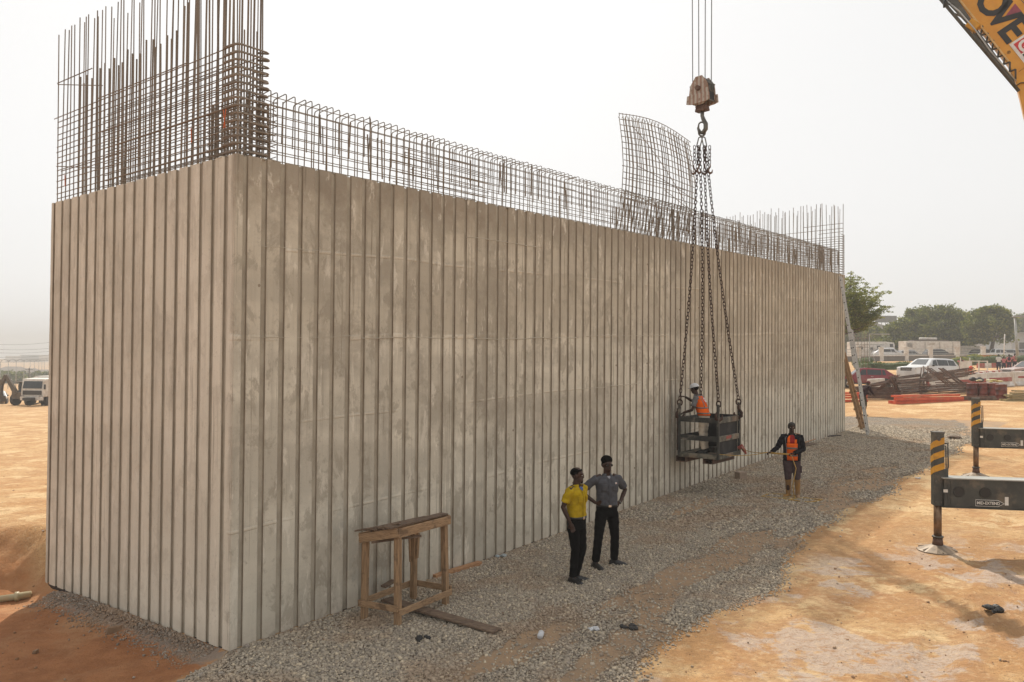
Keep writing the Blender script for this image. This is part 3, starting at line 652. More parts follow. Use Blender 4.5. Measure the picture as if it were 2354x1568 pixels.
# far end cage
fc = empty('far_end_rebar_cage', wallpt(LAB-.3, 2.5, T), 'rebar cage of tall bars on the far end of the wall above the ladder', 'rebar cage')
for i in range(34):
    w = .06+(LAC-.14)*i/33
    bar(fc, 'tall_bar', wallpt(LAB-.07, w, T-.02), wallpt(LAB-.07+J(.05), w+J(.05), T+2.85+J(.12)), .012)
    bar(fc, 'tall_bar', wallpt(LAB-.42, w+.06, T-.02), wallpt(LAB-.42+J(.05), w+.06+J(.05), T+2.55+J(.2)), .011)
for j in range(17):
    h = .06+.092*j
    bar(fc, 'horizontal_bar', wallpt(LAB-.06, .04, T+h), wallpt(LAB-.06, LAC-.1, T+h+J(.01)), .009)
    mb = MB(fc.location); mb.tube([wallpt(LAB-.5, .03, T+h+.05), wallpt(LAB-.08, .02, T+h+.04), wallpt(LAB+.0, .03, T+h+.0), wallpt(LAB+.03, .06, T+h-.02)], .012, 5); mb.build('hooked_tie', M['rebar'], fc, True)
for w0, w1, h in ((.04, 1.6, 2.05), (.04, 3.4, 1.85), (.04, 1.0, 1.72)): bar(fc, 'horizontal_bar', wallpt(LAB-.06, w0, T+h), wallpt(LAB-.06, w1, T+h-.02), .010)
# orange warning ties on the bars
for (s_, w_, h_, L_, lab) in ((.03, 1.02, .30, .2, 'orange tape strip knotted to a bar left of the corner cage thick bars'), (.03, .25, .36, .24, 'orange tape pair tied to the bars nearest the wall corner'), (.03, 4.66, .22, .18, 'orange tape tied to a bar at the far left of the corner cage')):
    p = wallpt(s_-.02, w_, T+h_); mb = MB(p)
    for q in range(2 if w_ < 1 else 1):
        a = p+VV*(.04*q); mb.beam(a, a+Vector((0, 0, L_))-VV*.05*(q*2-1)*(1 if w_ < 1 else .3), .010, .003)
    tag(mb.build('warning_tape', M['tape']), lab, 'tape', 'orange tapes tied to the corner rebar')
# ------------------------------------------------------------------ haze
mb = MB(); mb.box((0, 620, 9), (2900, 1860, 44)); hz = mb.build('haze', None); tag(hz, kind='stuff')
m = bpy.data.materials.new('harmattan_haze'); m.use_nodes = True; nt = m.node_tree; nt.nodes.clear()
o_ = nt.nodes.new('ShaderNodeOutputMaterial'); pv = nt.nodes.new('ShaderNodeVolumePrincipled')
pv.inputs['Color'].default_value = (.93, .90, .86, 1); pv.inputs['Density'].default_value = .0012; pv.inputs['Anisotropy'].default_value = .0
nt.links.new(pv.outputs[0], o_.inputs['Volume']); hz.data.materials.append(m)
# ================================================================== PEOPLE
def remeshed(mb, name, m, parent, vox, smooth=3, wrinkle=0, seed=0, loc=None):
    me = mb.mesh(name, m); o = bpy.data.objects.new(name, me); COL.objects.link(o)
    r = o.modifiers.new('r', 'REMESH'); r.mode = 'VOXEL'; r.voxel_size = vox
    sm = o.modifiers.new('s', 'SMOOTH'); sm.factor = .5; sm.iterations = smooth
    dg = bpy.context.evaluated_depsgraph_get(); me2 = bpy.data.meshes.new_from_object(o.evaluated_get(dg)); bpy.data.objects.remove(o); bpy.data.meshes.remove(me)
    me2.name = name
    if wrinkle:
        n = len(me2.vertices); co = np.empty(n*3, np.float32); me2.vertices.foreach_get('co', co); co = co.reshape(-1, 3)
        no = np.empty(n*3, np.float32); me2.vertices.foreach_get('normal', no); no = no.reshape(-1, 3)
        w = np.sin(co[:, 2]*55+np.sin(co[:, 0]*23+seed)*2.2+co[:, 1]*25)*.5+(fbm(co[:, 0]*14+co[:, 1]*9+seed, co[:, 2]*20, 3, seed)-.45)*2.2
        co = co+no*(w*wrinkle)[:, None]; me2.vertices.foreach_set('co', co.astype(np.float32).ravel())
    me2.polygons.foreach_set('use_smooth', [True]*len(me2.polygons))
    if not me2.materials: me2.materials.append(m)
    return link(name, me2, parent)
def lerp(a, b, t): return Vector(a)*(1-t)+Vector(b)*t
def rings_t(secs, n=20):   # secs: (centre, rx, ry, yaw)
    out = []
    for c, rx_, ry_, yaw in secs:
        c = Vector(c); out.append([c+RZ(yaw) @ Vector((rx_*math.copysign(abs(math.cos(a))**.85, math.cos(a)), ry_*math.copysign(abs(math.sin(a))**.85, math.sin(a)), 0)) for a in [2*math.pi*k/n for k in range(n)]])
    return out
def hand(mb, wrist, d, palmn, curl=.6, r=1.0):
    d = Vector(d).normalized(); n = Vector(palmn).normalized(); side = d.cross(n).normalized(); w = Vector(wrist)
    R = Matrix((side, d, n)).transposed()
    mb.ellip(w+d*.05, (.042*r, .055*r, .018*r), R)
    for k in range(4):
        b0 = w+d*.085*r+side*(-.03+.02*k)*r; L = (.066, .076, .072, .056)[k]*r; p = [b0]; dd = d.copy()
        for q in range(3):
            dd = (Matrix.Rotation(-curl*(.8+.25*q), 3, side) @ dd); p.append(p[-1]+dd*L*(.45, .33, .25)[q])
        mb.tube(p, [.0095*r, .009*r, .0082*r, .007*r], 8)
    b0 = w+d*.025-side*.032*r; t1 = b0+(d*.6-side*.6+n*.3).normalized()*.035*r; mb.tube([b0, t1, t1+(d*.8+n*.35*curl).normalized()*.035*r], [.012*r, .0105*r, .008*r], 8)
SKIN = mat('dark_brown_skin', (.050, .024, .016), .5, 0, (.036, .018, .012), 20, spec=.3)
HAIR = mat('black_hair', (.004, .0035, .003), .95, spec=.05)
EYEW = mat('eye_white', (.5, .45, .4), .3)
def cloth(name, c, k=.8, rough=.9): return mat(name, c, rough, 0, tuple(x*k for x in c), 9, bmp=.003, bscale=60, spec=.1)
def human(name, label, loc, rz, p, outfit, H=1.75, vox=.011, group=None):
    """p: joints in metres for a 1.75 m figure facing -Y, x to the viewer's right (the figure's left)."""
    root = empty(name, loc, label, 'person', group, rz); root.scale = (H/1.75,)*3
    g = lambda k, d: Vector(p.get(k, d))
    pel = g('pelvis', (0, 0, .95)); ch = g('chest', (0, 0, 1.30)); nk = g('neck', (0, .01, 1.47)); hd = g('head', (0, -.015, 1.625)); tw = p.get('twist', 0)
    yaw = p.get('head_yaw', 0); nod = p.get('nod', 0)
    sh = [g('sh0', (-.185, 0, 1.41)), g('sh1', (.185, 0, 1.41))]; el = [g('el0', (-.22, .03, 1.12)), g('el1', (.22, .03, 1.12))]; wr = [g('wr0', (-.22, -.04, .87)), g('wr1', (.22, -.04, .87))]
    hp = [g('hp0', (-.09, 0, .90)), g('hp1', (.09, 0, .90))]; kn = [g('kn0', (-.10, -.02, .50)), g('kn1', (.10, -.02, .50))]; an = [g('an0', (-.11, .02, .09)), g('an1', (.11, .02, .09))]
    toe = [Vector(p.get('toe0', (-.2, -1, 0))).normalized(), Vector(p.get('toe1', (.2, -1, 0))).normalized()]
    HR = RZ(yaw) @ Matrix.Rotation(nod, 3, 'X')
    b = MB()
    tors = [(pel+Vector((0, 0, -.10)), .13, .10, tw*.2), (pel, .160, .115, tw*.3), (lerp(pel, ch, .4), .135, .098, tw*.5), (ch, .165, .115, tw), (lerp(ch, nk, .55), .175, .098, tw), (lerp(ch, nk, .85), .115, .07, tw), (nk, .06, .06, tw)]
    b.loft(rings_t(tors)); b.tube([nk-Vector((0, 0, .05)), lerp(nk, hd, .7)], [.062, .056], 12)
    b.ellip(hd+HR @ Vector((0, .012, .03)), (.074, .093, .098), HR); b.ellip(hd+HR @ Vector((0, -.022, -.055)), (.052, .062, .062), HR)
    b.ellip(hd+HR @ Vector((0, -.055, -.092)), (.026, .024, .02), HR)
    b.prism([hd+HR @ Vector(q) for q in ((-.008, -.075, .02), (.008, -.075, .02), (.019, -.078, -.032), (-.019, -.078, -.032))], HR @ Vector((0, -.024, -.004)))
    b.ellip(hd+HR @ Vector((0, -.080, .032)), (.05, .014, .012), HR); b.ellip(hd+HR @ Vector((0, -.082, -.058)), (.027, .012, .009), HR); b.ellip(hd+HR @ Vector((0, -.080, -.072)), (.024, .012, .009), HR)
    for sx in (-1, 1): b.ellip(hd+HR @ Vector((sx*.076, .01, -.005)), (.01, .02, .032), HR)
    for i in (0, 1):
        b.tube([lerp(nk, sh[i], .5), sh[i], lerp(sh[i], el[i], .5), el[i], lerp(el[i], wr[i], .35), wr[i]], [.055, .056, .046, .037, .038, .026], 14)
        hdir = g('hd%d' % i, wr[i]-el[i]+(el[i]-sh[i])*.0); hn = g('hn%d' % i, (1 if i == 0 else -1, 0, 0)); hand(b, wr[i], hdir, hn, p.get('curl%d' % i, .45))
        b.tube([pel+Vector(((-.07 if i == 0 else .07), 0, -.04)), hp[i]-Vector((0, 0, .05)), lerp(hp[i], kn[i], .45), kn[i], lerp(kn[i], an[i], .35), an[i]], [.085, .088, .072, .052, .055, .036], 16)
        b.tube([an[i], an[i]+toe[i]*.07-Vector((0, 0, .045)), an[i]+toe[i]*.12-Vector((0, 0, .055))], [.034, .026, .018], 12)
    remeshed(b, 'body', SKIN, root, vox*.85, 2)
    e = MB()
    for sx in (-1, 1): e.ellip(hd+HR @ Vector((sx*.031, -.079, .008)), (.011, .008, .006), HR, 8, 6)
    e.build('eyes', EYEW, root, True)
    of = outfit
    # trousers
    t = MB(); tm = of['trousers']; w = of.get('loose', 1.0); low = of.get('hem', .02)
    t.loft(rings_t([(pel+Vector((0, 0, -.13)), .15, .118, tw*.2), (pel, .172, .128, tw*.3), (lerp(pel, ch, .22), .158, .118, tw*.4)]))
    for i in (0, 1):
        a_ = lerp(an[i], kn[i], low)
        t.tube([pel+Vector(((-.08 if i == 0 else .08), 0, -.03)), hp[i]-Vector((0, 0, .06)), lerp(hp[i], kn[i], .5), kn[i], lerp(kn[i], a_, .5), a_], [.09, .104*w, .090*w, .072*w, .070*w, .064*w*of.get('flare', 1)], 16)
    remeshed(t, 'trousers', tm, root, vox, 2, .004, 3)
    # shoes or boots
    for i in (0, 1):
        s_ = MB(); a_ = an[i]; sd_ = Vector((toe[i].y, -toe[i].x, 0)); gz = a_.z-.09
        base = Vector((a_.x, a_.y, gz)); rr = []
        for f, wd, hh in ((-.085, .030, .05), (-.06, .041, .085), (0, .043, .10), (.07, .046, .075), (.13, .050, .055), (.175, .040, .045), (.20, .018, .025)):
            c0 = base+toe[i]*f; rr.append([c0+sd_*x_*wd+Vector((0, 0, z_*hh)) for x_, z_ in ((-1, 0), (1, 0), (1, .35), (.75, .8), (.35, 1), (-.35, 1), (-.75, .8), (-1, .35))])
        s_.loft(rr)
        if of.get('boots'): s_.tube([base+Vector((0, 0, .05)), base+Vector((0, 0, .2)), lerp(an[i], kn[i], .86)], [.052, .056, .074], 16)
        else: s_.tube([base+Vector((0, 0, .05)), base+Vector((0, 0, .15))], [.047, .05], 12)
        remeshed(s_, 'boot' if of.get('boots') else 'shoe', of['shoes'], root, .010, 2)
        sl = MB(); sl.loft([[base+toe[i]*f+sd_*x_*wd+Vector((0, 0, z_)) for x_, z_ in ((-1, 0), (1, 0), (1, .02), (-1, .02))] for f, wd in ((-.09, .034), (-.05, .046), (.06, .048), (.13, .053), (.18, .042), (.207, .02))]); sl.build('sole', of.get('sole', M['blackp']), root)
    # shirt
    sm_ = MB(); hem = of.get('shirt_hem', 0.0); sg = of.get('shirt_grow', 1.0)
    sec = [(lerp(pel, ch, -.02+hem), .168*sg, .128*sg, tw*.4), (lerp(pel, ch, .18), .174*sg, .130*sg, tw*.45), (lerp(pel, ch, .5), .168*sg, .122*sg, tw*.6), (ch, .186*sg, .134*sg, tw), (lerp(ch, nk, .5), .194*sg, .116*sg, tw), (lerp(ch, nk, .80), .142*sg, .092, tw), (nk-Vector((0, 0, .004)), .072, .07, tw)]
    sm_.loft(rings_t(sec)); sl_ = of.get('sleeve', .72)
    for i in (0, 1):
        pts_ = [lerp(nk, sh[i], .55)-Vector((0, 0, .015)), sh[i]-Vector((0, 0, .01)), lerp(sh[i], el[i], .5)]
        if sl_ <= 1: pts_ += [lerp(sh[i], el[i], sl_)]; rr = [.062, .072*sg, .066*sg, .070*sg]
        else: pts_ += [el[i], lerp(el[i], wr[i], .4), lerp(el[i], wr[i], sl_-1)]; rr = [.062, .074*sg, .066*sg, .056*sg, .052*sg, .044*sg]
        sm_.tube(pts_, rr, 16)
    remeshed(sm_, of.get('top_name', 'shirt'), of['shirt'], root, vox, 2, .0075, 7)
    # collar
    c_ = MB(); cc0 = nk+Vector((0, 0, .0)); n = 18
    for lay in (0,):
        rings = []
        for z_, r_ in ((-.012, .078), (.028, .069), (.030, .074), (-.018, .088)):
            rings.append([cc0+RZ(tw) @ Vector((r_*math.cos(a), r_*.98*math.sin(a), z_-.012*(1-math.cos(a+math.pi/2)))) for a in [math.radians(-65+310*k/n) for k in range(n+1)]])
        c_.loft(rings, closed=False, caps=False)
    cl = c_.build('collar', of.get('collar', of['shirt']), root, True)
    if of.get('belt'):
        bb = MB(); c0 = lerp(pel, ch, .075)
        bb.loft(rings_t([(c0, .163, .125, tw*.4), (c0, .1755, .1375, tw*.4), (c0+Vector((0, 0, .035)), .1755, .1375, tw*.4), (c0+Vector((0, 0, .035)), .163, .125, tw*.4)]), caps=False); bb.build('belt', of['belt'], root, True)
        f_ = RZ(tw*.4) @ Vector((0, -.139, .017)); k_ = MB(); k_.box(c0+f_, (.05, .012, .038), RZ(tw*.4)); k_.build('buckle', M['chrome'], root, bevel=.003)
    def surf(u, z, off=.006):      # u: angle from front (+ towards viewer's right), z: 0 at pelvis .. 1 chest .. 2 neck
        ks = [(-.02+hem), .18, .5, 1, 1.5, 1.8, 2.0]
        for q in range(len(ks)-1):
            if z <= ks[q+1] or q == len(ks)-2:
                t_ = (z-ks[q])/(ks[q+1]-ks[q]); a_, b2_ = sec[q], sec[q+1]
                c_ = lerp(a_[0], b2_[0], t_); rx_ = a_[1]+(b2_[1]-a_[1])*t_; ry_ = a_[2]+(b2_[2]-a_[2])*t_; yw = a_[3]+(b2_[3]-a_[3])*t_; break
        a = -math.pi/2+u; ca, sa = math.cos(a), math.sin(a)
        return c_+RZ(yw) @ Vector(((rx_+off)*math.copysign(abs(ca)**.85, ca), (ry_+off)*math.copysign(abs(sa)**.85, sa), 0))
    def patch(nm, m_, u0, u1, z0, z1, off=.007, th=.006, nu=10, nz=8):
        mb = MB(); ft = lambda f: [[surf(u0(z_)+(u1(z_)-u0(z_))*i/nu, z_, off+f) for i in range(nu+1)] for z_ in [z0+(z1-z0)*k/nz for k in range(nz+1)]]
        cf = lambda x: x if callable(x) else (lambda z: x)
        u0, u1 = cf(u0), cf(u1); A_, B_ = ft(th), ft(0)
        vs = [q for r_ in A_ for q in r_]+[q for r_ in B_ for q in r_]; w_ = nu+1; N = w_*(nz+1); fs = []
        for k in range(nz):
            for i in range(nu):
                a = k*w_+i; fs += [(a, a+1, a+w_+1, a+w_), (N+a, N+a+w_, N+a+w_+1, N+a+1)]
        for i in range(nu): fs += [(i, N+i, N+i+1, i+1), (nz*w_+i, nz*w_+i+1, N+nz*w_+i+1, N+nz*w_+i)]
        for k in range(nz): fs += [(k*w_, (k+1)*w_, N+(k+1)*w_, N+k*w_), (k*w_+nu, N+k*w_+nu, N+(k+1)*w_+nu, (k+1)*w_+nu)]
        mb.add(vs, fs); return mb.build(nm, m_, root, True)
    root['_'] = 0; del root['_']
    return root, dict(pel=pel, ch=ch, nk=nk, hd=hd, HR=HR, wr=wr, el=el, sh=sh, patch=patch, surf=surf)
def hair_cap(root, k, m, r=(.081, .102, .088), z=.048, y=.018, name='hair', bot=-.2, vox=.012):
    mb = MB(); hd, HR = k['hd'], k['HR']; nu, rings = 18, []
    for j in range(9):
        t = j/8; zz = bot+(1-bot)*t; rr = math.sqrt(max(0, 1-zz*zz))
        rings.append([hd+HR @ Vector((r[0]*rr*math.cos(a), y+r[1]*rr*math.sin(a), z+r[2]*zz + (.055 if math.sin(a) < -.35 and zz < .35 else 0)*(1-max(zz, 0)/.35))) for a in [2*math.pi*q/nu for q in range(nu)]])
    mb.loft(rings); return mb.build(name, m, root, True)
YS = cloth('mustard_yellow_shirt', (.42, .29, .012)); GS = cloth('slate_grey_shirt', (.085, .088, .10)); BT = cloth('black_trousers', (.005, .005, .0055)); SH = mat('black_shoe_leather', (.010, .010, .010), .4)
BELT = mat('black_belt', (.012, .012, .012), .4)
# yellow shirt, standing sideways and looking right
r1, k1 = human('person', 'man in a mustard yellow shirt standing with a hand in his pocket', ground_at(1324, 1338), rad(50),
    dict(head_yaw=rad(24), wr0=(-.20, -.03, .93), el0=(-.27, .06, 1.17), hd0=(.3, -.25, -1), wr1=(.20, .02, .90), el1=(.27, .09, 1.15), hp0=(-.09, 0, .9), kn0=(-.07, -.03, .50), an0=(-.06, .02, .09), kn1=(.09, -.05, .5), an1=(.06, .05, .09), toe0=(-.1, -1, 0), toe1=(.75, -.8, 0), hn0=(.7, .5, 0)),
    dict(trousers=BT, shirt=YS, shoes=SH, belt=BELT, shirt_hem=.11, hem=.0, loose=.92), H=1.77)
hair_cap(r1, k1, HAIR, (.0775, .095, .082), .042, .022, bot=-.35)
mb = MB(); mb.ellip(k1['hd']+k1['HR'] @ Vector((0, -.066, -.092)), (.026, .022, .024), k1['HR']); mb.build('beard', HAIR, r1, True)
p_ = k1['patch']; p_('shirt_pocket', YS, -.62, -.15, .80, 1.15); p_('shirt_pocket', YS, .2, .62, .80, 1.15); p_('pocket_flap', YS, -.64, -.13, 1.12, 1.2, .012); p_('placket', YS, -.05, .05, .05, 1.75, .008, .004)
p_('undershirt', mat('blue_undershirt', (.05, .10, .24), .8), lambda z: -.22*(z-1.6)*4, lambda z: .22*(z-1.6)*4, 1.62, 1.97, .009, .004)
for s_ in (-1, 1): mb = MB(); a = lerp(k1['nk'], k1['sh'][0 if s_ < 0 else 1], .5)+Vector((0, 0, .035)); b2 = k1['sh'][0 if s_ < 0 else 1]+Vector((0, 0, .058)); mb.beam(a, b2, .05, .012); mb.build('epaulette', YS, r1, bevel=.003)
# grey shirt, hands on hips, sunglasses
r2, k2 = human('person', 'man in a slate grey shirt and sunglasses with hands on his hips', ground_at(1394, 1304), rad(14),
    dict(head_yaw=rad(6), sh0=(-.19, 0, 1.41), el0=(-.42, .10, 1.20), wr0=(-.20, -.05, 1.03), hd0=(1, -.35, -.05), hn0=(0, -1, -.2), curl0=.9, sh1=(.19, 0, 1.41), el1=(.36, .12, 1.20), wr1=(.21, -.03, 1.02), hd1=(-.9, -.4, -.1), hn1=(0, -1, -.2), curl1=.9,
         hp0=(-.09, 0, .92), kn0=(-.15, -.03, .50), an0=(-.19, .0, .09), kn1=(.13, -.02, .5), an1=(.17, .10, .09), toe0=(.25, -1, 0), toe1=(.95, -.45, 0)),
    dict(trousers=BT, shirt=GS, shoes=SH, belt=BELT, shirt_hem=.11, hem=.02), H=1.80)
mb = MB(); hd, HR = k2['hd'], k2['HR']; mb.ellip(hd+HR @ Vector((0, .030, .078)), (.092, .102, .080), HR, 16, 10); mb.ellip(hd+HR @ Vector((0, .045, .02)), (.086, .075, .085), HR); remeshed(mb, 'hair', HAIR, r2, .012, 3, .004, 5)
mb = MB(); [mb.ellip(hd+HR @ Vector((s_*.034, -.080, .006)), (.027, .007, .016), HR) for s_ in (-1, 1)]; mb.box(hd+HR @ Vector((0, -.088, .013)), (.03, .008, .007), HR); [mb.box(hd+HR @ Vector((s_*.0725, -.02, .012)), (.003, .06, .006), HR) for s_ in (-1, 1)]; mb.build('sunglasses', mat('black_lens', (.006, .006, .006), .1), r2, True)
p_ = k2['patch']; p_('shirt_pocket', GS, -.66, -.18, .80, 1.14); p_('shirt_pocket', GS, .2, .62, .80, 1.14); p_('pocket_flap', GS, -.68, -.16, 1.10, 1.2, .012); p_('placket', GS, -.05, .05, .05, 1.8, .008, .004)
p_('name_badge', M['whitep'], .42, .60, 1.22, 1.36, .010, .004); p_('badge_print', M['redp'], .45, .57, 1.27, 1.31, .0145, .001)
p_('undershirt', mat('pale_undershirt', (.3, .3, .32), .8), lambda z: -.2*(z-1.7)*4, lambda z: .2*(z-1.7)*4, 1.72, 1.97, .009, .004)
mb = MB(); w = k2['wr'][1]; mb.tube([w+Vector((.0, 0, .012)), w+Vector((-.012, -.006, .004))], [.034, .034], 12); mb.build('wristwatch', M['steelgrey'], r2)
# man pulling the rope
ORA = cloth('orange_vest_cloth', (.80, .13, .012)); REF = mat('grey_reflective_band', (.16, .16, .15), .4, .2); JK = cloth('black_work_jacket', (.012, .0115, .015)); RT = cloth('red_tshirt', (.28, .02, .02))
pr = ground_at(1819, 1143)
r3, k3 = human('person', 'man in an open black jacket and orange vest pulling the yellow rope in rubber boots', pr, rad(-8),
    dict(head_yaw=rad(-8), sh0=(-.19, 0, 1.41), el0=(-.33, -.06, 1.16), wr0=(-.50, -.22, 1.06), hd0=(-1, -.35, -.1), hn0=(.1, .2, 1), curl0=1.0, sh1=(.20, 0, 1.41), el1=(.26, -.04, 1.12), wr1=(-.02, -.25, 1.04), hd1=(-1, -.25, -.05), hn1=(.1, .2, 1), curl1=1.1,
         kn0=(-.09, -.05, .5), an0=(-.07, .03, .09), kn1=(.11, -.07, .5), an1=(.13, -.04, .09), toe0=(-.8, -.8, 0), toe1=(-.15, -1, 0), twist=-.1),
    dict(trousers=cloth('faded_plum_trousers', (.075, .052, .055)), shirt=JK, shoes=mat('muddy_yellow_boots', (.31, .155, .03), .7, 0, (.22, .13, .055), 6, dirt=(.32, .22, .14), dirtamt=.7), boots=True, sleeve=1.9, hem=.80, loose=1.12, shirt_hem=-.28, shirt_grow=1.10, top_name='jacket', sole=M['pvc'], collar=JK), H=1.74, vox=.012)
hair_cap(r3, k3, mat('grey_knit_cap', (.045, .042, .038), .9), (.088, .108, .092), .040, .012, 'knit_cap', -.45)
p_ = k3['patch']; p_('red_tshirt', RT, -.24, .24, .9, 1.95, .004, .004); p_('safety_vest', ORA, lambda z: -.62+.15*z, lambda z: -.18-.0*z, .9, 1.85, .010, .005); p_('safety_vest', ORA, lambda z: .1+.08*z, lambda z: .42-.0*z, .9, 1.35, .010, .005); p_('safety_vest', ORA, -.58, .55, -.22, .9, .009, .005)
p_('reflective_band', REF, -.60, .50, .52, .64, .016, .003); p_('reflective_band', REF, -.20, .5, .05, .15, .016, .003)
for s_ in (-1, 1): p_('jacket_front', JK, (-1.2 if s_ < 0 else .55), (-.62 if s_ < 0 else 1.2), -.25, 1.6, .012, .010)
p_('jacket_lining', cloth('pale_lining', (.20, .19, .19)), -.66, -.60, .0, 1.75, .020, .004)
for i, s_ in ((1, 1),): mb = MB(); a = lerp(k3['nk'], k3['sh'][i], .35)+Vector((0, -.01, .045)); mb.beam(a, k3['sh'][i]+Vector((0, 0, .066)), .09, .012); mb.build('shoulder_panel', mat('tan_panel', (.42, .24, .13), .8), r3, bevel=.004)
mb = MB(); mb.box(Vector((.205, -.03, .66)), (.03, .13, .16), None, .9); mb.build('cargo_pocket', bpy.data.materials['faded_plum_trousers'], r3, bevel=.008)

# ------------------------------------------------------------------ the lifted man basket
P1 = P(1650, 1067, 18.7); BL, BW = 1.27, .98; FZ = P1.z
bk = empty('lifting_basket', P1, 'dark steel man basket hanging from four chains beside the wall', 'basket')
def bp(l, w, z): return UU*l+VV*w+Vector((0, 0, z))
mb = MB(); mb.add([], [])
mb = MB(); mb.loft([[bp(0, 0, z), bp(BL, 0, z), bp(BL, BW, z), bp(0, BW, z)] for z in (.12, .19)]); mb.build('floor_plate', M['basketfl'], bk)
for (a, b2) in (((0, 0), (0, BW)), ((0, 0), (BL, 0)), ((BL, 0), (BL, BW)), ((0, BW), (BL, BW))):
    mb = MB(); mb.beam(bp(*a, .15), bp(*b2, .15), .05, .10); mb.build('kick_plate', M['basketfl'], bk, bevel=.004)
for w in (.12, .80):        # fork pockets under the floor
    for q in (0, 1):
        mb = MB(); mb.beam(bp(-.03, w+q*.24, .055), bp(BL, w+q*.24, .055), .012, .13); mb.build('fork_pocket', M['rustbeam'], bk)
    mb = MB(); mb.beam(bp(-.03, w+.12, -.01), bp(BL, w+.12, -.01), .25, .014); mb.build('fork_pocket', M['rustbeam'], bk)
for (l, w) in ((0, 0), (BL, 0), (BL, BW), (0, BW)):
    mb = MB(); mb.beam(bp(l, w, .1), bp(l, w, 1.38), .055, .055, up=UU); mb.build('corner_post', M['basketp'], bk, bevel=.004)
for z in (.57, 1.0):
    for (a, b2, h_) in (((0, 0), (0, BW), .12), ((0, 0), (BL, 0), .13), ((0, BW), (BL, BW), .10), ((BL, 0), (BL, BW), .10)):
        mb = MB(); mb.beam(bp(*a, z)-VV*0, bp(*b2, z), .03, h_); mb.build('guard_rail', M['basketfl'] if (a, b2) == ((0, 0), (BL, 0)) else M['basketp'], bk, bevel=.004)
mb = MB(); mb.beam(bp(.04, -.0+.035, .62), bp(BL-.03, .035, .62), .006, .92); mb.build('side_panel', M['basketin'], bk)
mb = MB(); mb.beam(bp(BL-.035, .04, .62), bp(BL-.035, BW-.04, .62), .006, .92); mb.build('side_panel', M['basketin'], bk)
mb = MB(); mb.beam(bp(.45, -.018, .58), bp(.75, -.018, .59), .003, .07); mb.build('paint_mark', M['redw'], bk)
mb = MB(); mb.tube([bp(0, BW, z) + VV*.05 + UU*(J(.012)) for z in np.linspace(1.25, .25, 12)], .014, 6); mb.build('safety_chain', M['chain'], bk)
# tool tray inside
mb = MB(bk.location+bp(.8, .35, .19)); mb.box(bk.location+bp(.8, .35, .25), (.45, .24, .12), RZ(.7), 1.1); tag(mb.build('mortar_tray', M['steelgrey']), 'grey tray on the basket floor behind the worker', 'tray')
# worker in the basket seen from behind
wp = P1+UU*.40+VV*.52+Vector((0, 0, .19))
face = math.atan2(VV.y, VV.x)+math.pi/2      # facing the wall
r4, k4 = human('person', 'worker in a white helmet and orange vest leaning over the basket rail', wp, face+rad(4),
    dict(pelvis=(0, 0, .93), chest=(-.03, -.13, 1.24), neck=(-.03, -.20, 1.42), head=(-.04, -.27, 1.57), nod=rad(15), sh0=(-.22, -.16, 1.36), sh1=(.16, -.16, 1.36), el0=(-.27, -.40, 1.25), wr0=(-.20, -.58, 1.36), hd0=(.1, -1, .1), hn0=(0, 0, -1), el1=(.25, -.22, 1.06), wr1=(.24, -.46, .98), hd1=(.0, -.9, -.5), hn1=(0, -.3, -1), kn0=(-.10, -.03, .5), kn1=(.11, -.02, .5), an0=(-.12, .0, .09), an1=(.10, .03, .09), twist=.08),
    dict(trousers=cloth('dusty_cream_trousers', (.66, .57, .45), .88), shirt=cloth('pale_grey_tee', (.17, .17, .175)), shoes=SH, hem=.02, loose=1.08), H=1.69, vox=.012)
HW = mat('white_helmet_shell', (.72, .74, .76), .3)
mb = MB(); hd, HR = k4['hd'], k4['HR']; rg = []
for j in range(8):
    t = j/7; rr_ = math.cos(t*math.pi/2*.98); rg.append([hd+HR @ Vector((.103*rr_*math.cos(a), .008+.125*rr_*math.sin(a), .045+.105*math.sin(t*math.pi/2))) for a in [2*math.pi*q/20 for q in range(20)]])
mb.loft(rg); mb.build('helmet_shell', HW, r4, True)
mb = MB(); mb.loft([[hd+HR @ Vector((rx_*math.cos(a), .0+ry_*math.sin(a)-(.03 if math.sin(a) < 0 else 0), .045+z_)) for a in [2*math.pi*q/20 for q in range(20)]] for rx_, ry_, z_ in ((.10, .12, 0), (.116, .14, -.004), (.116, .14, .004), (.10, .12, .01))]); mb.build('helmet_brim', HW, r4, True)
hair_cap(r4, k4, HAIR, (.080, .10, .07), .02, .02, 'hair', -.9)
p_ = k4['patch']; pi = math.pi
p_('safety_vest', ORA, .32, 2*pi-.32, -.02, 1.45, .014, .006, 40, 10); p_('vest_strap', ORA, pi-1.0, pi-.42, 1.4, 1.9, .014, .006); p_('vest_strap', ORA, pi+.42, pi+1.0, 1.4, 1.9, .014, .006); p_('vest_back', ORA, pi-.45, pi+.45, 1.4, 1.9, .0145, .006)
p_('reflective_band', REF, .33, 2*pi-.33, .12, .22, .0215, .003, 40, 2); p_('reflective_band', REF, .33, 2*pi-.33, .55, .65, .0215, .003, 40, 2)
for c0 in (pi-.62, pi+.62): p_('reflective_band', REF, c0-.07, c0+.07, .65, 1.85, .0225, .003, 3, 8)
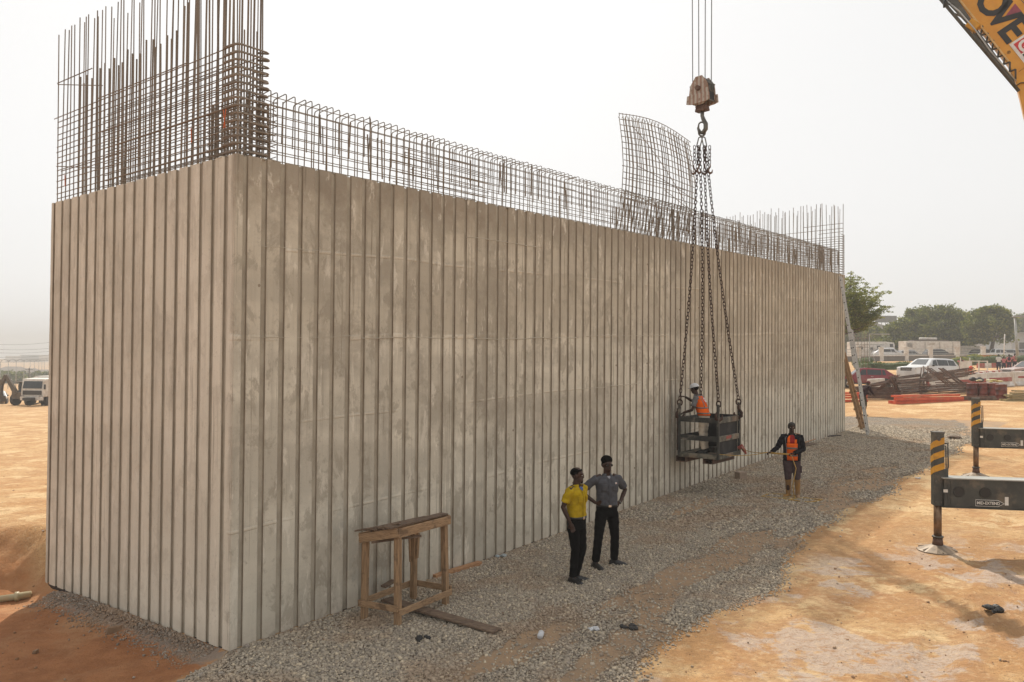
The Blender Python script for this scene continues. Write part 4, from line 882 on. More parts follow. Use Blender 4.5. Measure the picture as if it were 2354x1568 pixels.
def text(s_, size, m, parent, loc, ex, ey, name='lettering', depth=.004, bold=.0, sx=1.0):
    """lettering whose baseline runs along ex and whose tops point along ey"""
    cu = bpy.data.curves.new(name, 'FONT'); cu.body = s_; cu.size = size; cu.extrude = depth/2; cu.offset = bold; cu.resolution_u = 3
    o = bpy.data.objects.new(name, cu); COL.objects.link(o); dg = bpy.context.evaluated_depsgraph_get(); me = bpy.data.meshes.new_from_object(o.evaluated_get(dg)); bpy.data.objects.remove(o)
    me.materials.clear(); me.materials.append(m); ex = Vector(ex).normalized(); ey = Vector(ey).normalized(); ez = ex.cross(ey)
    R = Matrix((ex*sx, ey, ez)).transposed().to_4x4(); me.transform(Matrix.Translation(Vector(loc)) @ R); me.name = name
    return link(name, me, parent)
u_ = pi-.38; pc = k4['surf'](pi, 1.35, .022); ex = (k4['surf'](pi+.3, 1.35, .02)-k4['surf'](pi-.3, 1.35, .02)).normalized(); ey = (k4['surf'](pi, 1.6, .02)-k4['surf'](pi, 1.1, .02)).normalized()
ez = ex.cross(ey); mb = MB(); R_ = Matrix((ex, ey, ez)).transposed(); mb.box(pc+ez*.004, (.15, .15, .006), R_); mb.build('logo_patch', M['redp'], r4, bevel=.002)
text('G', .17, M['whitep'], r4, pc-ex*.055-ey*.06+ez*.009, ex, ey, 'logo_letter', .003, .006)

# ------------------------------------------------------------------ hook block, ropes and chains
HD = 19.5
rg_ = P(1613, 297, HD); hk = P(1613, 262, HD); blk = P(1614, 212, HD)
bo = empty('hook_block', blk, 'rusty striped crane hook block hanging on four wire ropes', 'hook block')
ry_ = RZ(rad(-48)); bz = lambda x, y, z: ry_ @ Vector((x, y, z))
STR = bpy.data.materials.new('red_white_worn_stripes'); STR.use_nodes = True; nt = STR.node_tree; b = nt.nodes['Principled BSDF']; tc = nn(nt, 'ShaderNodeTexCoord')
wv = nn(nt, 'ShaderNodeTexWave'); wv.inputs['Scale'].default_value = 4.2; wv.bands_direction = 'X'; nt.links.new(tc.outputs['Object'], wv.inputs[0])
c_ = mixc(nt, ramp(nt, wv.outputs['Fac'], .42, .58), (.29, .18, .135), (.42, .37, .31)); c_ = mixc(nt, ramp(nt, noise(nt, tc.outputs['Object'], 9, 5), .5, .62), c_, (.24, .15, .10)); nt.links.new(c_, b.inputs['Base Color']); b.inputs['Roughness'].default_value = .7
prof = [(-.10, .36), (.10, .36), (.27, .16), (.30, -.05), (.27, -.26), (.12, -.34), (-.12, -.34), (-.27, -.26), (-.30, -.05), (-.27, .16)]
for y_, nm in ((-.16, 'side_plate'), (.13, 'side_plate')):
    mb = MB(); mb.prism([bz(x*.92, y_, z) for x, z in prof], bz(0, .03, 0)); mb.build(nm, STR, bo, bevel=.006)
for y_ in (-.20, .17):
    mb = MB(); mb.prism([bz(x, y_, z) for x, z in ((-.31, -.08), (.31, -.08), (.33, -.28), (.20, -.31), (-.20, -.31), (-.33, -.28))], bz(0, .035, 0)); mb.build('cheek_weight', STR, bo, bevel=.006)
for q in range(4): mb = MB(); mb.disc(bz(0, -.095+.063*q, .06), .27, bz(0, 1, 0), .03, 24); mb.build('sheave', M['steelgrey'], bo)
mb = MB(); mb.disc(bz(0, 0, .06), .06, bz(0, 1, 0), .46, 12); mb.build('axle_pin', M['hook'], bo)
for sx in (-.25, .25):
    mb = MB(); mb.beam(bz(sx*.93, 0, .12), bz(sx*1.04, 0, -.24), .012, .24, up=bz(0, 1, 0)); mb.build('guard_plate', M['basketin'], bo)
    for zc in (.15, -.25): mb = MB(); mb.beam(bz(sx, -.15, zc), bz(sx, .15, zc), .03, .03); mb.build('guard_bar', M['steelgrey'], bo)
mb = MB(); mb.box(bz(0, 0, -.40), (.34, .2, .16), ry_, .8); mb.build('hook_trunnion', M['hook'], bo, bevel=.03, seg=3)
mb = MB(); mb.tube([bz(0, 0, -.42), bz(0, 0, -.58), bz(.035, 0, -.68), bz(.10, 0, -.80), bz(.10, 0, -.92), bz(.03, 0, -1.0), bz(-.07, 0, -.97), bz(-.12, 0, -.86), bz(-.10, 0, -.78)], [.05, .045, .05, .055, .058, .06, .05, .03, .012], 10); mb.build('lifting_hook', M['steelgrey'], bo, True)
for q, px in enumerate((1595, 1606.5, 1620, 1629)):
    a = blk+bz(-.21+.135*q, -.1+.063*q, .22); top = a+Vector((0, 0, 12)); top.x += (-.10, -.07, 0.0, .02)[q]
    mb = MB(a); mb.tube([a, (a+top)/2, top], .0105, 6)
    tag(mb.build('wire_rope', M['cable'], None, True), ('leftmost of the four wire ropes rising from the hook block', 'second wire rope from the left above the hook block', 'third wire rope from the left above the hook block', 'rightmost of the four wire ropes rising from the hook block')[q], 'wire rope', 'wire ropes above the hook block')
def link_mesh(L, w, r, m, name='link', nseg=14):
    pts = []
    for k in range(nseg):
        a = 2*math.pi*k/nseg; x = w*math.cos(a); z = w*math.sin(a); z += (L/2-w)*(1 if math.sin(a) >= 0 else -1); pts.append(Vector((x, 0, z)))
    rings = []
    for k, p in enumerate(pts):
        t = (pts[(k+1) % nseg]-pts[k-1]).normalized(); s1 = t.cross(Vector((0, 1, 0))).normalized(); rings.append([p+s1*(r*math.cos(b))+Vector((0, 1, 0))*(r*math.sin(b)) for b in [2*math.pi*q/5 for q in range(5)]])
    mb = MB(); n = 5; vs = [q for r_ in rings for q in r_]; fs = [(k*n+q, k*n+(q+1) % n, ((k+1) % nseg)*n+(q+1) % n, ((k+1) % nseg)*n+q) for k in range(nseg) for q in range(n)]
    mb.add(vs, fs); return mb.mesh(name, m, True)
ms = link_mesh(.34, .085, .021, M['steelgrey'], 'master_link', 20); o = link('master_link', ms); o.location = P(1613, 297, HD); o.rotation_euler = (0, 0, .15); tag(o, 'large steel ring hanging on the crane hook', 'ring')
top = P(1613, 318, HD)
sub = []
for sx in (-1, 1):
    me_ = link_mesh(.26, .045, .015, M['steelgrey'], 'sling_link', 16); o = link('sling_link', me_); o.location = top+Vector((sx*.06, 0, -.10)); o.rotation_euler = (0, sx*-.25, .3*sx)
    tag(o, ('left' if sx < 0 else 'right')+' narrow steel link below the big ring, holding two chains', 'link', 'narrow links under the ring')
LM = link_mesh(.112, .030, .0095, M['chain'])
corners = [(0, BW), (BL, BW), (0, 0), (BL, 0)]
cl_lab = ['rusty chain down to the near left basket corner against the wall', 'rusty chain running down behind the worker to the far left basket corner', 'rusty chain down to the front middle basket post', 'rusty chain down to the right rear basket corner, rightmost of four']
HKm = MB().tube([(0, 0, .11), (0, 0, .04), (.0, 0, .0), (-.035, 0, -.04), (-.075, 0, -.10), (-.07, 0, -.18), (0, 0, -.225), (.075, 0, -.19), (.10, 0, -.12), (.085, 0, -.085)], [.02, .03, .03, .032, .036, .042, .045, .036, .02, .008], 10).mesh('hook', M['chain'], True)
EYm = link_mesh(.14, .06, .018, M['chain'], 'hook_eye')
for q, (l, w) in enumerate(corners):
    a = P(1613, 338, HD)+Vector(((-.07 if q < 2 else .07)+(.02 if q % 2 else -.02), .0, 0)); c_end = P1+bp(l, w, 1.05)+(UU if l == 0 else -UU)*.03; b2 = c_end+Vector((0, 0, .40))
    root = empty('lifting_chain', b2, cl_lab[q], 'chain', 'four chains carrying the basket')
    d = b2-a; L = d.length; n = int(L/.088)
    for k in range(n):
        t = (k+.5)/n; pos = a+d*t; sway = Vector(((-1 if q < 2 else 1)*.09*math.sin(t*math.pi)*0 + (-1 if q < 2 else 1)*-.05*math.sin(math.pi*t), 0, 0))
        o = bpy.data.objects.new('link', LM); COL.objects.link(o); o.parent = root; o.location = pos+sway-root.location; o.rotation_mode = 'QUATERNION'
        o.rotation_quaternion = (-d).to_track_quat('Z', 'Y') @ Euler((0, 0, (.5 if k % 2 else .5+math.pi/2)+J(.15))).to_quaternion()
    o = link('hook_eye', EYm, root); o.location = (0, 0, -.06); o.rotation_euler = (0, 0, .2+q)
    o = link('hook', HKm, root); o.location = (0, 0, -.22); o.rotation_euler = (0, 0, (.1, 2.6, .3, 2.9)[q])
    # slack tail with shortening hook near the top
    o = link('shortening_hook', HKm, root); o.location = a+Vector(((-.10, -.03, .03, .10)[q], (.05, -.06, .06, -.05)[q], -.50))-root.location; o.scale = (.6, .6, .7); o.rotation_euler = (0, 0, (2.8, .4, 2.8, .2)[q])
    o.data = o.data.copy(); o.data.materials[0] = M['hook']
    for k in range(5):
        o = bpy.data.objects.new('link', LM); COL.objects.link(o); o.parent = root; o.location = a+Vector(((-.09, -.03, .02, .10)[q], 0, -.02-.086*k))-root.location; o.rotation_euler = (0, 0, k % 2*1.57+.4)
# the tag rope held by the man
def w3(v): return r3.location+RZ(rad(-8)) @ (Vector(v)*(1.74/1.75))
h0, h1 = w3((-.575, -.25, 1.06)), w3((-.10, -.29, 1.04))
e1 = P1+bp(0, 0, .20)+Vector((.03, -.03, .03)); e2 = P1+bp(BL, 0, .26)+Vector((.03, -.02, 0))
mb = MB(h0)
def sag(a, b2, s_, n=8): return [lerp(a, b2, k/n)-Vector((0, 0, s_*math.sin(math.pi*k/n))) for k in range(n+1)]
for e in (e1, e2): mb.tube(sag(e, h0, .05), .008, 5)
mb.tube([h0, h1], .010, 5); mb.tube([h0+Vector((0, 0, -.02)), h1+Vector((0, 0, -.02))], .010, 5)
gz = r3.location
tail = [h1, h1+Vector((.05, .0, -.06)), w3((.06, -.2, .7)), w3((-.02, -.25, .3)), w3((0, -.3, .03))]
coil = []
for k in range(60):
    a = k*.42; cx_, cy_ = (-.28, .0) if k < 26 else (.22, -.42); R1 = (.30 if k < 26 else .26)+.05*math.sin(k*1.7)
    v = w3((cx_+R1*math.cos(a)*1.25, cy_+R1*math.sin(a)*.8, 0)); v.z = G(v.x, v.y)+.018+.012*(k % 3 == 0); coil.append(v)
mb.tube(tail+coil, .011, 5)
tag(mb.build('tag_rope', M['rope'], None, True), 'yellow rope from the basket through the man\'s hands to coils on the gravel', 'rope')
mb = MB(e2); mb.tube([e2+Vector((-.05, 0, 0)), e2+Vector((.02, -.03, .05)), e2+Vector((.08, -.04, -.04)), e2+Vector((.13, -.05, -.14))], [.05, .07, .05, .02], 6); tag(mb.build('red_rag', M['redw']), 'faded red rag knotted to the right end of the basket deck', 'rag')
# ================================================================== THE CRANE: boom, jib, outriggers
BY = 17.0
BN = Vector((.5, .866, 0)); O0 = P(2200, 0, BY)        # the boom's side face is square to BN, which runs away from the camera
def bpnt(px, py, dy=0): r_ = ray(px, py); r0 = Vector((0, 0, CAM_H)); t_ = (O0-r0).dot(BN)/r_.dot(BN); return r0+r_*t_+BN*dy
Bd = (bpnt(2316, 146)-O0).normalized(); Bp = BN.cross(Bd); Bp = Bp if Bp.z > 0 else -Bp
boom = empty('crane_boom', O0, 'yellow telescopic crane boom with dark lettering at the top right corner', 'crane')
def q3(a, p, y=0): return Bd*a+Bp*p+BN*y    # along, across, depth (local to the boom)
PX = BY/FPX
foot = [bpnt(2316, 146)-O0, bpnt(2331, 178)-O0, bpnt(2343, 222)-O0, bpnt(2352, 262)-O0, bpnt(2366, 318)-O0, bpnt(2400, 420)-O0]
e_len = (bpnt(2316, 146)-O0).dot(Bd)
low = [q3(-9.5, 0)] + foot
up_ = [q3(4.4, .70), q3(2.9, 1.02), q3(-9.5, 1.02)]
mb = MB(); mb.prism([Vector(v) for v in low+up_], BN*.26); mb.build('boom_section', M['yel'], boom, bevel=.02)
mb = MB(); mb.beam(q3(-9.5, .03, -.012), q3(e_len-.02, .03, -.012), .05, .03, up=Bp); mb.build('edge_flange', mat('pale_yellow_edge', (.75, .50, .20), .5), boom)
mb = MB(); mb.beam(q3(-9.4, .86, -.004), q3(2.7, .86, -.004), .008, .012, up=Bp); mb.build('weld_seam', M['steelgrey'], boom)
for a_ in (-4.2, -.2, 2.05): mb = MB(); mb.beam(q3(a_, .06, -.004), q3(a_, .98, -.004), .008, .008, up=Bd); mb.build('weld_seam', mat('dark_seam', (.3, .15, .03)), boom)
mb = MB(); mb.tube([bpnt(2333, 200, -.03)-O0, bpnt(2345, 192, -.03)-O0, bpnt(2375, 190, -.03)-O0], .012, 6); mb.build('hydraulic_hose', M['blackp'], boom)
# lettering runs down the boom, tops towards the upper right
def ap(px, py): v = bpnt(px, py)-O0; return v.dot(Bd), v.dot(Bp)
cE, cV, cO = ap(2321, 81), ap(2301, 42), ap(2269, 5.5)
gl = [('G', 2*cO[0]-cV[0]-.62), ('R', 2*cO[0]-cV[0]-.08), ('O', cO[0]), ('V', cV[0]), ('E', cE[0])]
for ch_, a_ in gl: text(ch_, .74, M['letter'], boom, q3(a_-.24, .21, -.006), Bd, Bp, 'letter', .006, .022, 1.02)
mb = MB(); vx = cV[0]; mb.prism([q3(vx+.02, .46, -.008), q3(vx+.13, .74, -.008), q3(vx-.09, .74, -.008)], BN*.004); mb.build('plum_wedge', M['magenta'], boom)
text('®', .09, M['letter'], boom, q3(cE[0]+.26, .10, -.006), Bd, Bp, 'mark', .003)
pa, pp = ap(2319, 103); mb = MB(); mb.prism([q3(pa, pp, -.014), q3(pa+1.6, pp, -.014), q3(pa+1.6, pp+.46, -.014), q3(pa, pp+.46, -.014)], BN*.004); mb.build('name_plate', M['whitep'], boom)
mb = MB(); mb.prism([q3(pa+.05, pp+.06, -.018), q3(pa+.31, pp+.06, -.018), q3(pa+.31, pp+.36, -.018), q3(pa+.05, pp+.36, -.018)], BN*.003); pl = mb.build('plate_emblem', M['redp'], boom)
text('G', .33, M['whitep'], boom, q3(pa+.07, pp+.10, -.021), Bd, Bp, 'emblem_letter', .002, .012)
text('ilmor', .34, M['letter'], boom, q3(pa+.33, pp+.08, -.018), Bd, Bp, 'letter', .002, .014)
# swing-away jib stowed along the near side: dark chords, plate and lattice
jib = empty('lattice_jib', bpnt(2214, 22), 'grey green lattice jib stowed along the underside of the yellow boom', 'crane jib')
JO = jib.location; DG = mat('jib_paint', (.085, .08, .065), .5, 0, (.06, .055, .045), 5, dirt=(.25, .2, .14), dirtamt=.5)
def jp(px, py, dy=0): return bpnt(px, py, dy)-JO
oa, ob = jp(2085, -79, -.35), jp(2341, 213, -.1)
mb = MB(); mb.tube([oa, ob], .035, 8); mb.build('chord', DG, jib, True)
mb = MB(); mb.tube([jp(2120, -92, .3), jp(2336, 187, .2)], .035, 8); mb.build('chord', DG, jib, True)
mb = MB(); mb.prism([jp(2085, -79, -.33), jp(2240, 82, -.2), jp(2236, 60, -.2), jp(2212, 22, -.2), jp(2200, 6, -.2), jp(2150, -90, -.2)], BN*.02); mb.build('web_plate', DG, jib)
mb = MB(); mb.prism([jp(2236, 80, -.2), jp(2330, 190, -.1), jp(2341, 212, -.1), jp(2238, 92, -.2)], BN*.02); mb.build('web_plate', DG, jib)
mb = MB(); mb.prism([jp(2236, 60, -.16), jp(2246, 78, -.16), jp(2330, 187, -.1), jp(2322, 180, -.1)], BN*.02); mb.build('web_plate', DG, jib)
for k in range(7):
    t0, t1 = k/7, (k+.5)/7
    a = lerp(jp(2240, 66), jp(2334, 182), t0); b2 = lerp(jp(2252, 52), jp(2340, 168), t1); c2 = lerp(jp(2240, 66), jp(2334, 182), min(1, t0+1/7))
    for u, v in ((a, b2), (b2, c2)): mb = MB(); mb.tube([u, v], .018, 6); mb.build('lattice_strut', DG, jib, True)
for k in range(12):
    a = lerp(oa, ob, k/12); b2 = lerp(jp(2120, -92, .3), jp(2336, 187, .2), (k+.5)/12); mb = MB(); mb.tube([a, b2], .016, 6); mb.build('lattice_strut', DG, jib, True)
mb = MB(); mb.tube([jp(2170, 12, -.38), jp(2205, 42, -.4), jp(2240, 82, -.38), jp(2275, 130, -.36), jp(2334, 197, -.3)], .014, 6); mb.build('hydraulic_line', mat('bright_pipe', (.5, .5, .48), .3, .6), jib, True)
mb = MB(); mb.beam(jp(2225, 60, -.15), jp(2246, 74, -.15), .2, .2, up=Bp); mb.build('mounting_bracket', M['yelstripe'], jib, bevel=.02)
mb = MB(); mb.tube([jp(2174, 12, -.4), jp(2172, 24, -.4), jp(2171, 34, -.4)], [.012, .03, .02], 6); mb.tube([jp(2174, 16, -.4), jp(2181, 26, -.4), jp(2196, 26, -.4)], .006, 5); mb.build('dangling_plug', M['blackp'], jib, True)

M['padsteel'] = mat('muddy_pad_steel', (.24, .19, .14), .5, .3, (.13, .10, .075), 5, dirt=(.42, .29, .17), dirtamt=.7)
def outrigger(px, pyg, lab):
    g = ground_at(px, pyg); g.z -= .02; r = empty('outrigger', g, lab, 'outrigger', 'crane outriggers standing on the sand')
    ex = Vector((.982, -.188, 0)); ey = Vector((-.188, -.982, 0)); ez = Vector((0, 0, 1)); R = Matrix((ex, ey, ez)).transposed()
    q = lambda a, b2, c: ex*a+ey*b2+ez*c
    top, bt, bb = 2.04, 1.275, .80
    mb = MB(); mb.box(q(0, 0, (top+.80)/2), (.165, .17, top-.80), R); mb.build('jack_housing', M['olive'], r, bevel=.006)
    mb = MB(); mb.box(q(0, 0, top+.01), (.175, .18, .025), R); mb.build('cap_plate', M['steelgrey'], r)
    mb = MB(); mb.disc(q(-.005, .09, top-.10), .03, ey, .02, 12); mb.build('bolt', M['steelgrey'], r)
    for k in range(3):
        z0 = bt+.09+.215*k
        for (f, n_) in ((lambda u, z: q(-.084+u*.168, .088, z), ey), (lambda u, z: q(-.0855, .088-u*.176, z), -ex)):
            sl_ = .07 if n_ is ey else -.07
            mb = MB(); pr_ = [f(0, z0), f(1, z0+sl_), f(1, z0+.11+sl_), f(0, z0+.11)]
            mb.prism([p-n_*.001 for p in pr_], n_*.003); mb.build('hazard_stripe', M['yelstripe'], r)
    mb = MB(); mb.tube([q(.10, .03, top-.18), q(.155, .03, top-.18), q(.16, .03, bt+.2), q(.13, .03, bt+.03)], .012, 6); mb.tube([q(.085, .04, top-.22), q(.12, .04, top-.22), q(.125, .04, bt+.03)], .010, 6); mb.build('hydraulic_line', M['blackp'], r, True)
    mb = MB(); mb.box(q(.12, 0, bt+.07), (.07, .12, .16), R); mb.build('valve_block', M['olive'], r, bevel=.006)
    L_ = 8.0
    mb = MB(); mb.prism([q(.06, .14, bb), q(L_, .14, bb-.01), q(L_, .14, bt), q(.06, .14, bt)], -ey*.28); mb.build('beam', M['olive'], r, bevel=.008)
    mb = MB(); mb.box(q(L_/2+.03, 0, bt+.008), (L_, .34, .018), R); mb.build('top_flange', mat('worn_grey_plate', (.42, .42, .39), .45, .1, (.30, .30, .27), 2), r)
    mb = MB(); mb.box(q(L_/2+.03, 0, bb-.008), (L_, .32, .016), R); mb.build('bottom_flange', M['olive'], r)
    for a in (.29, .70):
        mb = MB(); mb.disc(q(a, .141, (bt+bb)/2+.02), .082, ey, .006, 24); mb.build('lightening_hole', M['blackp'], r)
        mb = MB(); mb.tube([q(a, .139, (bt+bb)/2+.02), q(a, .149, (bt+bb)/2+.02)], [.092, .088], 24, caps=False); mb.build('hole_rim', M['olive'], r)
    mb = MB(); mb.box(q(.085, .144, (bt+bb)/2+.03), (.075, .006, .05), R); mb.build('sticker', M['whitep'], r)
    mb = MB(); mb.box(q(1.03, .144, bb+.13), (.055, .006, .14), R); mb.build('white_mark', M['whitep'], r)
    mb = MB(); mb.prism([q(.55, .142, bb+.03), q(.90, .142, bb+.03), q(1.0, .142, bb+.085), q(.90, .142, bb+.14), q(.55, .142, bb+.14)], ey*.002); mb.build('label_border', M['whitep'], r)
    mb = MB(); mb.prism([q(.556, .144, bb+.037), q(.895, .144, bb+.037), q(.985, .144, bb+.085), q(.895, .144, bb+.133), q(.556, .144, bb+.133)], ey*.002); mb.build('label_plate', M['blackp'], r)
    text('MID-EXTEND', .070, M['whitep'], r, q(.568, .147, bb+.062), ex, ez, 'label_lettering', .002, .0012, .86)
    mb = MB(); mb.tube([q(0, 0, .85), q(0, 0, .20)], .064, 20); mb.build('jack_rod', mat('bronze_jack_rod', (.24, .15, .085), .35, .6, (.16, .1, .06), 6), r, True)
    mb = MB(); mb.tube([q(0, 0, .245), q(0, 0, .27)], .092, 20); mb.build('collar', M['steelgrey'], r, True)
    mb = MB(); mb.tube([q(0, 0, .24), q(0, 0, .10)], [.075, .09], 16); mb.build('socket', M['hook'], r, True)
    mb = MB(); mb.tube([q(0, 0, .012), q(0, 0, .03), q(0, 0, .12)], [.335, .335, .10], 12); mb.build('foot_pad', M['padsteel'], r, bevel=.004)
    for k in range(6):
        a = k*math.pi/3+.3; v = Vector((math.cos(a), math.sin(a), 0)); mb = MB(); mb.beam(v*.09+ez*.09, v*.31+ez*.04, .02, .03); mb.build('pad_rib', M['padsteel'], r)
    for a in (.12, .16): mb = MB(); mb.tube([q(a, .143, bb+.02), q(a, .143, bt-.02)], .006, 6); mb.build('weld_bead', M['olive'], r)
    for a, c in ((.03, bb+.06), (.03, bt-.06), (-.05, bb+.06), (-.05, bt-.06)): mb = MB(); mb.disc(q(a, .09, c), .014, ey, .02, 6); mb.build('bolt', M['steelgrey'], r)
    return r
outrigger(2155, 1266, 'near grey green outrigger with striped jack and round foot pad on the sand')
outrigger(2243, 1096, 'farther grey green outrigger behind the near one, its striped jack against the timber')

# ================================================================== THINGS BY THE WALL
def plank(name, a, b2, w, h, m, label, cat, up=(0, 0, 1), group=None):
    a, b2 = Vector(a), Vector(b2); mb = MB(a); mb.beam(a, b2, w, h, up); o = mb.build(name, m, None, bevel=.004); return tag(o, label, cat, group)
gp = lambda px, py, dz=0: (lambda v: Vector((v.x, v.y, v.z+dz)))(ground_at(px, py))
fL, fM, fR, fB = gp(837, 1425, -.02), gp(914, 1437, -.02), gp(1024, 1392, -.02), gp(950, 1378, -.02)
tb = empty('timber_stand', fM, 'rough timber stand with a tilted top on the gravel by the wall', 'trestle')
hts = (1.15, 1.27, 1.25, 1.10); tops = []
for f, h_, tw_ in zip((fL, fM, fR, fB), hts, (.01, -.01, -.03, .0)):
    t_ = f+Vector((tw_, tw_, h_)); tops.append(t_); mb = MB(fM); mb.beam(f, t_, .085, .07, up=(fR-fM).normalized()); mb.build('leg', M['woodz'], tb, bevel=.006)
tL, tM, tR, tB = tops; du = (fR-fM).normalized(); dv = (fL-fM).normalized(); zz = Vector((0, 0, 1))
for a, b2, off in ((tL, tM, -du*.06), (tM, tR, -dv*.06), (tB, tR, du*.06), (tL, tB, dv*.06)):
    e_ = (b2-a).normalized()*.06; mb = MB(fM); mb.beam(a+off-e_-zz*.02, b2+off+e_-zz*.02, .028, .12); mb.build('apron', M['woodh'], tb, bevel=.004)
for k in range(4):
    t = (k+.5)/4; a = lerp(tL, tM, t); b2 = lerp(tB, tR, t); e_ = (b2-a).normalized()
    a = a-e_*(.10+J(.05)) + zz*.072; b2 = b2+e_*(.06+J(.04))+zz*(.072+J(.006)); mb = MB(fM); mb.beam(a, b2, .138, .022, up=(0, 0, 1)); mb.build('top_board', M['woodgrey'], tb, bevel=.003)
mb = MB(fM); mb.beam(tL+zz*.095-(tM-tL).normalized()*.12-du*.07, tM+zz*.095-du*.07+(tR-tM)*.12, .07, .018); mb.build('top_board', M['woodgrey'], tb, bevel=.003)
for a, b2, off, hh in ((fL, fM, -du*.06, .25), (fM, fR, -dv*.06, .20), (fR, fB, du*.06, .24), (fB, fL, dv*.06, .24)):
    e_ = (b2-a).normalized()*.05; mb = MB(fM); mb.beam(a+off-e_+zz*hh, b2+off+e_+zz*hh, .025, .085); mb.build('stretcher', M['woodh'], tb, bevel=.004)
mb = MB(fM); mb.beam(fB+zz*.62-dv*.055, tB-zz*.12+du*.03-dv*.055, .028, .05); mb.build('splintered_brace', M['woodz'], tb, bevel=.004)
mb = MB(fM); mb.beam(fB+zz*.58-du*.075, fB+zz*.98-du*.10, .02, .035); mb.build('splintered_brace', M['woodz'], tb, bevel=.004)
mb = MB(fM); mb.beam(lerp(fL, fM, .35)+dv*.0-du*.10+zz*1.10, lerp(fM, fR, .35)-dv*.09+zz*1.14, .02, .03); mb.build('splinter', M['woodgrey'], tb)
plank('plank', P(886, 1377, 11.55), gp(1143, 1458, .03), .19, .028, M['woodgrey'], 'long weathered plank resting across the low rails of the timber stand', 'plank')
plank('timber_offcut', gp(997, 1331, .03), gp(1103, 1299, .03), .10, .065, M['woodred'], 'squared reddish timber lying on gravel at the wall foot beyond the stand', 'timber')
plank('bent_offcut', gp(880, 1391, .26), gp(905, 1382, .30), .10, .03, M['woodgrey'], 'short cracked board lying on the back rail of the timber stand', 'board')
v = gp(1702, 1102, .09); mb = MB(v); mb.box(v, (.25, .2, .2), RZ(.5)); tag(mb.build('cement_block', M['cement'], None, bevel=.012), 'single tan cement block on the gravel below the hanging basket', 'block')
v0, v1 = gp(1838, 1028, .03), gp(1868, 1022, .03); plank('plank', v0, v1, .3, .03, M['woodgrey'], 'grey board lying at the wall foot behind the rope man', 'board')
plank('plank', gp(1846, 1024, .09), gp(1872, 1014, .08), .12, .03, M['woodred'], 'short tan board on top of the grey board behind the rope man', 'board')
plank('plank', gp(1903, 1005, .02), gp(1928, 1003, .03), .22, .03, M['asphalt'], 'dark offcut lying at the wall foot short of the ladder', 'offcut')
def lump(px, py, r, m, name, lab, cat, n=6, flat=.5, seed=1):
    v = gp(px, py, r*flat*.6); rn = random.Random(seed); mb = MB(v)
    for k in range(n):
        mb.ellip(v+Vector((rn.uniform(-r, r), rn.uniform(-r, r)*.7, rn.uniform(-.2, .4)*r*flat)), (r*rn.uniform(.3, .6), r*rn.uniform(.3, .6), r*flat*rn.uniform(.4, .8)), RZ(rn.random()*3), 7, 5)
    mb.v = [tuple(Vector(q)*(1+rn.uniform(-.12, .12))) for q in mb.v]
    return tag(mb.build(name, m, None), lab, cat)
lump(972, 1473, .07, M['litter'], 'burnt_rag', 'black rag on the gravel below the timber stand', 'rag', seed=2)
lump(1445, 1446, .10, M['litter'], 'burnt_scrap', 'black burnt scrap on the gravel below the two standing men', 'scrap', seed=3, flat=.3)
lump(2290, 1409, .12, M['litter'], 'black_debris', 'clump of black debris on the pale crusted sand at far right', 'debris', seed=4)
lump(1366, 1451, .07, M['bottle'], 'crumpled_bag', 'small crumpled white plastic bag on the gravel', 'bag', seed=5, flat=.4)
lump(1153, 1282, .09, M['bluerag'], 'blue_plastic', 'pale blue plastic scrap at the wall foot beyond the timber', 'plastic', seed=6, flat=.4)
lump(2208, 1010, .28, mat('dark_clod', (.2, .15, .11), .9), 'earth_clod', 'dark flat clod of earth on the sand beyond the near outrigger', 'clod', seed=8, flat=.3)
lump(2110, 1101, .06, M['bottle'], 'paper_scrap', 'tiny white paper scrap at the gravel edge near the outrigger', 'paper', seed=9, flat=.4)
v = gp(1241, 1472, .045); mb = MB(v); mb.tube([v, v+Vector((.02, .13, .0)), v+Vector((.024, .17, 0)), v+Vector((.026, .19, 0))], [.038, .038, .014, .014], 12); tag(mb.build('plastic_bottle', M['bottle'], None, True), 'small white plastic bottle lying on the gravel', 'bottle')
for k, (px, py, r, lab) in enumerate(((262, 1454, .10, 'brick shaped stone on the shaded red soil left of the wall'), (82, 1501, .06, 'small dark stone at far left on the red soil'), (566, 1490, .05, 'grey stone on the gravel edge by the wall corner'), (508, 1553, .045, 'pale stone low on the red soil left of the gravel'), (460, 1556, .05, 'small grey stone beside the bottom edge on red soil'))):
    v = gp(px, py, r*.3); mb = MB(v); rn = random.Random(k); mb.box(v, (r*(2.2 if k == 0 else 1.4), r, r*.8), RZ(.6+k), .8); mb.v = [tuple(Vector(q)+Vector((rn.uniform(-1, 1), rn.uniform(-1, 1), rn.uniform(-1, 1)))*r*.15) for q in mb.v]
    tag(mb.build('stone', mat('brown_stone', (.27, .17, .10), .9) if k < 2 else mat('grey_stone', (.36, .31, .26), .9), None, bevel=r*.12), lab, 'stone')
a, b2 = gp(-30, 1389, .03), gp(72, 1371, .03); mb = MB(a); mb.tube([a, lerp(a, b2, .62), lerp(a, b2, .63), lerp(a, b2, .72), lerp(a, b2, .73), b2], [.055, .05, .075, .075, .058, .055], 14); tag(mb.build('drain_pipe', M['pvc'], None, True), 'pale plastic pipe lying in the trench at the left edge', 'pipe')
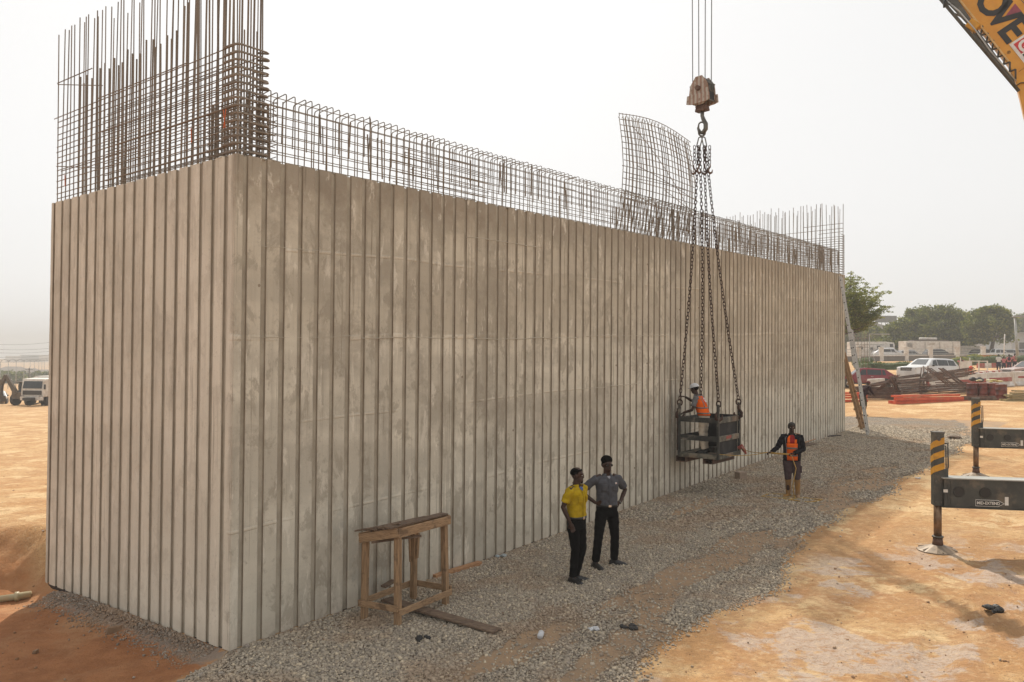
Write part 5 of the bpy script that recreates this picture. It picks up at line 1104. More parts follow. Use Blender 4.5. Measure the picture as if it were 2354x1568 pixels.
# ladders at the far end
wt = wallpt(LAB-1.0, -.16, WH-.05); lb = gp(1997, 1001)
wt = P(1920, 640, (A0+UU*(LAB-.6)+NN*.06).y); lb = Vector((0, 0, 0))
sL = LAB-.72; fdir = NN
topc = wallpt(sL, -.10, WH-.12); 
lb = gp(1995, 1000)
ax_ = (topc-lb).normalized(); side = Vector((0, 0, 1)).cross(ax_).normalized()
lad = empty('aluminium_ladder', lb, 'tall aluminium extension ladder leaning on the far end of the wall', 'ladder')
Ll = (topc-lb).length; nrm = side.cross(ax_)
sd2 = (UU*.75+VV*.1+Vector((0, 0, 0))).normalized(); sd2 = (sd2-ax_*sd2.dot(ax_)).normalized(); n2 = ax_.cross(sd2)
for sec_, (t0, t1, off, wd) in enumerate(((0, .66, 0, .40), (.42, 1.0, .07, .33))):
    for sx in (-1, 1):
        mb = MB(); mb.beam(ax_*Ll*t0+sd2*wd/2*sx+n2*off, ax_*Ll*t1+sd2*wd/2*sx+n2*off, .032, .085, up=n2); mb.build('side_rail', M['alu'], lad, bevel=.004)
    nr = int((t1-t0)*Ll/.28)
    for k in range(nr):
        t = t0+(k+.5)/nr*(t1-t0); c_ = ax_*Ll*t+n2*off; mb = MB(); mb.tube([c_-sd2*wd*.5, c_+sd2*wd*.5], .017, 6); mb.build('rung', M['alu'], lad, True)
        
        for sx in (-1, 1): mb = MB(); mb.disc(c_+sd2*(sx*(wd/2+.018)), .024, sd2, .008, 8); mb.build('rung_end', M['blackp'], lad)
wb = gp(1983, 987); wtp = wallpt(LAB+.10, .10, 3.05)
wl = empty('wooden_ladder', wb, 'rough wooden ladder leaning on the wall end behind the aluminium one', 'ladder'); ax_ = (wtp-wb).normalized(); Ll = (wtp-wb).length
sd2 = (UU-ax_*UU.dot(ax_)).normalized(); n2 = ax_.cross(sd2)
for sx in (-1, 1): mb = MB(); mb.beam(sd2*.2*sx, ax_*Ll+sd2*.2*sx, .05, .11, up=n2); mb.build('side_rail', M['woodz'], wl, bevel=.005)
for k in range(9): c_ = ax_*Ll*(k+.6)/9; mb = MB(); mb.beam(c_-sd2*.28+n2*.07, c_+sd2*.28+n2*.07, .025, .08, up=ax_); mb.build('rung', M['woodh'], wl, bevel=.003)
lv = gp(1983, 955)
# man behind the ladders, seen from the side, bending
r5, k5 = human('person', 'man in a dark jacket and red cap bending behind the ladders', lv, rad(110),
    dict(pelvis=(0, .02, .93), chest=(0, -.12, 1.24), neck=(0, -.24, 1.40), head=(0, -.32, 1.51), nod=rad(30), sh0=(-.19, -.19, 1.35), sh1=(.19, -.19, 1.35), el0=(-.2, -.34, 1.12), wr0=(-.14, -.52, 1.0), el1=(.2, -.34, 1.12), wr1=(.14, -.52, 1.0), kn0=(-.1, -.06, .5), kn1=(.1, .0, .5)),
    dict(trousers=cloth('dark_olive_trousers', (.06, .05, .035)), shirt=cloth('dark_maroon_jacket', (.035, .018, .022)), shoes=bpy.data.materials['muddy_yellow_boots'], boots=True, sleeve=1.9, hem=.75, shirt_grow=1.06, top_name='jacket', collar=M['redw']), H=1.72, vox=.016)
hair_cap(r5, k5, mat('dark_red_cap', (.12, .015, .02), .8), (.088, .108, .09), .045, .012, 'cap', -.4)
mb = MB(); a, b2 = k5['sh'][0], k5['sh'][1]; mb.beam(a+Vector((0, .0, .055)), b2+Vector((0, 0, .055)), .12, .012); mb.build('grey_yoke', mat('grey_yoke_cloth', (.16, .15, .15), .9), r5, bevel=.004)
# ================================================================== BACKGROUND, RIGHT
def stand(px, ytop, H, d0=20, d1=200):           # ground point where a thing of height H has its top on that photograph row
    d = np.geomspace(d0, d1, 1500); r = ray(px, ytop); f = terrain(r.x*d, d)+H-(CAM_H+r.z*d); k = np.where(f > 0)[0]
    k = d[k[0]] if len(k) else d1
    return Vector((r.x*k, k, G(r.x*k, k)))
def gd(px, d): r = ray(px, 800); return Vector((r.x*d, d, G(r.x*d, d)))
def car(label, loc, heading, paint, L=4.5, W=1.8, H=1.48, kind='hatch', group=None, slope=True, name='parked_car', cat='car', det=True):
    """heading: angle of the car's forward direction. Stations run nose (+x) to tail."""
    r = empty(name, loc, label, cat, group, heading)
    h = L/2; zb = .26; B = .60*H if kind != 'suv' else .58*H
    if kind == 'suv':   prof = [(1.0, .52, .52, .80), (.97, .60, .62, .92), (.80, .62, .635, .98), (.52, .645, .66, 1), (.47, .655, .70, 1), (.20, .655, .96, 1), (.0, .655, 1.0, 1), (-.55, .655, .985, 1), (-.80, .655, .95, 1), (-.96, .64, .66, .97), (-1.0, .50, .50, .9)]
    elif kind == 'pickup': prof = [(1.0, .50, .50, .85), (.96, .58, .60, .95), (.70, .60, .62, 1), (.42, .61, .63, 1), (.22, .61, .96, 1), (.0, .61, 1.0, 1), (-.22, .61, .97, 1), (-.30, .60, .61, 1), (-.90, .60, .61, 1), (-1.0, .55, .56, .96)]
    elif kind == 'sedan': prof = [(1.0, .42, .42, .78), (.96, .52, .53, .9), (.62, .58, .60, 1), (.42, .60, .62, 1), (.12, .61, .97, 1), (-.12, .61, 1.0, 1), (-.45, .61, .93, 1), (-.70, .62, .66, 1), (-.94, .60, .61, .94), (-1.0, .48, .48, .85)]
    else: prof = [(1.0, .42, .42, .78), (.95, .54, .55, .92), (.66, .60, .62, 1), (.50, .61, .64, 1), (.22, .62, .97, 1), (-.05, .62, 1.0, 1), (-.60, .62, .95, 1), (-.86, .62, .70, .97), (-.96, .58, .60, .95), (-1.0, .46, .46, .9)]
    hw = W/2; rings = []
    for x, b2, t, ws in prof:
        x *= h; zt, zbl = t*H, b2*H; hw_ = hw*ws; top_w = hw_*(.985 if zt-zbl < .12 else .74)
        rings.append([Vector(p) for p in ((x, -hw_*.86, zb), (x, hw_*.86, zb), (x, hw_, zb+.14), (x, hw_*1.0, zbl*.72), (x, hw_*.965, zbl), (x, top_w, zt-.04 if zt-zbl > .12 else zbl+.01), (x, top_w*.86, zt), (x, -top_w*.86, zt), (x, -top_w, zt-.04 if zt-zbl > .12 else zbl+.01), (x, -hw_*.965, zbl), (x, -hw_*1.0, zbl*.72), (x, -hw_, zb+.14))])
    mb = MB(); mb.loft(rings); mb.build('body', paint, r, True, bevel=.015)
    # side glass
    cab = [k for k, (x, b2, t, w_) in enumerate(prof) if t-b2 > .2]
    c0, c1 = cab[0], cab[-1]
    def sidept(x, f, s_):   # f: 0 belt .. 1 roof
        xs_ = [p[0]*h for p in prof]; k = next(i for i in range(len(xs_)-1) if xs_[i+1] <= x); t_ = (xs_[k]-x)/(xs_[k]-xs_[k+1])
        A_, B_ = rings[k], rings[k+1]; i0, i1 = (4, 5) if s_ > 0 else (9, 8)
        return lerp(lerp(A_[i0], B_[i0], t_), lerp(A_[i1], B_[i1], t_), f)
    x0, x1 = prof[c0][0]*h+.38*L*.11, prof[c1][0]*h-.02*L
    cuts = [x0, .02*h if kind != 'pickup' else 0.02*h, (x1 if kind == 'pickup' else -.48*h), x1]
    if kind == 'pickup': cuts = [x0, .02*h, x1]
    for s_ in (1, -1):
        for k in range(len(cuts)-1):
            a, b2 = cuts[k]-.035, cuts[k+1]+.035
            if a-b2 < .12: continue
            t0 = .86 if k else .80
            A_ = sidept(a, .08, s_); B_ = sidept(b2, .08, s_); C_ = sidept(b2-(.0 if k < len(cuts)-2 else -.10), .86, s_); D_ = sidept(a-(.22 if k == 0 else 0), .86, s_)
            n_ = Vector((0, s_*.012, .004)); mb = MB(); mb.prism([A_+n_*.2, B_+n_*.2, C_+n_*.2, D_+n_*.2], n_); mb.build('side_window', M['glass'], r)
        for xx in ((.10*h), ):
            mb = MB(); mb.box(Vector((xx-.25*h, s_*(hw*.995), .56*H)), (.16, .02, .03)); mb.build('door_handle', M['blackp'] if kind == 'suv' else M['chrome'], r)
        m0 = sidept(x0-.02, .12, s_)+Vector((0, s_*.10, .03)); mb = MB(); mb.ellip(m0, (.09, .11, .08), None, 8, 6); mb.build('wing_mirror', M['blackp'], r, True)
    def glassq(k0, k1, f0, f1, nm):
        A_, B_ = rings[k0], rings[k1]; e = lambda R_, f: (R_[7]*.90+R_[6]*.10, R_[6]*.90+R_[7]*.10)
        a0, a1 = e(A_, 0); b0, b1 = e(B_, 0); p = [lerp(a0, b0, f0), lerp(a1, b1, f0), lerp(a1, b1, f1), lerp(a0, b0, f1)]; n_ = (p[1]-p[0]).cross(p[3]-p[0]).normalized(); n_ = n_ if n_.z > 0 else -n_
        mb = MB(); mb.prism([q+n_*.002 for q in p], n_*.01); mb.build(nm, M['glass'], r)
    glassq(c0-1, c0, .10, .97, 'windscreen'); 
    if c1+1 < len(prof): glassq(c1, c1+1, .08, .85, 'rear_window')
    wr_ = .355 if kind in ('suv', 'pickup') else .31
    for sx in (.62, -.60):
        for s_ in (1, -1):
            mb = MB(); mb.disc((sx*h, s_*(hw-.03), wr_+.02), wr_*1.16, (0, 1, 0), .075, 20); mb.build('wheel_arch', M['blackp'], r)
            mb = MB(); mb.disc((sx*h, s_*(hw-.07), wr_), wr_, (0, 1, 0), .23, 20); w_ = mb.build('wheel', M['tyre'], r)
            mb = MB(); mb.disc((sx*h, s_*(hw+.048), wr_), wr_*.66, (0, 1, 0), .01, 16); [mb.beam((sx*h, s_*(hw+.055), wr_), (sx*h+wr_*.6*math.cos(q), s_*(hw+.055), wr_+wr_*.6*math.sin(q)), .03, .05, up=(0, 1, 0)) for q in [k*1.2566 for k in range(5)]]; mb.build('rim', M['rim'], w_)
    if det:
        for s_ in (1, -1):
            mb = MB(); mb.box(Vector((h*.955, s_*hw*.66, prof[1][1]*H-.09)), (.16, hw*.42, .11)); mb.build('headlight', M['lamp'], r, bevel=.02)
            mb = MB(); mb.box(Vector((-h*.985, s_*hw*.76, .56*H)), (.10, hw*.22, .22)); mb.build('tail_light', M['redlamp'], r, bevel=.02)
        mb = MB(); mb.box(Vector((h*.985, 0, prof[1][1]*H-.13)), (.08, hw*1.0, .17 if kind != 'suv' else .26)); g_ = mb.build('grille', M['blackp'], r, bevel=.01)
        for k in range(3): mb = MB(); mb.box(Vector((h*.985+.043, 0, prof[1][1]*H-.185+.05*k)), (.01, hw*.8, .012)); mb.build('grille_bar', M['chrome'], g_)
        mb = MB(); mb.box(Vector((h*.97, 0, zb+.13)), (.14, hw*1.5, .10)); mb.build('bumper', M['blackp'], r, bevel=.02)
        for s_ in (1, -1): mb = MB(); mb.box(Vector((0, s_*(hw*.93), zb+.03)), (L*.52, .06, .07)); mb.build('sill', M['blackp'], r)
    return r
def paint(n, c, r_=.25): return mat(n, c, r_, 0, tuple(x*.9 for x in c), 2, dirt=(.35, .27, .2), dirtamt=.25)
WP = paint('white_car_paint', (.62, .64, .66)); SP = paint('silver_car_paint', (.34, .35, .36)); BP = paint('black_car_paint', (.03, .032, .036)); RP = paint('maroon_car_paint', (.22, .018, .03)); PP = paint('rosy_silver_paint', (.36, .26, .24))
v = stand(2132, 823.5, 1.84); suv = car('white luxury four wheel drive parked beyond the steel piles', v, math.pi+rad(25), WP, 5.0, 2.02, 1.84, 'suv')
mb = MB(); mb.box(Vector((2.5*.42, 1.012, .86)), (.12, .012, .42)); mb.build('side_vent', M['blackp'], suv)
v = stand(1988, 845.5, 1.42); car('maroon hatchback partly hidden behind the ladders', v, math.pi-rad(12), RP, 4.0, 1.7, 1.42, 'hatch')
car('rosy silver car cut by the right edge of the photograph', stand(2366, 829.5, 1.42), math.pi+rad(10), PP, 4.3, 1.75, 1.42, 'sedan')
FD = 118
car('white van with a sloping front behind the first fence bay', gd(2042, 126), rad(-4), WP, 5.0, 1.9, 1.95, 'hatch', det=False)
car('silver estate car behind the second fence bay', gd(2090, 126), rad(-3), SP, 4.9, 1.8, 1.62, 'hatch', det=False)
car('black car behind the third fence bay', gd(2158, 126), rad(-3), BP, 4.6, 1.8, 1.72, 'suv', det=False)
car('white pickup beyond the right end of the fence', gd(2292, 130), rad(-4), WP, 5.2, 1.85, 1.8, 'pickup', det=False)
car('dark car left of the white pickup', gd(2262, 136), rad(-5), BP, 4.5, 1.8, 1.75, 'suv', det=False)
car('silver car right of the white pickup', gd(2322, 138), rad(-4), SP, 4.6, 1.8, 1.75, 'suv', det=False)
car('grey car at the right edge beyond the lamp post', gd(2356, 138), rad(-4), SP, 4.6, 1.8, 1.8, 'suv', det=False)

def human_far(label, px, ytop, H, shirt, trou, rz=0, **k):
    v = stand(px, ytop, H); pose = dict(kn0=(-.1, .06*k.get('st', 1), .5), an0=(-.1, .16*k.get('st', 1), .09), kn1=(.1, -.08*k.get('st', 1), .5), an1=(.1, -.1*k.get('st', 1), .09)); pose.update(k.get('pose', {}))
    r, kk = human('person', label, v, rz, pose, dict(trousers=trou, shirt=shirt, shoes=SH, hem=k.get('hem', .05), sleeve=.8), H=H, vox=.024, group=k.get('group')); hair_cap(r, kk, HAIR, (.086, .104, .09), .045, .015); return r, kk
PK = cloth('pink_school_shirt', (.55, .19, .20)); NV = cloth('navy_skirt_cloth', (.03, .025, .045)); WS = cloth('white_school_shirt', (.6, .58, .56)); BAG = cloth('khaki_backpack', (.26, .21, .15)); DB = cloth('dark_backpack', (.05, .03, .05))
def bag(r, kk, m, y=.15): mb = MB(); c_ = kk['ch']+Vector((0, y, -.02)); mb.ellip(c_, (.15, .09, .20), None, 12, 8); mb.build('backpack', m, r, True)
def skirt(r, kk, m):
    mb = MB(); mb.loft(rings_t([(kk['pel']+Vector((0, 0, .02)), .17, .13, 0), (kk['pel']+Vector((0, 0, -.25)), .22, .18, 0), (kk['pel']+Vector((0, 0, -.45)), .24, .20, 0)])); mb.build('skirt', m, r, True)
r, kk = human_far('woman in a pink shirt and dark trousers raising a phone near the sign', 2209, 821.5, 1.68, PK, NV, rad(160), st=.4, pose=dict(el1=(.25, -.28, 1.36), wr1=(.10, -.34, 1.58), el0=(-.25, -.26, 1.34), wr0=(-.08, -.34, 1.56))); bag(r, kk, DB)
r, kk = human_far('schoolgirl in a white shirt and dark skirt walking away on the road', 2295, 814.5, 1.66, WS, NV, rad(165), pose=dict(wr0=(-.34, .05, .95))); skirt(r, kk, NV)
r, kk = human_far('short child in pink walking between the white shirt and the taller pair', 2306.5, 819.5, 1.42, PK, NV, rad(170)); skirt(r, kk, NV)
r, kk = human_far('person in pink with a dark bag, left of the khaki backpack', 2319, 814.5, 1.64, PK, NV, rad(150)); bag(r, kk, DB)
r, kk = human_far('person in a pink shirt carrying a khaki backpack at far right', 2332, 812.5, 1.70, PK, NV, rad(190)); bag(r, kk, BAG)

# concrete barriers
NJ = [(-.30, 0), (-.30, .08), (-.16, .30), (-.11, 1.0), (.11, 1.0), (.16, .30), (.30, .08), (.30, 0)]
def barrier(p0, p1, label, stripe=None, hs=1.0, group=None, name='concrete_barrier'):
    d = (p1-p0).normalized(); n_ = Vector((d.y, -d.x, 0)).normalized(); n_ = n_ if n_.y < 0 else -n_
    r = empty(name, p0, label, 'barrier', group); mb = MB(); mb.prism([n_*x+Vector((0, 0, z*hs)) for x, z in NJ], p1-p0); mb.build('body', M['white'], r, bevel=.02)
    L = (p1-p0).length
    if stripe == 'band':
        mb = MB(); mb.prism([n_*.150+Vector((0, 0, .36))+d*.1, n_*.150+Vector((0, 0, .36))+d*(L-.1), n_*.126+Vector((0, 0, .64))+d*(L-.1), n_*.126+Vector((0, 0, .64))+d*.1], n_*.012); mb.build('red_band', M['redw'], r)
    if stripe == 'smear':
        mb = MB(); mb.prism([n_*.140+Vector((0, 0, .55))+d*.3, n_*.140+Vector((0, 0, .50))+d*(1.1), n_*.130+Vector((0, 0, .66))+d*(1.2), n_*.130+Vector((0, 0, .68))+d*.35], n_*.012); mb.build('red_smear', M['redw'], r)
    if stripe == 'end':
        mb = MB(); mb.prism([n_*.165*1+Vector((0, 0, .32))+d*.05, n_*.165+Vector((0, 0, .32))+d*.35, n_*.128+Vector((0, 0, .85))+d*.2, n_*.128+Vector((0, 0, .85))+d*.05], n_*.012); mb.build('red_end', M['redw'], r)
    return r
bt = lambda px, y: stand(px, y, 1.0)
barrier(bt(1996, 871.5), bt(2030, 869.5), 'white concrete barrier just right of the ladders, partly behind the piles')
barrier(bt(2050, 867.5), bt(2110, 865), 'white concrete barrier in front of the front wheel of the white car')
barrier(bt(2123, 864), bt(2195, 862), 'white concrete barrier with a red end below the white car', 'end')
barrier(bt(2200, 861), bt(2264, 857.5), 'white concrete barrier with a red band under the orange beacon', 'band')
barrier(bt(2267, 857), bt(2324, 855), 'white concrete barrier with a dark red band right of the beacon', 'band')
barrier(bt(2328, 854.5), bt(2400, 851), 'white concrete barrier with a red smear at the right edge', 'smear')
def kerb(pa, pb, n, label, H=.5, W_=.4):
    r = empty('painted_kerb', pa, label, 'kerb'); d = (pb-pa)/n; n_ = Vector((d.y, -d.x, 0)).normalized()*W_/2
    for k in range(n):
        a = d*k+d*.01; mb = MB(); mb.prism([a-n_, a+n_, a+n_*.75+Vector((0, 0, H)), a-n_*.75+Vector((0, 0, H))], d*.98); mb.build('block', M['white'] if k % 2 else M['redw'], r)
kerb(stand(2200, 859.5, .5), stand(2330, 847.5, .5), 18, 'red and white kerb running behind the tall concrete barriers')
kerb(stand(1985, 868, .5), stand(2060, 865, .5), 8, 'short red and white kerb between the maroon car and the white car')
kerb(stand(2246, 835.5, .5), stand(2400, 832.5, .5), 10, 'far red and white kerb behind the walking schoolchildren')
# beacon
v = bt(2231, 859.5); mb = MB(v); base = v+Vector((0, -.0, 1.0)); bc = empty('warning_beacon', base, 'orange warning beacon on a short post on the concrete barrier', 'beacon')
mb = MB(); mb.tube([(0, 0, 0), (0, 0, .28)], .05, 10); mb.build('post', M['tape'], bc, True); mb = MB(); mb.ellip((0, 0, .40), (.14, .10, .15)); mb.build('lens', mat('orange_lens', (.85, .10, .03), .25), bc, True)
# piles of steel
def pile(name, px, py, label, cat, specs, m=None):
    v = gp(px, py); r = empty(name, v, label, cat)
    for (x0, y0, z0, x1, y1, z1, n_, step, rad_) in specs:
        for k in range(n_):
            s_ = Vector(step)*k; a = Vector((x0, y0, z0))+s_+Vector((J(.08), J(.08), J(.012))); b2 = Vector((x1, y1, z1))+s_+Vector((J(.10), J(.1), J(.015)))
            mb = MB(); (mb.tube([a, b2], rad_, 5) if rad_ > 0 else mb.beam(a, b2, -rad_*1.4, -rad_)); mb.build('bar', m or M['rustbeam'], r, rad_ > 0)
    return r
pile('steel_frame_stack', 2030, 921, 'brown steel frames stacked flat beside the ladder foot with bars fanned on top', 'steel pile', [(-1.3, 0, .05, 1.3, .15, .05, 13, (0, .05, .055), -.04), (-1.3, .8, .10, 1.3, 1.0, .10, 12, (0, .05, .055), -.04), (-1.4, .6, .62, .6, .5, 1.02, 9, (.05, .03, .02), .022), (-1.2, .3, .72, .3, .6, .98, 8, (.14, .05, .01), .022), (-.2, .4, .60, .9, .5, 1.45, 8, (.06, .05, .0), .022), (.9, .4, .62, .5, .3, 1.42, 7, (.06, .03, -.02), .025)])
pile('steel_frame_stack', 2090, 917, 'wide pile of rusty bars with loose ends, left of the fanned frames', 'steel pile', [(-1.2, 0, .05, 1.3, .1, .08, 17, (0, .04, .052), .022), (-1.1, .4, .85, 1.3, .5, 1.05, 6, (.06, .05, .035), .028), (-1.35, .2, .05, -1.05, .2, 1.05, 6, (.10, .03, 0), .026), (-.4, .1, .30, 1.35, .3, .24, 6, (0, .0, .12), .026), (-.9, .3, 1.06, 1.0, .7, 1.30, 5, (.03, .08, .03), .024)])
pile('steel_frame_stack', 2168, 914, 'rusty steel frames leaning up in a fan above a zigzag stack', 'steel pile', [(-1.3, 0, .05, 1.5, .0, .26, 13, (0, .02, .05), .022), (-1.1, .4, .3, -.95, .6, 1.75, 5, (.10, .06, .03), .03), (.4, .3, .70, -.75, .6, 1.72, 5, (.12, .05, .0), .028), (1.3, .3, .65, .05, .7, 1.72, 6, (.08, .05, .0), .028), (1.5, .0, .28, 2.5, .4, .10, 12, (0, .02, .05), .022), (.2, 1.0, 1.0, 2.6, 1.2, 1.40, 8, (.02, .06, .05), .026)])
pile('steel_frame_stack', 2205, 908, 'bundle of long rusty bars behind the fanned frames, left of the drums', 'steel pile', [(-1.6, .9, .75, 1.3, 1.3, 1.15, 9, (.02, .05, .06), .028), (-1.0, .6, .1, 1.2, .8, .12, 6, (0, .05, .12), -.06)])
pile('orange_beam_stack', 2056, 930, 'long orange red steel beams stacked on the sand in front of the piles', 'beam stack', [(.0, 0, .09, 4.6, 1.3, .10, 3, (0, .22, .0), -.16), (.1, .05, .27, 4.4, 1.3, .29, 2, (.05, .2, .0), -.16), (-.1, .0, .44, 4.2, 1.2, .46, 2, (.06, .2, .0), -.10)], M['orangebeam'])
pile('orange_beam_stack', 1950, 925, 'short orange red beams lying behind the foot of the wooden ladder', 'beam stack', [(-.6, 0, .08, 1.1, .1, .08, 2, (0, .2, .0), -.12), (-.5, 0, .26, 1.1, .1, .26, 3, (0, .15, .12), -.10)], M['orangebeam'])
lump(1968, 914, .25, M['tape'], 'orange_cloth', 'bright orange cloth heap behind the ladders', 'cloth', seed=12, flat=.9)
for k, (px, py, lab) in enumerate(((2234, 917, 'leftmost dark red oil drum beside the rusty bars'), (2258, 916.5, 'middle dark red oil drum with rubbish on top'), (2282, 917, 'third dark red oil drum from the left'), (2301, 920, 'rightmost dark oil drum, slightly in front'))):
    v = gp(px, py); r = empty('oil_drum', v, lab, 'drum', 'dark red oil drums in a row'); R_ = .285
    pr_ = [(R_, 0), (R_*1.03, .02), (R_, .04), (R_, .28), (R_*1.05, .30), (R_, .32), (R_, .57), (R_*1.05, .59), (R_, .61), (R_, .84), (R_*1.03, .86), (R_, .88)]
    mb = MB(); mb.loft([[Vector((r_*math.cos(a), r_*math.sin(a), z)) for a in [2*math.pi*q/20 for q in range(20)]] for r_, z in pr_]); mb.build('shell', M['barrel'], r, True)
    mb = MB(); mb.disc((.1, -.1, .885), .04, (0, 0, 1), .02, 10); mb.build('bung', M['steelgrey'], r)
v = gp(2270, 916); v.z += .93
mb = MB(v); rn = random.Random(5)
for k in range(10): mb.ellip(v+Vector((rn.uniform(-.7, .7), rn.uniform(-.15, .15), rn.uniform(0, .12))), (rn.uniform(.1, .25), .12, .05), RZ(rn.random()*3), 7, 5)
tag(mb.build('rubbish_heap', mat('pale_rubbish', (.52, .52, .46), .6, 0, (.50, .42, .12), 3), None), 'pale plastic rubbish heaped on top of the oil drums', 'rubbish')
v = gp(2243, 911); v.z += .9; mb = MB(v); [mb.ellip(v+Vector((rn.uniform(-.4, .4), .1, rn.uniform(.05, .2))), (.22, .15, .12), RZ(k), 7, 5) for k in range(5)]; tag(mb.build('black_sack_heap', M['litter'], None), 'heap of black sacks behind the leftmost oil drum', 'sacks')
pile('timber_stack', 2250, 921, 'flat brown timbers lying in front of the oil drums', 'timber stack', [(-1.0, 0, .05, 1.3, .0, .05, 3, (0, .10, .0), -.07), (-.9, 0, .13, 1.3, .0, .13, 3, (.02, .10, .0), -.07), (-.9, .05, .21, 1.2, .05, .21, 2, (.02, .10, .0), -.07)])
pile('timber_stack', 2338, 923, 'stack of yellowish timbers at the right edge beyond the outrigger', 'timber stack', [(-.6, 0, .06, 2.4, .1, .06, 4, (0, .14, .0), -.10), (-.35, 0, .19, 2.4, .1, .19, 4, (0, .14, .0), -.09), (-.5, .05, .31, 2.3, .1, .31, 4, (0, .13, .0), -.09), (-.2, .1, .43, 2.3, .1, .43, 3, (0, .13, .0), -.08), (-.1, .1, .55, 2.3, .1, .54, 2, (0, .13, .0), -.07)], M['woodpile'])

# hedges
def leaf_cloud(pts, size, m, name, parent, seed=0, flat=.0, jit=None):
    r_ = np.random.default_rng(seed); n = len(pts); u = r_.normal(size=(n, 3)); u /= np.linalg.norm(u, axis=1)[:, None]; w_ = r_.normal(size=(n, 3))
    if flat: u[:, 2] *= flat; w_[:, 2] *= flat; u /= np.linalg.norm(u, axis=1)[:, None]
    w_ -= u*(w_*u).sum(1)[:, None]; w_ /= np.linalg.norm(w_, axis=1)[:, None]; s_ = size*(.55+.9*r_.random(n))[:, None]
    V = np.stack([pts-u*s_*.5, pts+w_*s_*.32, pts+u*s_*.5, pts-w_*s_*.32], 1).reshape(-1, 3); F = np.arange(4*n).reshape(-1, 4)
    o = link(name, np_mesh(name, V, F, m, 4), parent); return o
def hedge(pa, pb, H, W_, label, m, seed, dens=900):
    r = empty('hedge', pa, label, 'hedge'); d = pb-pa; L = d.length; dn = d.normalized(); n_ = Vector((dn.y, -dn.x, 0)); rr = np.random.default_rng(seed)
    mb = MB(); rings = []
    k_ = max(3, int(L/.6))
    for k in range(k_+1):
        t = k/k_; hh = H*(.86+.08*math.sin(k*1.3+seed)); c_ = d*t; rings.append([c_-n_*W_*.42, c_+n_*W_*.42, c_+n_*W_*.42+Vector((0, 0, hh*.8)), c_+n_*W_*.25+Vector((0, 0, hh)), c_-n_*W_*.25+Vector((0, 0, hh)), c_-n_*W_*.42+Vector((0, 0, hh*.8))])
    mb.loft(rings); mb.build('twiggy_core', bpy.data.materials['hedge_leaves'], r)
    n = int(dens*L*.6); t = rr.random(n); a = rr.random(n)*math.pi; x_ = np.cos(a)*W_*.52; z_ = np.abs(np.sin(a))**.35*H*(.93+.10*np.sin(t*L*1.7+seed)); z_ = np.where(rr.random(n) < .5, z_*rr.random(n), z_)
    pts = np.stack([d.x*t+n_.x*x_, d.y*t+n_.y*x_, d.z*t+z_], -1)+rr.normal(size=(n, 3))*.03; leaf_cloud(pts, .13, m, 'foliage', r, seed)
hedge(stand(1996, 832, .85), stand(2092, 831.5, .85), .85, 1.2, 'long clipped green hedge on the far side of the road left of the white car', M['leafh'], 1, 420)
hedge(stand(1975, 830, .85), stand(1991, 832.5, .85), .8, 1.2, 'short clipped hedge beside the ladder, left of the long hedge', M['leafh'], 2, 420)
hedge(gd(1966, 102), gd(1998, 103), 1.0, 1.3, 'rounded green hedge clump in front of the low wall near the ladder', M['leafh'], 3, 420)
hedge(stand(2248, 817.5, 1.15), stand(2420, 815, 1.15), 1.15, 1.5, 'tall clipped hedge behind the schoolchildren at the right', M['leafh'], 4, 420)
hedge(stand(2190, 822, 1.0), stand(2228, 820, 1.0), 1.0, 1.2, 'golden green hedge behind the white car roof', M['leafy'], 5, 420)
hedge(stand(2228, 816, 1.2), stand(2250, 815, 1.2), 1.2, 1.4, 'golden bush at the left end of the tall hedge', M['leafy'], 6, 420)

# fence wall: low wall, piers and rails
fa, fb = gd(1925, FD), gd(2256, FD+2)
fw = empty('boundary_fence', fa, 'low rendered wall with white piers and thin rails along the far road', 'fence'); fd = fb-fa; fn = fd.normalized()
mb = MB(); mb.beam(Vector((0, 0, .38)), fd+Vector((0, 0, .38)), .25, .8); mb.build('low_wall', M['stonewall'], fw)
mb = MB(); mb.beam(Vector((0, 0, .83)), fd+Vector((0, 0, .83)), .36, .09); mb.build('coping', M['white'], fw)
for k, px in enumerate((1934, 1990.5, 2048, 2083-.5+0, 2141, 2200, 2253)):
    px = (1934, 1973, 2025, 2082.5, 2138, 2199, 2259)[k]
    r_ = ray(px, 800); tt = ((fa.x*r_.y-fa.y*r_.x)/(fd.y*r_.x-fd.x*r_.y)); c_ = fd*tt
    mb = MB(); mb.box(c_+Vector((0, -.02, 1.0)), (.55, .45, 2.0)); mb.build('pier', M['white'], fw, bevel=.02); mb = MB(); mb.box(c_+Vector((0, -.02, 2.05)), (.68, .58, .12)); mb.build('pier_cap', M['white'], fw, bevel=.02)
for z_ in (1.05, 1.4, 1.8): mb = MB(); mb.tube([Vector((0, 0, z_)), fd+Vector((0, 0, z_))], .028, 5); mb.build('rail', M['pole'], fw)
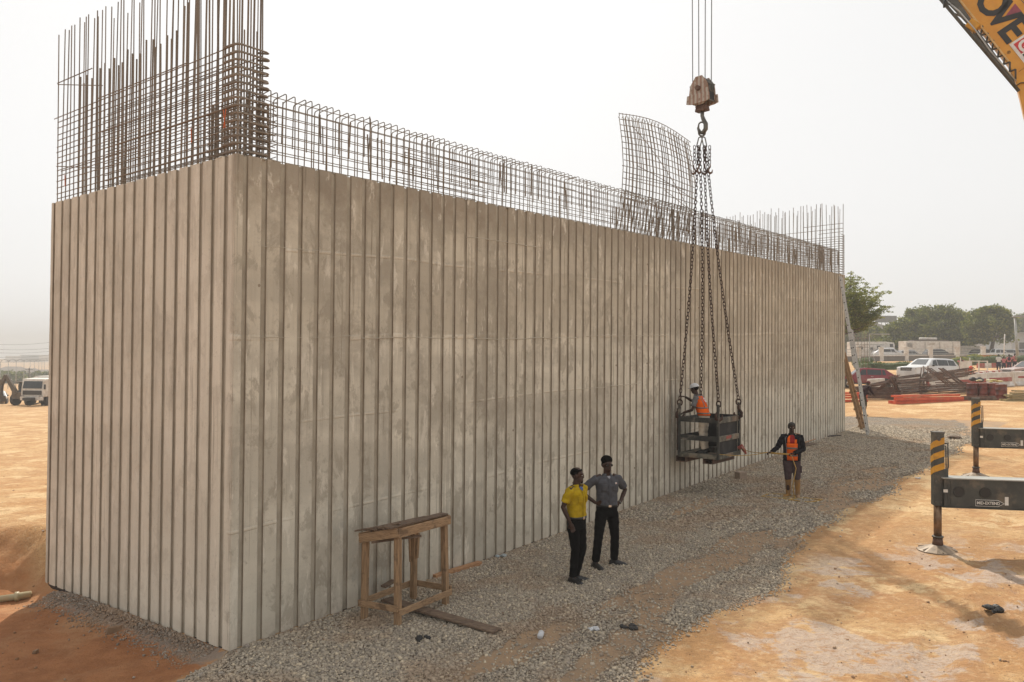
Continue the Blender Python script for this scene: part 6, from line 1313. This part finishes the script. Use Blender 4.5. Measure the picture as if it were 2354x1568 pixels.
# container with roof gear, camper, crates, low wall
def bldg(name, label, cat, px0, px1, ytop, d, depth, m, rz=0):
    a, b2 = gd(px0, d), gd(px1, d); zt = P((px0+px1)/2, ytop, d).z; z0 = min(a.z, b2.z)-.3; r = empty(name, Vector(((a.x+b2.x)/2, d, z0)), label, cat, None, rz); w_ = (b2-a).length
    mb = MB(); mb.box((0, depth/2, (zt-z0)/2), (w_, depth, zt-z0)); mb.build('wall', m, r, bevel=.03); return r, w_, zt-z0
r, w_, h_ = bldg('site_container', 'long white container with roof gear standing behind the fence', 'container', 2082, 2207, 784.5, 132, 2.6, M['white'])
mb = MB(); mb.box((-.2, 1.0, h_+.10), (w_*.66, 1.6, .18)); mb.build('roof_canopy', M['broof'], r)
mb = MB(); mb.tube([(-.2-w_*.18, .9, h_+.42), (-.2+w_*.14, .9, h_+.42)], .2, 12); mb.build('roof_tank', M['white'], r, True)
for k in range(6): mb = MB(); mb.box((-w_*.43, -.03, h_-1.0+k*.12), (w_*.09, .05, .05)); mb.build('vent_slat', M['stonewall'], r)
for x_ in (-.15, .12, .36): mb = MB(); mb.box((w_*x_, -.03, h_*.5), (.05, .05, h_*.9)); mb.build('door_seam', M['stonewall'], r)
mb = MB(); mb.prism([(-w_*.10, -.02, h_-.55), (w_*.02, -.02, h_-.50), (w_*.03, -.02, h_-.38), (-w_*.06, -.02, h_-.42)], (0, -.02, 0)); mb.build('painted_badge', mat('brown_badge_print', (.3, .2, .1), .6), r)
cv = gd(2004, 129); r = empty('camper_van', cv, 'white motorhome parked behind the fence beside the ladder', 'camper', None, rad(-3))
mb = MB(); mb.loft([[Vector((x, y, z)) for y, z in ((-1.1, z0), (1.1, z0), (1.1, z1), (-1.1, z1))] for x, z0, z1 in ((-3.6, .5, 2.9), (1.6, .5, 2.95), (1.7, 1.7, 2.95), (3.0, 1.8, 2.8), (3.15, 1.9, 2.3))]); mb.build('coach_body', M['white'], r, bevel=.06)
mb = MB(); mb.loft([[Vector((x, y, z)) for y, z in ((-.95, .5), (.95, .5), (.95, z1), (-.95, z1))] for x, z1 in ((1.5, 1.75), (2.3, 1.7), (3.1, 1.2), (3.9, 1.1), (4.1, .9))]); mb.build('cab', M['white'], r, bevel=.05)
for (x, z, w_, h_) in ((-2.2, 1.9, .7, .5), (-.6, 1.8, .6, .45), (.6, 1.6, .5, 1.4), (2.6, 2.35, .5, .5), (2.3, 1.35, .6, .4)): mb = MB(); mb.box((x, -1.1 if x < 2.2 or z > 2 else -.96, z), (w_, .05, h_)); mb.build('window', M['bwin'], r)
mb = MB(); mb.box((-1.0, -1.11, 2.45), (5.0, .03, .07)); mb.build('side_stripe', M['stonewall'], r)
for x in (-2.2, 2.9): mb = MB(); mb.disc((x, -.95, .36), .36, (0, 1, 0), .25, 16); mb.build('wheel', M['tyre'], r)
r, w_, h_ = bldg('site_office', 'low white site cabin between the container and the parked pickup', 'cabin', 2212, 2252, 795, 140, 3, M['white'])
mb = MB(); mb.box((0, -.05, h_-.5), (w_*.8, .06, .06)); mb.build('trim', M['stonewall'], r)
for k, (px, m_, lab) in enumerate(((2265, mat('orange_crate_board', (.42, .20, .07), .8), 'orange brown crate on the verge left of the pale crate'), (2281, mat('orange_crate_board_2', (.5, .24, .08), .8), 'brighter orange crate next to the brown one'), (2298, M['white'], 'pale box at the right of the orange crates'))):
    v = gd(px, 108); r = empty('crate', v, lab, 'crate', 'crates on the verge'); mb = MB(); mb.box((0, 0, .45), (.9, .7, .9)); mb.build('side', m_, r, bevel=.02); mb = MB(); mb.box((0, 0, .93), (.98, .78, .06)); mb.build('lid', m_, r)
r, w_, h_ = bldg('pale_building', 'pale grey blue building beyond the parked cars at the right', 'building', 2325, 2440, 768, 175, 10, mat('pale_blue_render', (.42, .45, .47), .8))
for k in range(4): mb = MB(); mb.box((-w_*.3+k*w_*.2, -.04, h_*.55), (w_*.1, .06, h_*.25)); mb.build('window', M['bwin'], r)
mb = MB(); mb.box((0, 4.8, h_+.15), (w_+.8, 11, .3)); mb.build('roof', M['metalroof'], r)
r, w_, h_ = bldg('long_shed', 'low brown roofed shed glimpsed under the right hand trees', 'building', 2170, 2330, 800, 185, 8, M['bwall'])
mb = MB(); mb.prism([(-w_/2-.4, -.6, h_), (-w_/2-.4, 8.6, h_), (-w_/2-.4, 4, h_+1.6)], (w_+.8, 0, 0)); mb.build('roof', M['broof'], r)
# large canopy roof building behind the feathery tree
r, w_, h_ = bldg('canopy_building', 'grey roofed station canopy behind the feathery tree', 'building', 1900, 2045, 775, 205, 16, mat('dark_grey_render', (.2, .2, .2), .8))  # plain dark grey walls below the canopy roof
mb = MB(); mb.prism([(-w_/2-2, -2, h_+.0), (-w_/2-2, -2, h_+2.8), (-2, -2, h_+5.0), (w_/2+3, -2, h_+1.6), (w_/2+3, -2, h_+.9)], (0, 20, 0)); mb.build('roof', M['metalroof'], r)
for k in range(6): mb = MB(); mb.tube([(-w_/2+k*w_/5, -1.6, 0), (-w_/2+k*w_/5, -1.6, h_+1)], .15, 8); mb.build('column', M['pole'], r)
# billboard
v = gd(2036, 198); r = empty('billboard', v, 'grey blank billboard on thin posts above the canopy roof', 'billboard'); zt, zl = P(2036, 726, 198).z-v.z, P(2036, 741.5, 198).z-v.z
mb = MB(); mb.box((0, 0, (zt+zl)/2), (5.2, .25, zt-zl)); mb.build('panel', mat('grey_billboard', (.17, .19, .19), .7), r)
for k in range(5): mb = MB(); mb.tube([(-2+k, .2, 0), (-2+k, .2, zl)], .08, 6); mb.build('post', M['pole'], r)
mb = MB(); mb.tube([(2.6, .2, zt-1.2), (4.6, .2, zt-1.3)], .05, 5); mb.build('lamp_arm', M['pole'], r)
# hooked starter bars of a column
v = gd(1979, 78); r = empty('column_starter_bars', v, 'cluster of tall hooked column bars rising beside the ladder', 'rebar'); zt = P(1979, 727, 78).z-v.z
for k in range(9):
    x_ = -.62+.155*k; mb = MB(); y_ = .35*(k % 2); mb.tube([(x_, y_, 0), (x_, y_, zt-.1), (x_+.04, y_, zt), (x_+.12, y_, zt-.02), (x_+.14, y_, zt-.14)], .022, 5); mb.build('bar', M['rebar'], r, True)
for z_ in (1.8, 2.6, zt*.62, zt*.40): mb = MB(); mb.loft([[Vector(p)+Vector((0, 0, z_+q)) for p in ((-.7, -.05, 0), (.7, -.05, 0), (.7, .42, 0), (-.7, .42, 0))] for q in (0, .03)], caps=False); mb.build('binding', M['rebar'], r)
# gantry frame
v = gd(1998, 92); r = empty('gate_frame', v, 'pale metal gate frame between the rebar column and the trees', 'frame'); zt = P(1998, 768, 92).z-v.z
mb = MB(); mb.tube([(0, 0, 0), (0, 0, zt), (2.4, .2, zt)], .06, 6); mb.build('post_and_head', M['pole'], r); mb = MB(); mb.tube([(-1.1, 0, 0), (-1.1, 0, zt-1.2), (-.8, 0, zt-1.0)], .05, 6); mb.build('post', M['pole'], r); mb = MB(); mb.tube([(0, 0, zt-1.2), (.9, 0, 0)], .03, 5); mb.build('stay', M['pole'], r)
# lamp post on the right
v = gd(2339, 96); r = empty('street_lamp', v, 'tall pale lamp post with a flat head at the right edge', 'lamp post'); t_ = P(2332.5, 730, 96)-v
mb = MB(); mb.tube([(0, 0, 0), t_], [.17, .13], 10); mb.build('pole', M['pole'], r, True); mb = MB(); mb.box(t_+Vector((.35, -.1, .12)), (1.3, .5, .16)); mb.build('lamp_head', M['metalroof'], r, bevel=.04)
v = gd(2306, 112); r = empty('thin_pole', v, 'thin white pole leaning in front of the right hand tree', 'pole'); mb = MB(); mb.tube([(0, 0, 0), P(2309, 768, 112)-v], .07, 6); mb.build('shaft', M['white'], r, True)
# sign board and railing
v = stand(2218, 822, 1.9); r = empty('sign_board', v, 'white notice board with red print on a white railing', 'sign')
for x_ in (-.35, .35): mb = MB(); mb.tube([(x_, 0, 0), (x_, 0, 1.9)], .04, 6); mb.build('post', M['white'], r)
mb = MB(); mb.box((0, -.05, 1.1), (.9, .04, 1.0)); mb.build('board', M['white'], r); mb = MB(); [mb.box((-.22+.22*k, -.075, .95), (.13, .01, .26)) for k in range(3)]; mb.build('red_print', M['redw'], r)
v = stand(2242, 829, 1.2); r = empty('railing', v, 'low white railing right of the notice board', 'railing')
for x_ in (-1.1, -.4, .3, 1.1): mb = MB(); mb.box((x_, 0, .6), (.09, .09, 1.2)); mb.build('post', M['white'], r)
for z_ in (.25, 1.15): mb = MB(); mb.box((0, 0, z_), (2.3, .06, .09)); mb.build('rail', M['white'], r)

# ------------------------------------------------------------------ trees
def tree(name, label, base, trunk_h, blobs, nclump, leaves, size, m, seed, lean=(0, 0), tr=.35, cl=.9, group=None, flat=0):
    r = empty(name, base, label, 'tree', group); rr = np.random.default_rng(seed); rn = random.Random(seed)
    mb = MB(); top = Vector((lean[0], lean[1], trunk_h)); mb.tube([(0, 0, -.3), (lean[0]*.3, lean[1]*.3, trunk_h*.5), top], [tr*1.25, tr, tr*.8], 10)
    allc = []
    vol = np.array([b[3]*b[4]*b[5] for b in blobs]); vol = vol/vol.sum()
    for b in blobs:
        c = Vector(b[:3]); mid = lerp(top, c, .5)+Vector((rn.uniform(-.4, .4), rn.uniform(-.4, .4), rn.uniform(-.2, .5))); mb.tube([top-Vector((0, 0, .2)), mid, c], [tr*.55, tr*.32, tr*.15], 7)
        for q in range(5):
            a = c+Vector((rn.uniform(-1, 1)*b[3], rn.uniform(-1, 1)*b[4], rn.uniform(-.6, .8)*b[5]))*.75; mb.tube([mid, lerp(mid, a, .6)+Vector((0, 0, .2)), a], [tr*.25, tr*.12, tr*.05], 5)
    mb.build('trunk', M['bark'], r, True)
    for b, f in zip(blobs, vol):
        n = max(6, int(nclump*f)); u = rr.normal(size=(n, 3)); u /= np.linalg.norm(u, axis=1)[:, None]; rad_ = rr.random(n)**.28; allc.append(np.array(b[:3])+u*rad_[:, None]*np.array(b[3:6]))
    C_ = np.concatenate(allc); k = rr.integers(0, len(C_), leaves); off = rr.normal(size=(leaves, 3))*np.array([cl, cl, cl*.62])*.5; pts = C_[k]+off
    leaf_cloud(pts, size, m, 'crown', r, seed+1, flat); return r
def crown_at(px, py, d, base, rx_, rz_, ry_=None): v = P(px, py, d)-base; return (v.x, v.y, v.z, rx_, ry_ or rx_*.9, rz_)
D = 145; b0 = gd(2130, D)
bl = [crown_at(*q[:2], D+q[4], b0, q[2], q[3]) for q in ((2045, 783, 2.4, 1.7, 0), (2075, 762, 2.8, 2.2, -1), (2105, 742, 3.0, 2.3, 0), (2140, 733, 3.0, 2.2, 1), (2175, 733, 3.0, 2.2, -1), (2208, 742, 2.6, 2.3, 0), (2225, 768, 2.4, 2.4, 1), (2165, 765, 3.4, 2.6, -2), (2115, 772, 3.2, 2.4, -2), (2202, 775, 2.8, 2.2, -2), (2070, 788, 2.6, 1.4, -2), (2020, 793, 1.8, 1.0, 0))]
tree('mango_tree', 'broad dark green tree spreading behind the white container', b0, 3.0, bl, 420, 46000, .42, M['leaf'], 11, tr=.45)
D = 135; b0 = gd(2276, D)
bl = [crown_at(*q[:2], D+q[4], b0, q[2], q[3]) for q in ((2242, 742, 1.9, 1.7, 0), (2262, 728, 1.6, 1.4, 1), (2284, 716, 1.5, 1.2, 0), (2300, 734, 1.9, 1.5, 0), (2316, 752, 1.4, 1.5, 0), (2275, 752, 2.4, 1.6, -1), (2248, 772, 2.0, 1.5, 0), (2310, 775, 1.3, .9, 1))]
tree('shade_tree', 'open crowned tree with a visible trunk right of the broad tree', b0, 3.2, bl, 190, 15000, .40, M['leaf'], 12, lean=(.5, 0), tr=.34)
for k, (px, D, pts_, lab) in enumerate(((2345, 215, ((2338, 750, 3.2, 3.0, 0), (2356, 745, 3.5, 3.4, 0), (2372, 752, 3.5, 3, 0)), 'hazy tree behind the lamp post at the right edge'), (1975, 178, ((1968, 772, 3.2, 2.6, 0), (1985, 776, 2.6, 2.4, 0), (1955, 780, 2.8, 2.2, 0)), 'hazy dark tree seen through the rebar column'), (2018, 172, ((2012, 778, 2.4, 2.6, 0), (2026, 784, 2.2, 2.0, 0)), 'small dark tree left of the broad tree'), (2310, 200, ((2302, 778, 2.6, 2.2, 0), (2318, 785, 2.2, 1.8, 0)), 'hazy low tree under the open crowned tree'))):
    b0 = gd(px, D); tree('distant_tree', lab, b0, 3, [crown_at(q[0], q[1], D, b0, q[2], q[3]) for q in pts_], 110, 9000, .5, M['leaf'], 20+k, tr=.3)
# feathery tree behind the far end of the wall: layered sprays
D = 62; b0 = gd(1915, D); r = empty('feathery_tree', b0, 'feathery flat layered tree rising behind the far end of the wall', 'tree'); rn = random.Random(3); mb = MB(); fork = P(1920, 770, D)-b0
mb.tube([(0, 0, -.3), (.1, 0, fork.z*.5), fork], [.32, .26, .20], 10); C_ = []
tips = [(2032, 712, 0), (2036, 705, 1), (2022, 688, -1), (2008, 664, 0), (2024, 672, 1), (1992, 650, 0), (1972, 640, .5), (1962, 632, -1), (2005, 700, 2), (2018, 730, -1), (1990, 735, 0), (1998, 680, -2), (1978, 662, 2), (2012, 745, 1), (1985, 712, -2), (1968, 700, 1), (1962, 745, -1), (1970, 675, -1.5), (1950, 640, 1), (1880, 650, 0), (1850, 690, 0), (1840, 720, 1), (1900, 640, -1), (1870, 670, -2), (1930, 640, 2)]
for (px, py, dy) in tips:
    t_ = P(px, py, D+dy*1.2)-b0; mid = lerp(fork, t_, .55)+Vector((0, 0, -.25)); mb.tube([fork, mid, t_], [.09, .05, .015], 6)
    for q in range(30):
        s_ = rn.uniform(.30, 1.0); p = lerp(mid, t_, (s_-.3)/.7) if s_ > .3 else mid; spread = .10+.20*s_; C_.append(p+Vector((rn.gauss(0, spread), rn.gauss(0, spread*1.6), rn.gauss(0, .06)+.08)))
    for q in range(3):
        a = lerp(fork, t_, rn.uniform(.4, .8)); b2 = a+(t_-fork).normalized()*rn.uniform(.6, 1.2)+Vector((rn.uniform(-.5, .5), rn.uniform(-.8, .8), rn.uniform(-.1, .5))); mb.tube([a, b2], [.03, .01], 5); C_ += [lerp(a, b2, rn.random())+Vector((rn.gauss(0, .15), rn.gauss(0, .15), rn.gauss(0, .08))) for _ in range(9)]
mb.build('trunk', M['bark'], r, True); C_ = np.array([tuple(c) for c in C_]); rr = np.random.default_rng(8); k = rr.integers(0, len(C_), 26000); leaf_cloud(C_[k]+rr.normal(size=(26000, 3))*np.array([.11, .13, .04]), .13, M['leaf2'], 'crown', r, 9, .5)

# ================================================================== BACKGROUND, LEFT
D = 80; tv = gd(76, D); tr_ = empty('tipper_truck', tv, 'white tipper truck facing the camera at the left edge', 'truck', None, rad(-6)); TH = 2.85
mb = MB(); mb.box((0, 2.4, .75), (.9, 6.4, .3)); mb.build('chassis', M['blackp'], tr_)
mb = MB(); mb.prism([(-1.2, 0, .95), (-1.2, 0, 1.7), (-1.2, .18, 2.72), (-1.2, 1.9, 2.8), (-1.2, 1.9, .95)], (2.4, 0, 0)); cb = mb.build('cab', M['white'], tr_, bevel=.06)
mb = MB(); mb.prism([(-1.02, -.005, 1.78), (1.02, -.005, 1.78), (.98, .14, 2.5), (-.98, .14, 2.5)], (0, -.03, 0)); mb.build('windscreen', M['glass'], tr_)
mb = MB(); mb.box((0, -.03, 1.36), (2.0, .06, .42)); g_ = mb.build('grille', M['blackp'], tr_)
for k in range(4): mb = MB(); mb.box((0, -.07, 1.2+.1*k), (1.9, .03, .02)); mb.build('grille_bar', M['steelgrey'], g_)
mb = MB(); mb.box((0, -.07, .78), (2.4, .2, .36)); mb.build('bumper', M['white'], tr_, bevel=.04)
mb = MB(); mb.box((0, -.18, .76), (.5, .03, .14)); mb.build('number_plate', M['whitep'], tr_)
for sx in (-1, 1):
    mb = MB(); mb.box((sx*.95, -.10, 1.02), (.3, .08, .2)); mb.build('headlight', M['lamp'], tr_, bevel=.02)
    mb = MB(); mb.box((sx*1.36, -.05, 1.95), (.18, .1, .5)); mb.build('wing_mirror', M['blackp'], tr_, bevel=.02)
    mb = MB(); mb.beam((sx*.35, -.02, 1.75), (sx*.1-.1, .05, 2.2), .02, .02); mb.build('wiper', M['blackp'], tr_)
    for y_ in (.9, 3.9, 5.1): mb = MB(); mb.disc((sx*1.02, y_, .5), .5, (1, 0, 0), .3, 20); w_ = mb.build('wheel', M['tyre'], tr_); mb = MB(); mb.disc((sx*1.19, y_, .5), .26, (1, 0, 0), .03, 14); mb.build('rim', M['steelgrey'], w_)
mb = MB(); mb.prism([(-1.25, 2.05, 1.0), (1.25, 2.05, 1.0), (1.35, 2.05, 2.95), (-1.35, 2.05, 2.95)], (0, 4.2, 0)); mb.build('tipper_body', M['white'], tr_, bevel=.03)
for k in range(5): mb = MB(); mb.box((1.36, 2.3+k*.9, 2.0), (.08, .1, 1.8)); mb.build('body_rib', M['white'], tr_)
dv_ = gd(30, 84); dg_ = empty('backhoe_digger', dv_, 'brown backhoe digger with a folded arm left of the truck', 'digger', None, rad(-10)); DGM = mat('dusty_brown_digger', (.12, .085, .05), .7, 0, (.07, .055, .04), 2)
def arm(a, b2, w0, w1, nm, m_=DGM): a, b2 = Vector(a), Vector(b2); d = (b2-a).normalized(); n_ = d.cross(Vector((0, 1, 0))).normalized(); mb = MB(); mb.prism([a+n_*w0/2, b2+n_*w1/2, b2-n_*w1/2, a-n_*w0/2], (0, .3, 0)); return mb.build(nm, m_, dg_, bevel=.03)
arm((.9, -.6, 1.2), (-.35, -.6, 3.15), .5, .34, 'boom'); arm((-.35, -.6, 3.15), (-.85, -.6, 2.2), .34, .3, 'boom_knuckle'); arm((-.85, -.62, 2.7), (-.95, -.62, .9), .42, .26, 'dipper_arm'); arm((.2, -.5, 2.6), (-.7, -.5, 2.9), .12, .12, 'ram', M['steelgrey'])
mb = MB(); mb.prism([(-1.25, -.9, .9), (-.6, -.9, 1.0), (-.5, -.9, .45), (-.9, -.9, .2), (-1.35, -.9, .5)], (0, .7, 0)); mb.build('bucket', DGM, dg_)
mb = MB(); mb.box((1.2, .8, 1.05), (1.7, 2.6, .7)); mb.build('chassis', DGM, dg_, bevel=.05)
mb = MB(); mb.loft([[Vector((x_, y_, z_)) for x_, y_ in ((.5+i_, .2+i_), (2.0-i_, .2+i_), (2.0-i_, 1.7-i_), (.5+i_, 1.7-i_))] for z_, i_ in ((1.4, 0), (2.35, .08))]); mb.build('cab_glass', M['glass'], dg_); mb = MB(); mb.box((1.25, .95, 2.42), (1.9, 1.8, .12)); mb.build('cab_roof', DGM, dg_, bevel=.03)
for x_, y_, r_ in ((.35, .1, .62), (2.1, .1, .62), (.4, 2.2, .42), (2.0, 2.2, .42)): mb = MB(); mb.disc((x_, y_, r_), r_, (1, 0, 0), .4, 18); mb.build('wheel', M['tyre'], dg_)
car('grey saloon car at the left edge beside the digger', gd(-2, 90), rad(-60), SP, 4.4, 1.75, 1.42, 'sedan', det=True)
v = gd(108, 83); v.z += 0; r = empty('red_stand', v, 'small grey trailer drawbar and box right of the truck', 'trailer'); mb = MB(); mb.box((0, 0, .9), (.5, 1.8, 1.1)); mb.build('box', M['stonewall'], r, bevel=.03); mb = MB(); mb.beam((-.9, -.6, .15), (.4, 0, .45), .12, .12); mb.build('drawbar', M['steelgrey'], r); mb = MB(); mb.disc((.0, -.5, .3), .3, (1, 0, 0), .2, 14); mb.build('wheel', M['tyre'], r)
# houses in the haze
def house(px0, px1, yroof, yeave, d, dep, lab, m1, win=3):
    a, b2 = gd(px0, d), gd(px1, d); z0 = min(a.z, b2.z)-.5; r = empty('house', Vector(((a.x+b2.x)/2, d, z0)), lab, 'house', 'hazy houses beyond the truck'); w_ = (b2-a).length; he = P(px0, yeave, d).z-z0; hr = P(px0, yroof, d).z-z0
    mb = MB(); mb.box((0, dep/2, he/2), (w_, dep, he)); mb.build('wall', m1, r)
    mb = MB(); mb.loft([[(-w_/2-.6, -.6, he), (w_/2+.6, -.6, he), (w_/2+.6, dep+.6, he), (-w_/2-.6, dep+.6, he)], [(-w_/2+w_*.2, dep*.45, hr), (w_/2-w_*.2, dep*.45, hr), (w_/2-w_*.2, dep*.55, hr), (-w_/2+w_*.2, dep*.55, hr)]]); mb.build('roof', M['broof'], r)
    for k in range(win): mb = MB(); mb.box((-w_/2+(k+.5)*w_/win, -.03, he*.6), (w_/win*.35, .08, 1.2)); mb.build('window', M['bwin'], r)
house(-15, 35, 843, 853, 430, 16, 'brown roofed house at the left edge beyond the digger', M['bwall'])
house(34, 66, 847, 856, 440, 16, 'pale house with a brown roof behind the truck cab', M['bwall'])
house(70, 110, 850, 858, 500, 18, 'faint brown roofed house just left of the wall', M['bwall'], 4)
house(-40, 10, 849, 857, 520, 18, 'farther faint house behind the left edge house', M['bwall'], 4)
for k, (px, D) in enumerate(((12, 250), (30, 236), (48, 270), (88, 262), (100, 250), (120, 255))):
    b0 = gd(px, D); tree('distant_tree', ('hazy shrub tree between the left house and the digger', 'hazy round tree above the digger arm', 'hazy tree between the two nearer houses', 'hazy tree behind the truck body', 'hazy tree close to the wall edge at left', 'hazy tree hidden mostly by the wall edge')[k], b0, 2, [crown_at(px, 868, D, b0, 3, 1.8), crown_at(px+8, 872, D, b0, 2.5, 1.6)], 40, 2500, .7, M['leaf'], 60+k, tr=.2)
v = gd(62, 1000); r = empty('tower_block', v, 'faint square tower block far away in the haze', 'building'); zt = P(62, 816, 1000).z-v.z
mb = MB(); mb.box((3, 12, zt/2), (26, 20, zt)); mb.build('tower', M['bwall'], r); mb = MB(); mb.box((-16, 12, zt*.42), (24, 20, zt*.84)); mb.build('wing', M['bwall'], r)
for k in range(6): mb = MB(); mb.box((3, 1.9, zt*.15*(k+1)), (22, .3, 1.8)); mb.build('window_row', M['bwin'], r)
# double armed street lights
lamp0 = None; XS = (2, 20, 38, 56, 70, 80, 90, 97, 103)
words = ('first', 'second', 'third', 'fourth', 'fifth', 'sixth', 'seventh', 'eighth', 'ninth')
for k, px in enumerate(XS):
    D = 150+k*22; v = gd(px, D); lab = words[k]+' hazy double armed street lamp from the left edge'
    zt = P(px, 826, D).z-v.z
    if lamp0 is None:
        lamp0 = empty('street_lamp', v, lab, 'street lamp', 'street lamps along the hazy road'); mb = MB(); mb.tube([(0, 0, 0), (0, 0, 8.4)], [.13, .08], 8); mb.build('pole', M['pole'], lamp0, True)
        for sx in (-1, 1):
            mb = MB(); mb.tube([(0, 0, 8.4), (sx*.5, 0, 9.1), (sx*1.3, 0, 9.3), (sx*2.2, 0, 8.9)], .05, 6); ar = mb.build('arm', M['pole'], lamp0, True); mb = MB(); mb.box((sx*2.4, 0, 8.8), (.6, .25, .12)); mb.build('lamp_head', M['metalroof'], ar)
        o = lamp0
    else:
        o = lamp0.copy(); COL.objects.link(o); o.location = v; o['label'] = lab
        for ch_ in list(lamp0.children):
            c2 = ch_.copy(); COL.objects.link(c2); c2.parent = o
            for gch in ch_.children: g2 = gch.copy(); COL.objects.link(g2); g2.parent = c2
    s_ = zt/9.3; o.scale = (s_, s_, s_)
# utility poles and wires
pols = []
for k, (px, D, y) in enumerate(((-60, 130, 770), (68, 205, 848), (160, 150, 778))):
    v = gd(px, D); zt = P(px, y-2, D).z-v.z; pols.append(v+Vector((0, 0, zt)))
    r = empty('utility_pole', v, ('utility pole left of the frame carrying the wires', 'thin utility pole among the hazy houses', 'utility pole behind the wall carrying the wires')[k], 'pole'); mb = MB(); mb.tube([(0, 0, 0), (0, 0, zt)], .12, 6); mb.build('pole', M['bark'], r); mb = MB(); mb.beam((-1, 0, zt-.4), (1, 0, zt-.4), .1, .1); mb.build('crossarm', M['bark'], r)
for k, (ya, yb, dd) in enumerate(((789, 779, 0), (799, 794, 2), (808, 800, 4), (819, 808, 8), (824, 816, 12), (830, 820, 16))):
    a, b2 = P(-60, ya, 130+dd), P(170, yb, 150+dd); mb = MB(a); mb.tube(sag(a, b2, .6, 12), .022, 4)
    tag(mb.build('overhead_wire', M['cable']), words[k]+' overhead wire from the top, crossing the haze left of the wall', 'wire', 'overhead wires left of the wall')
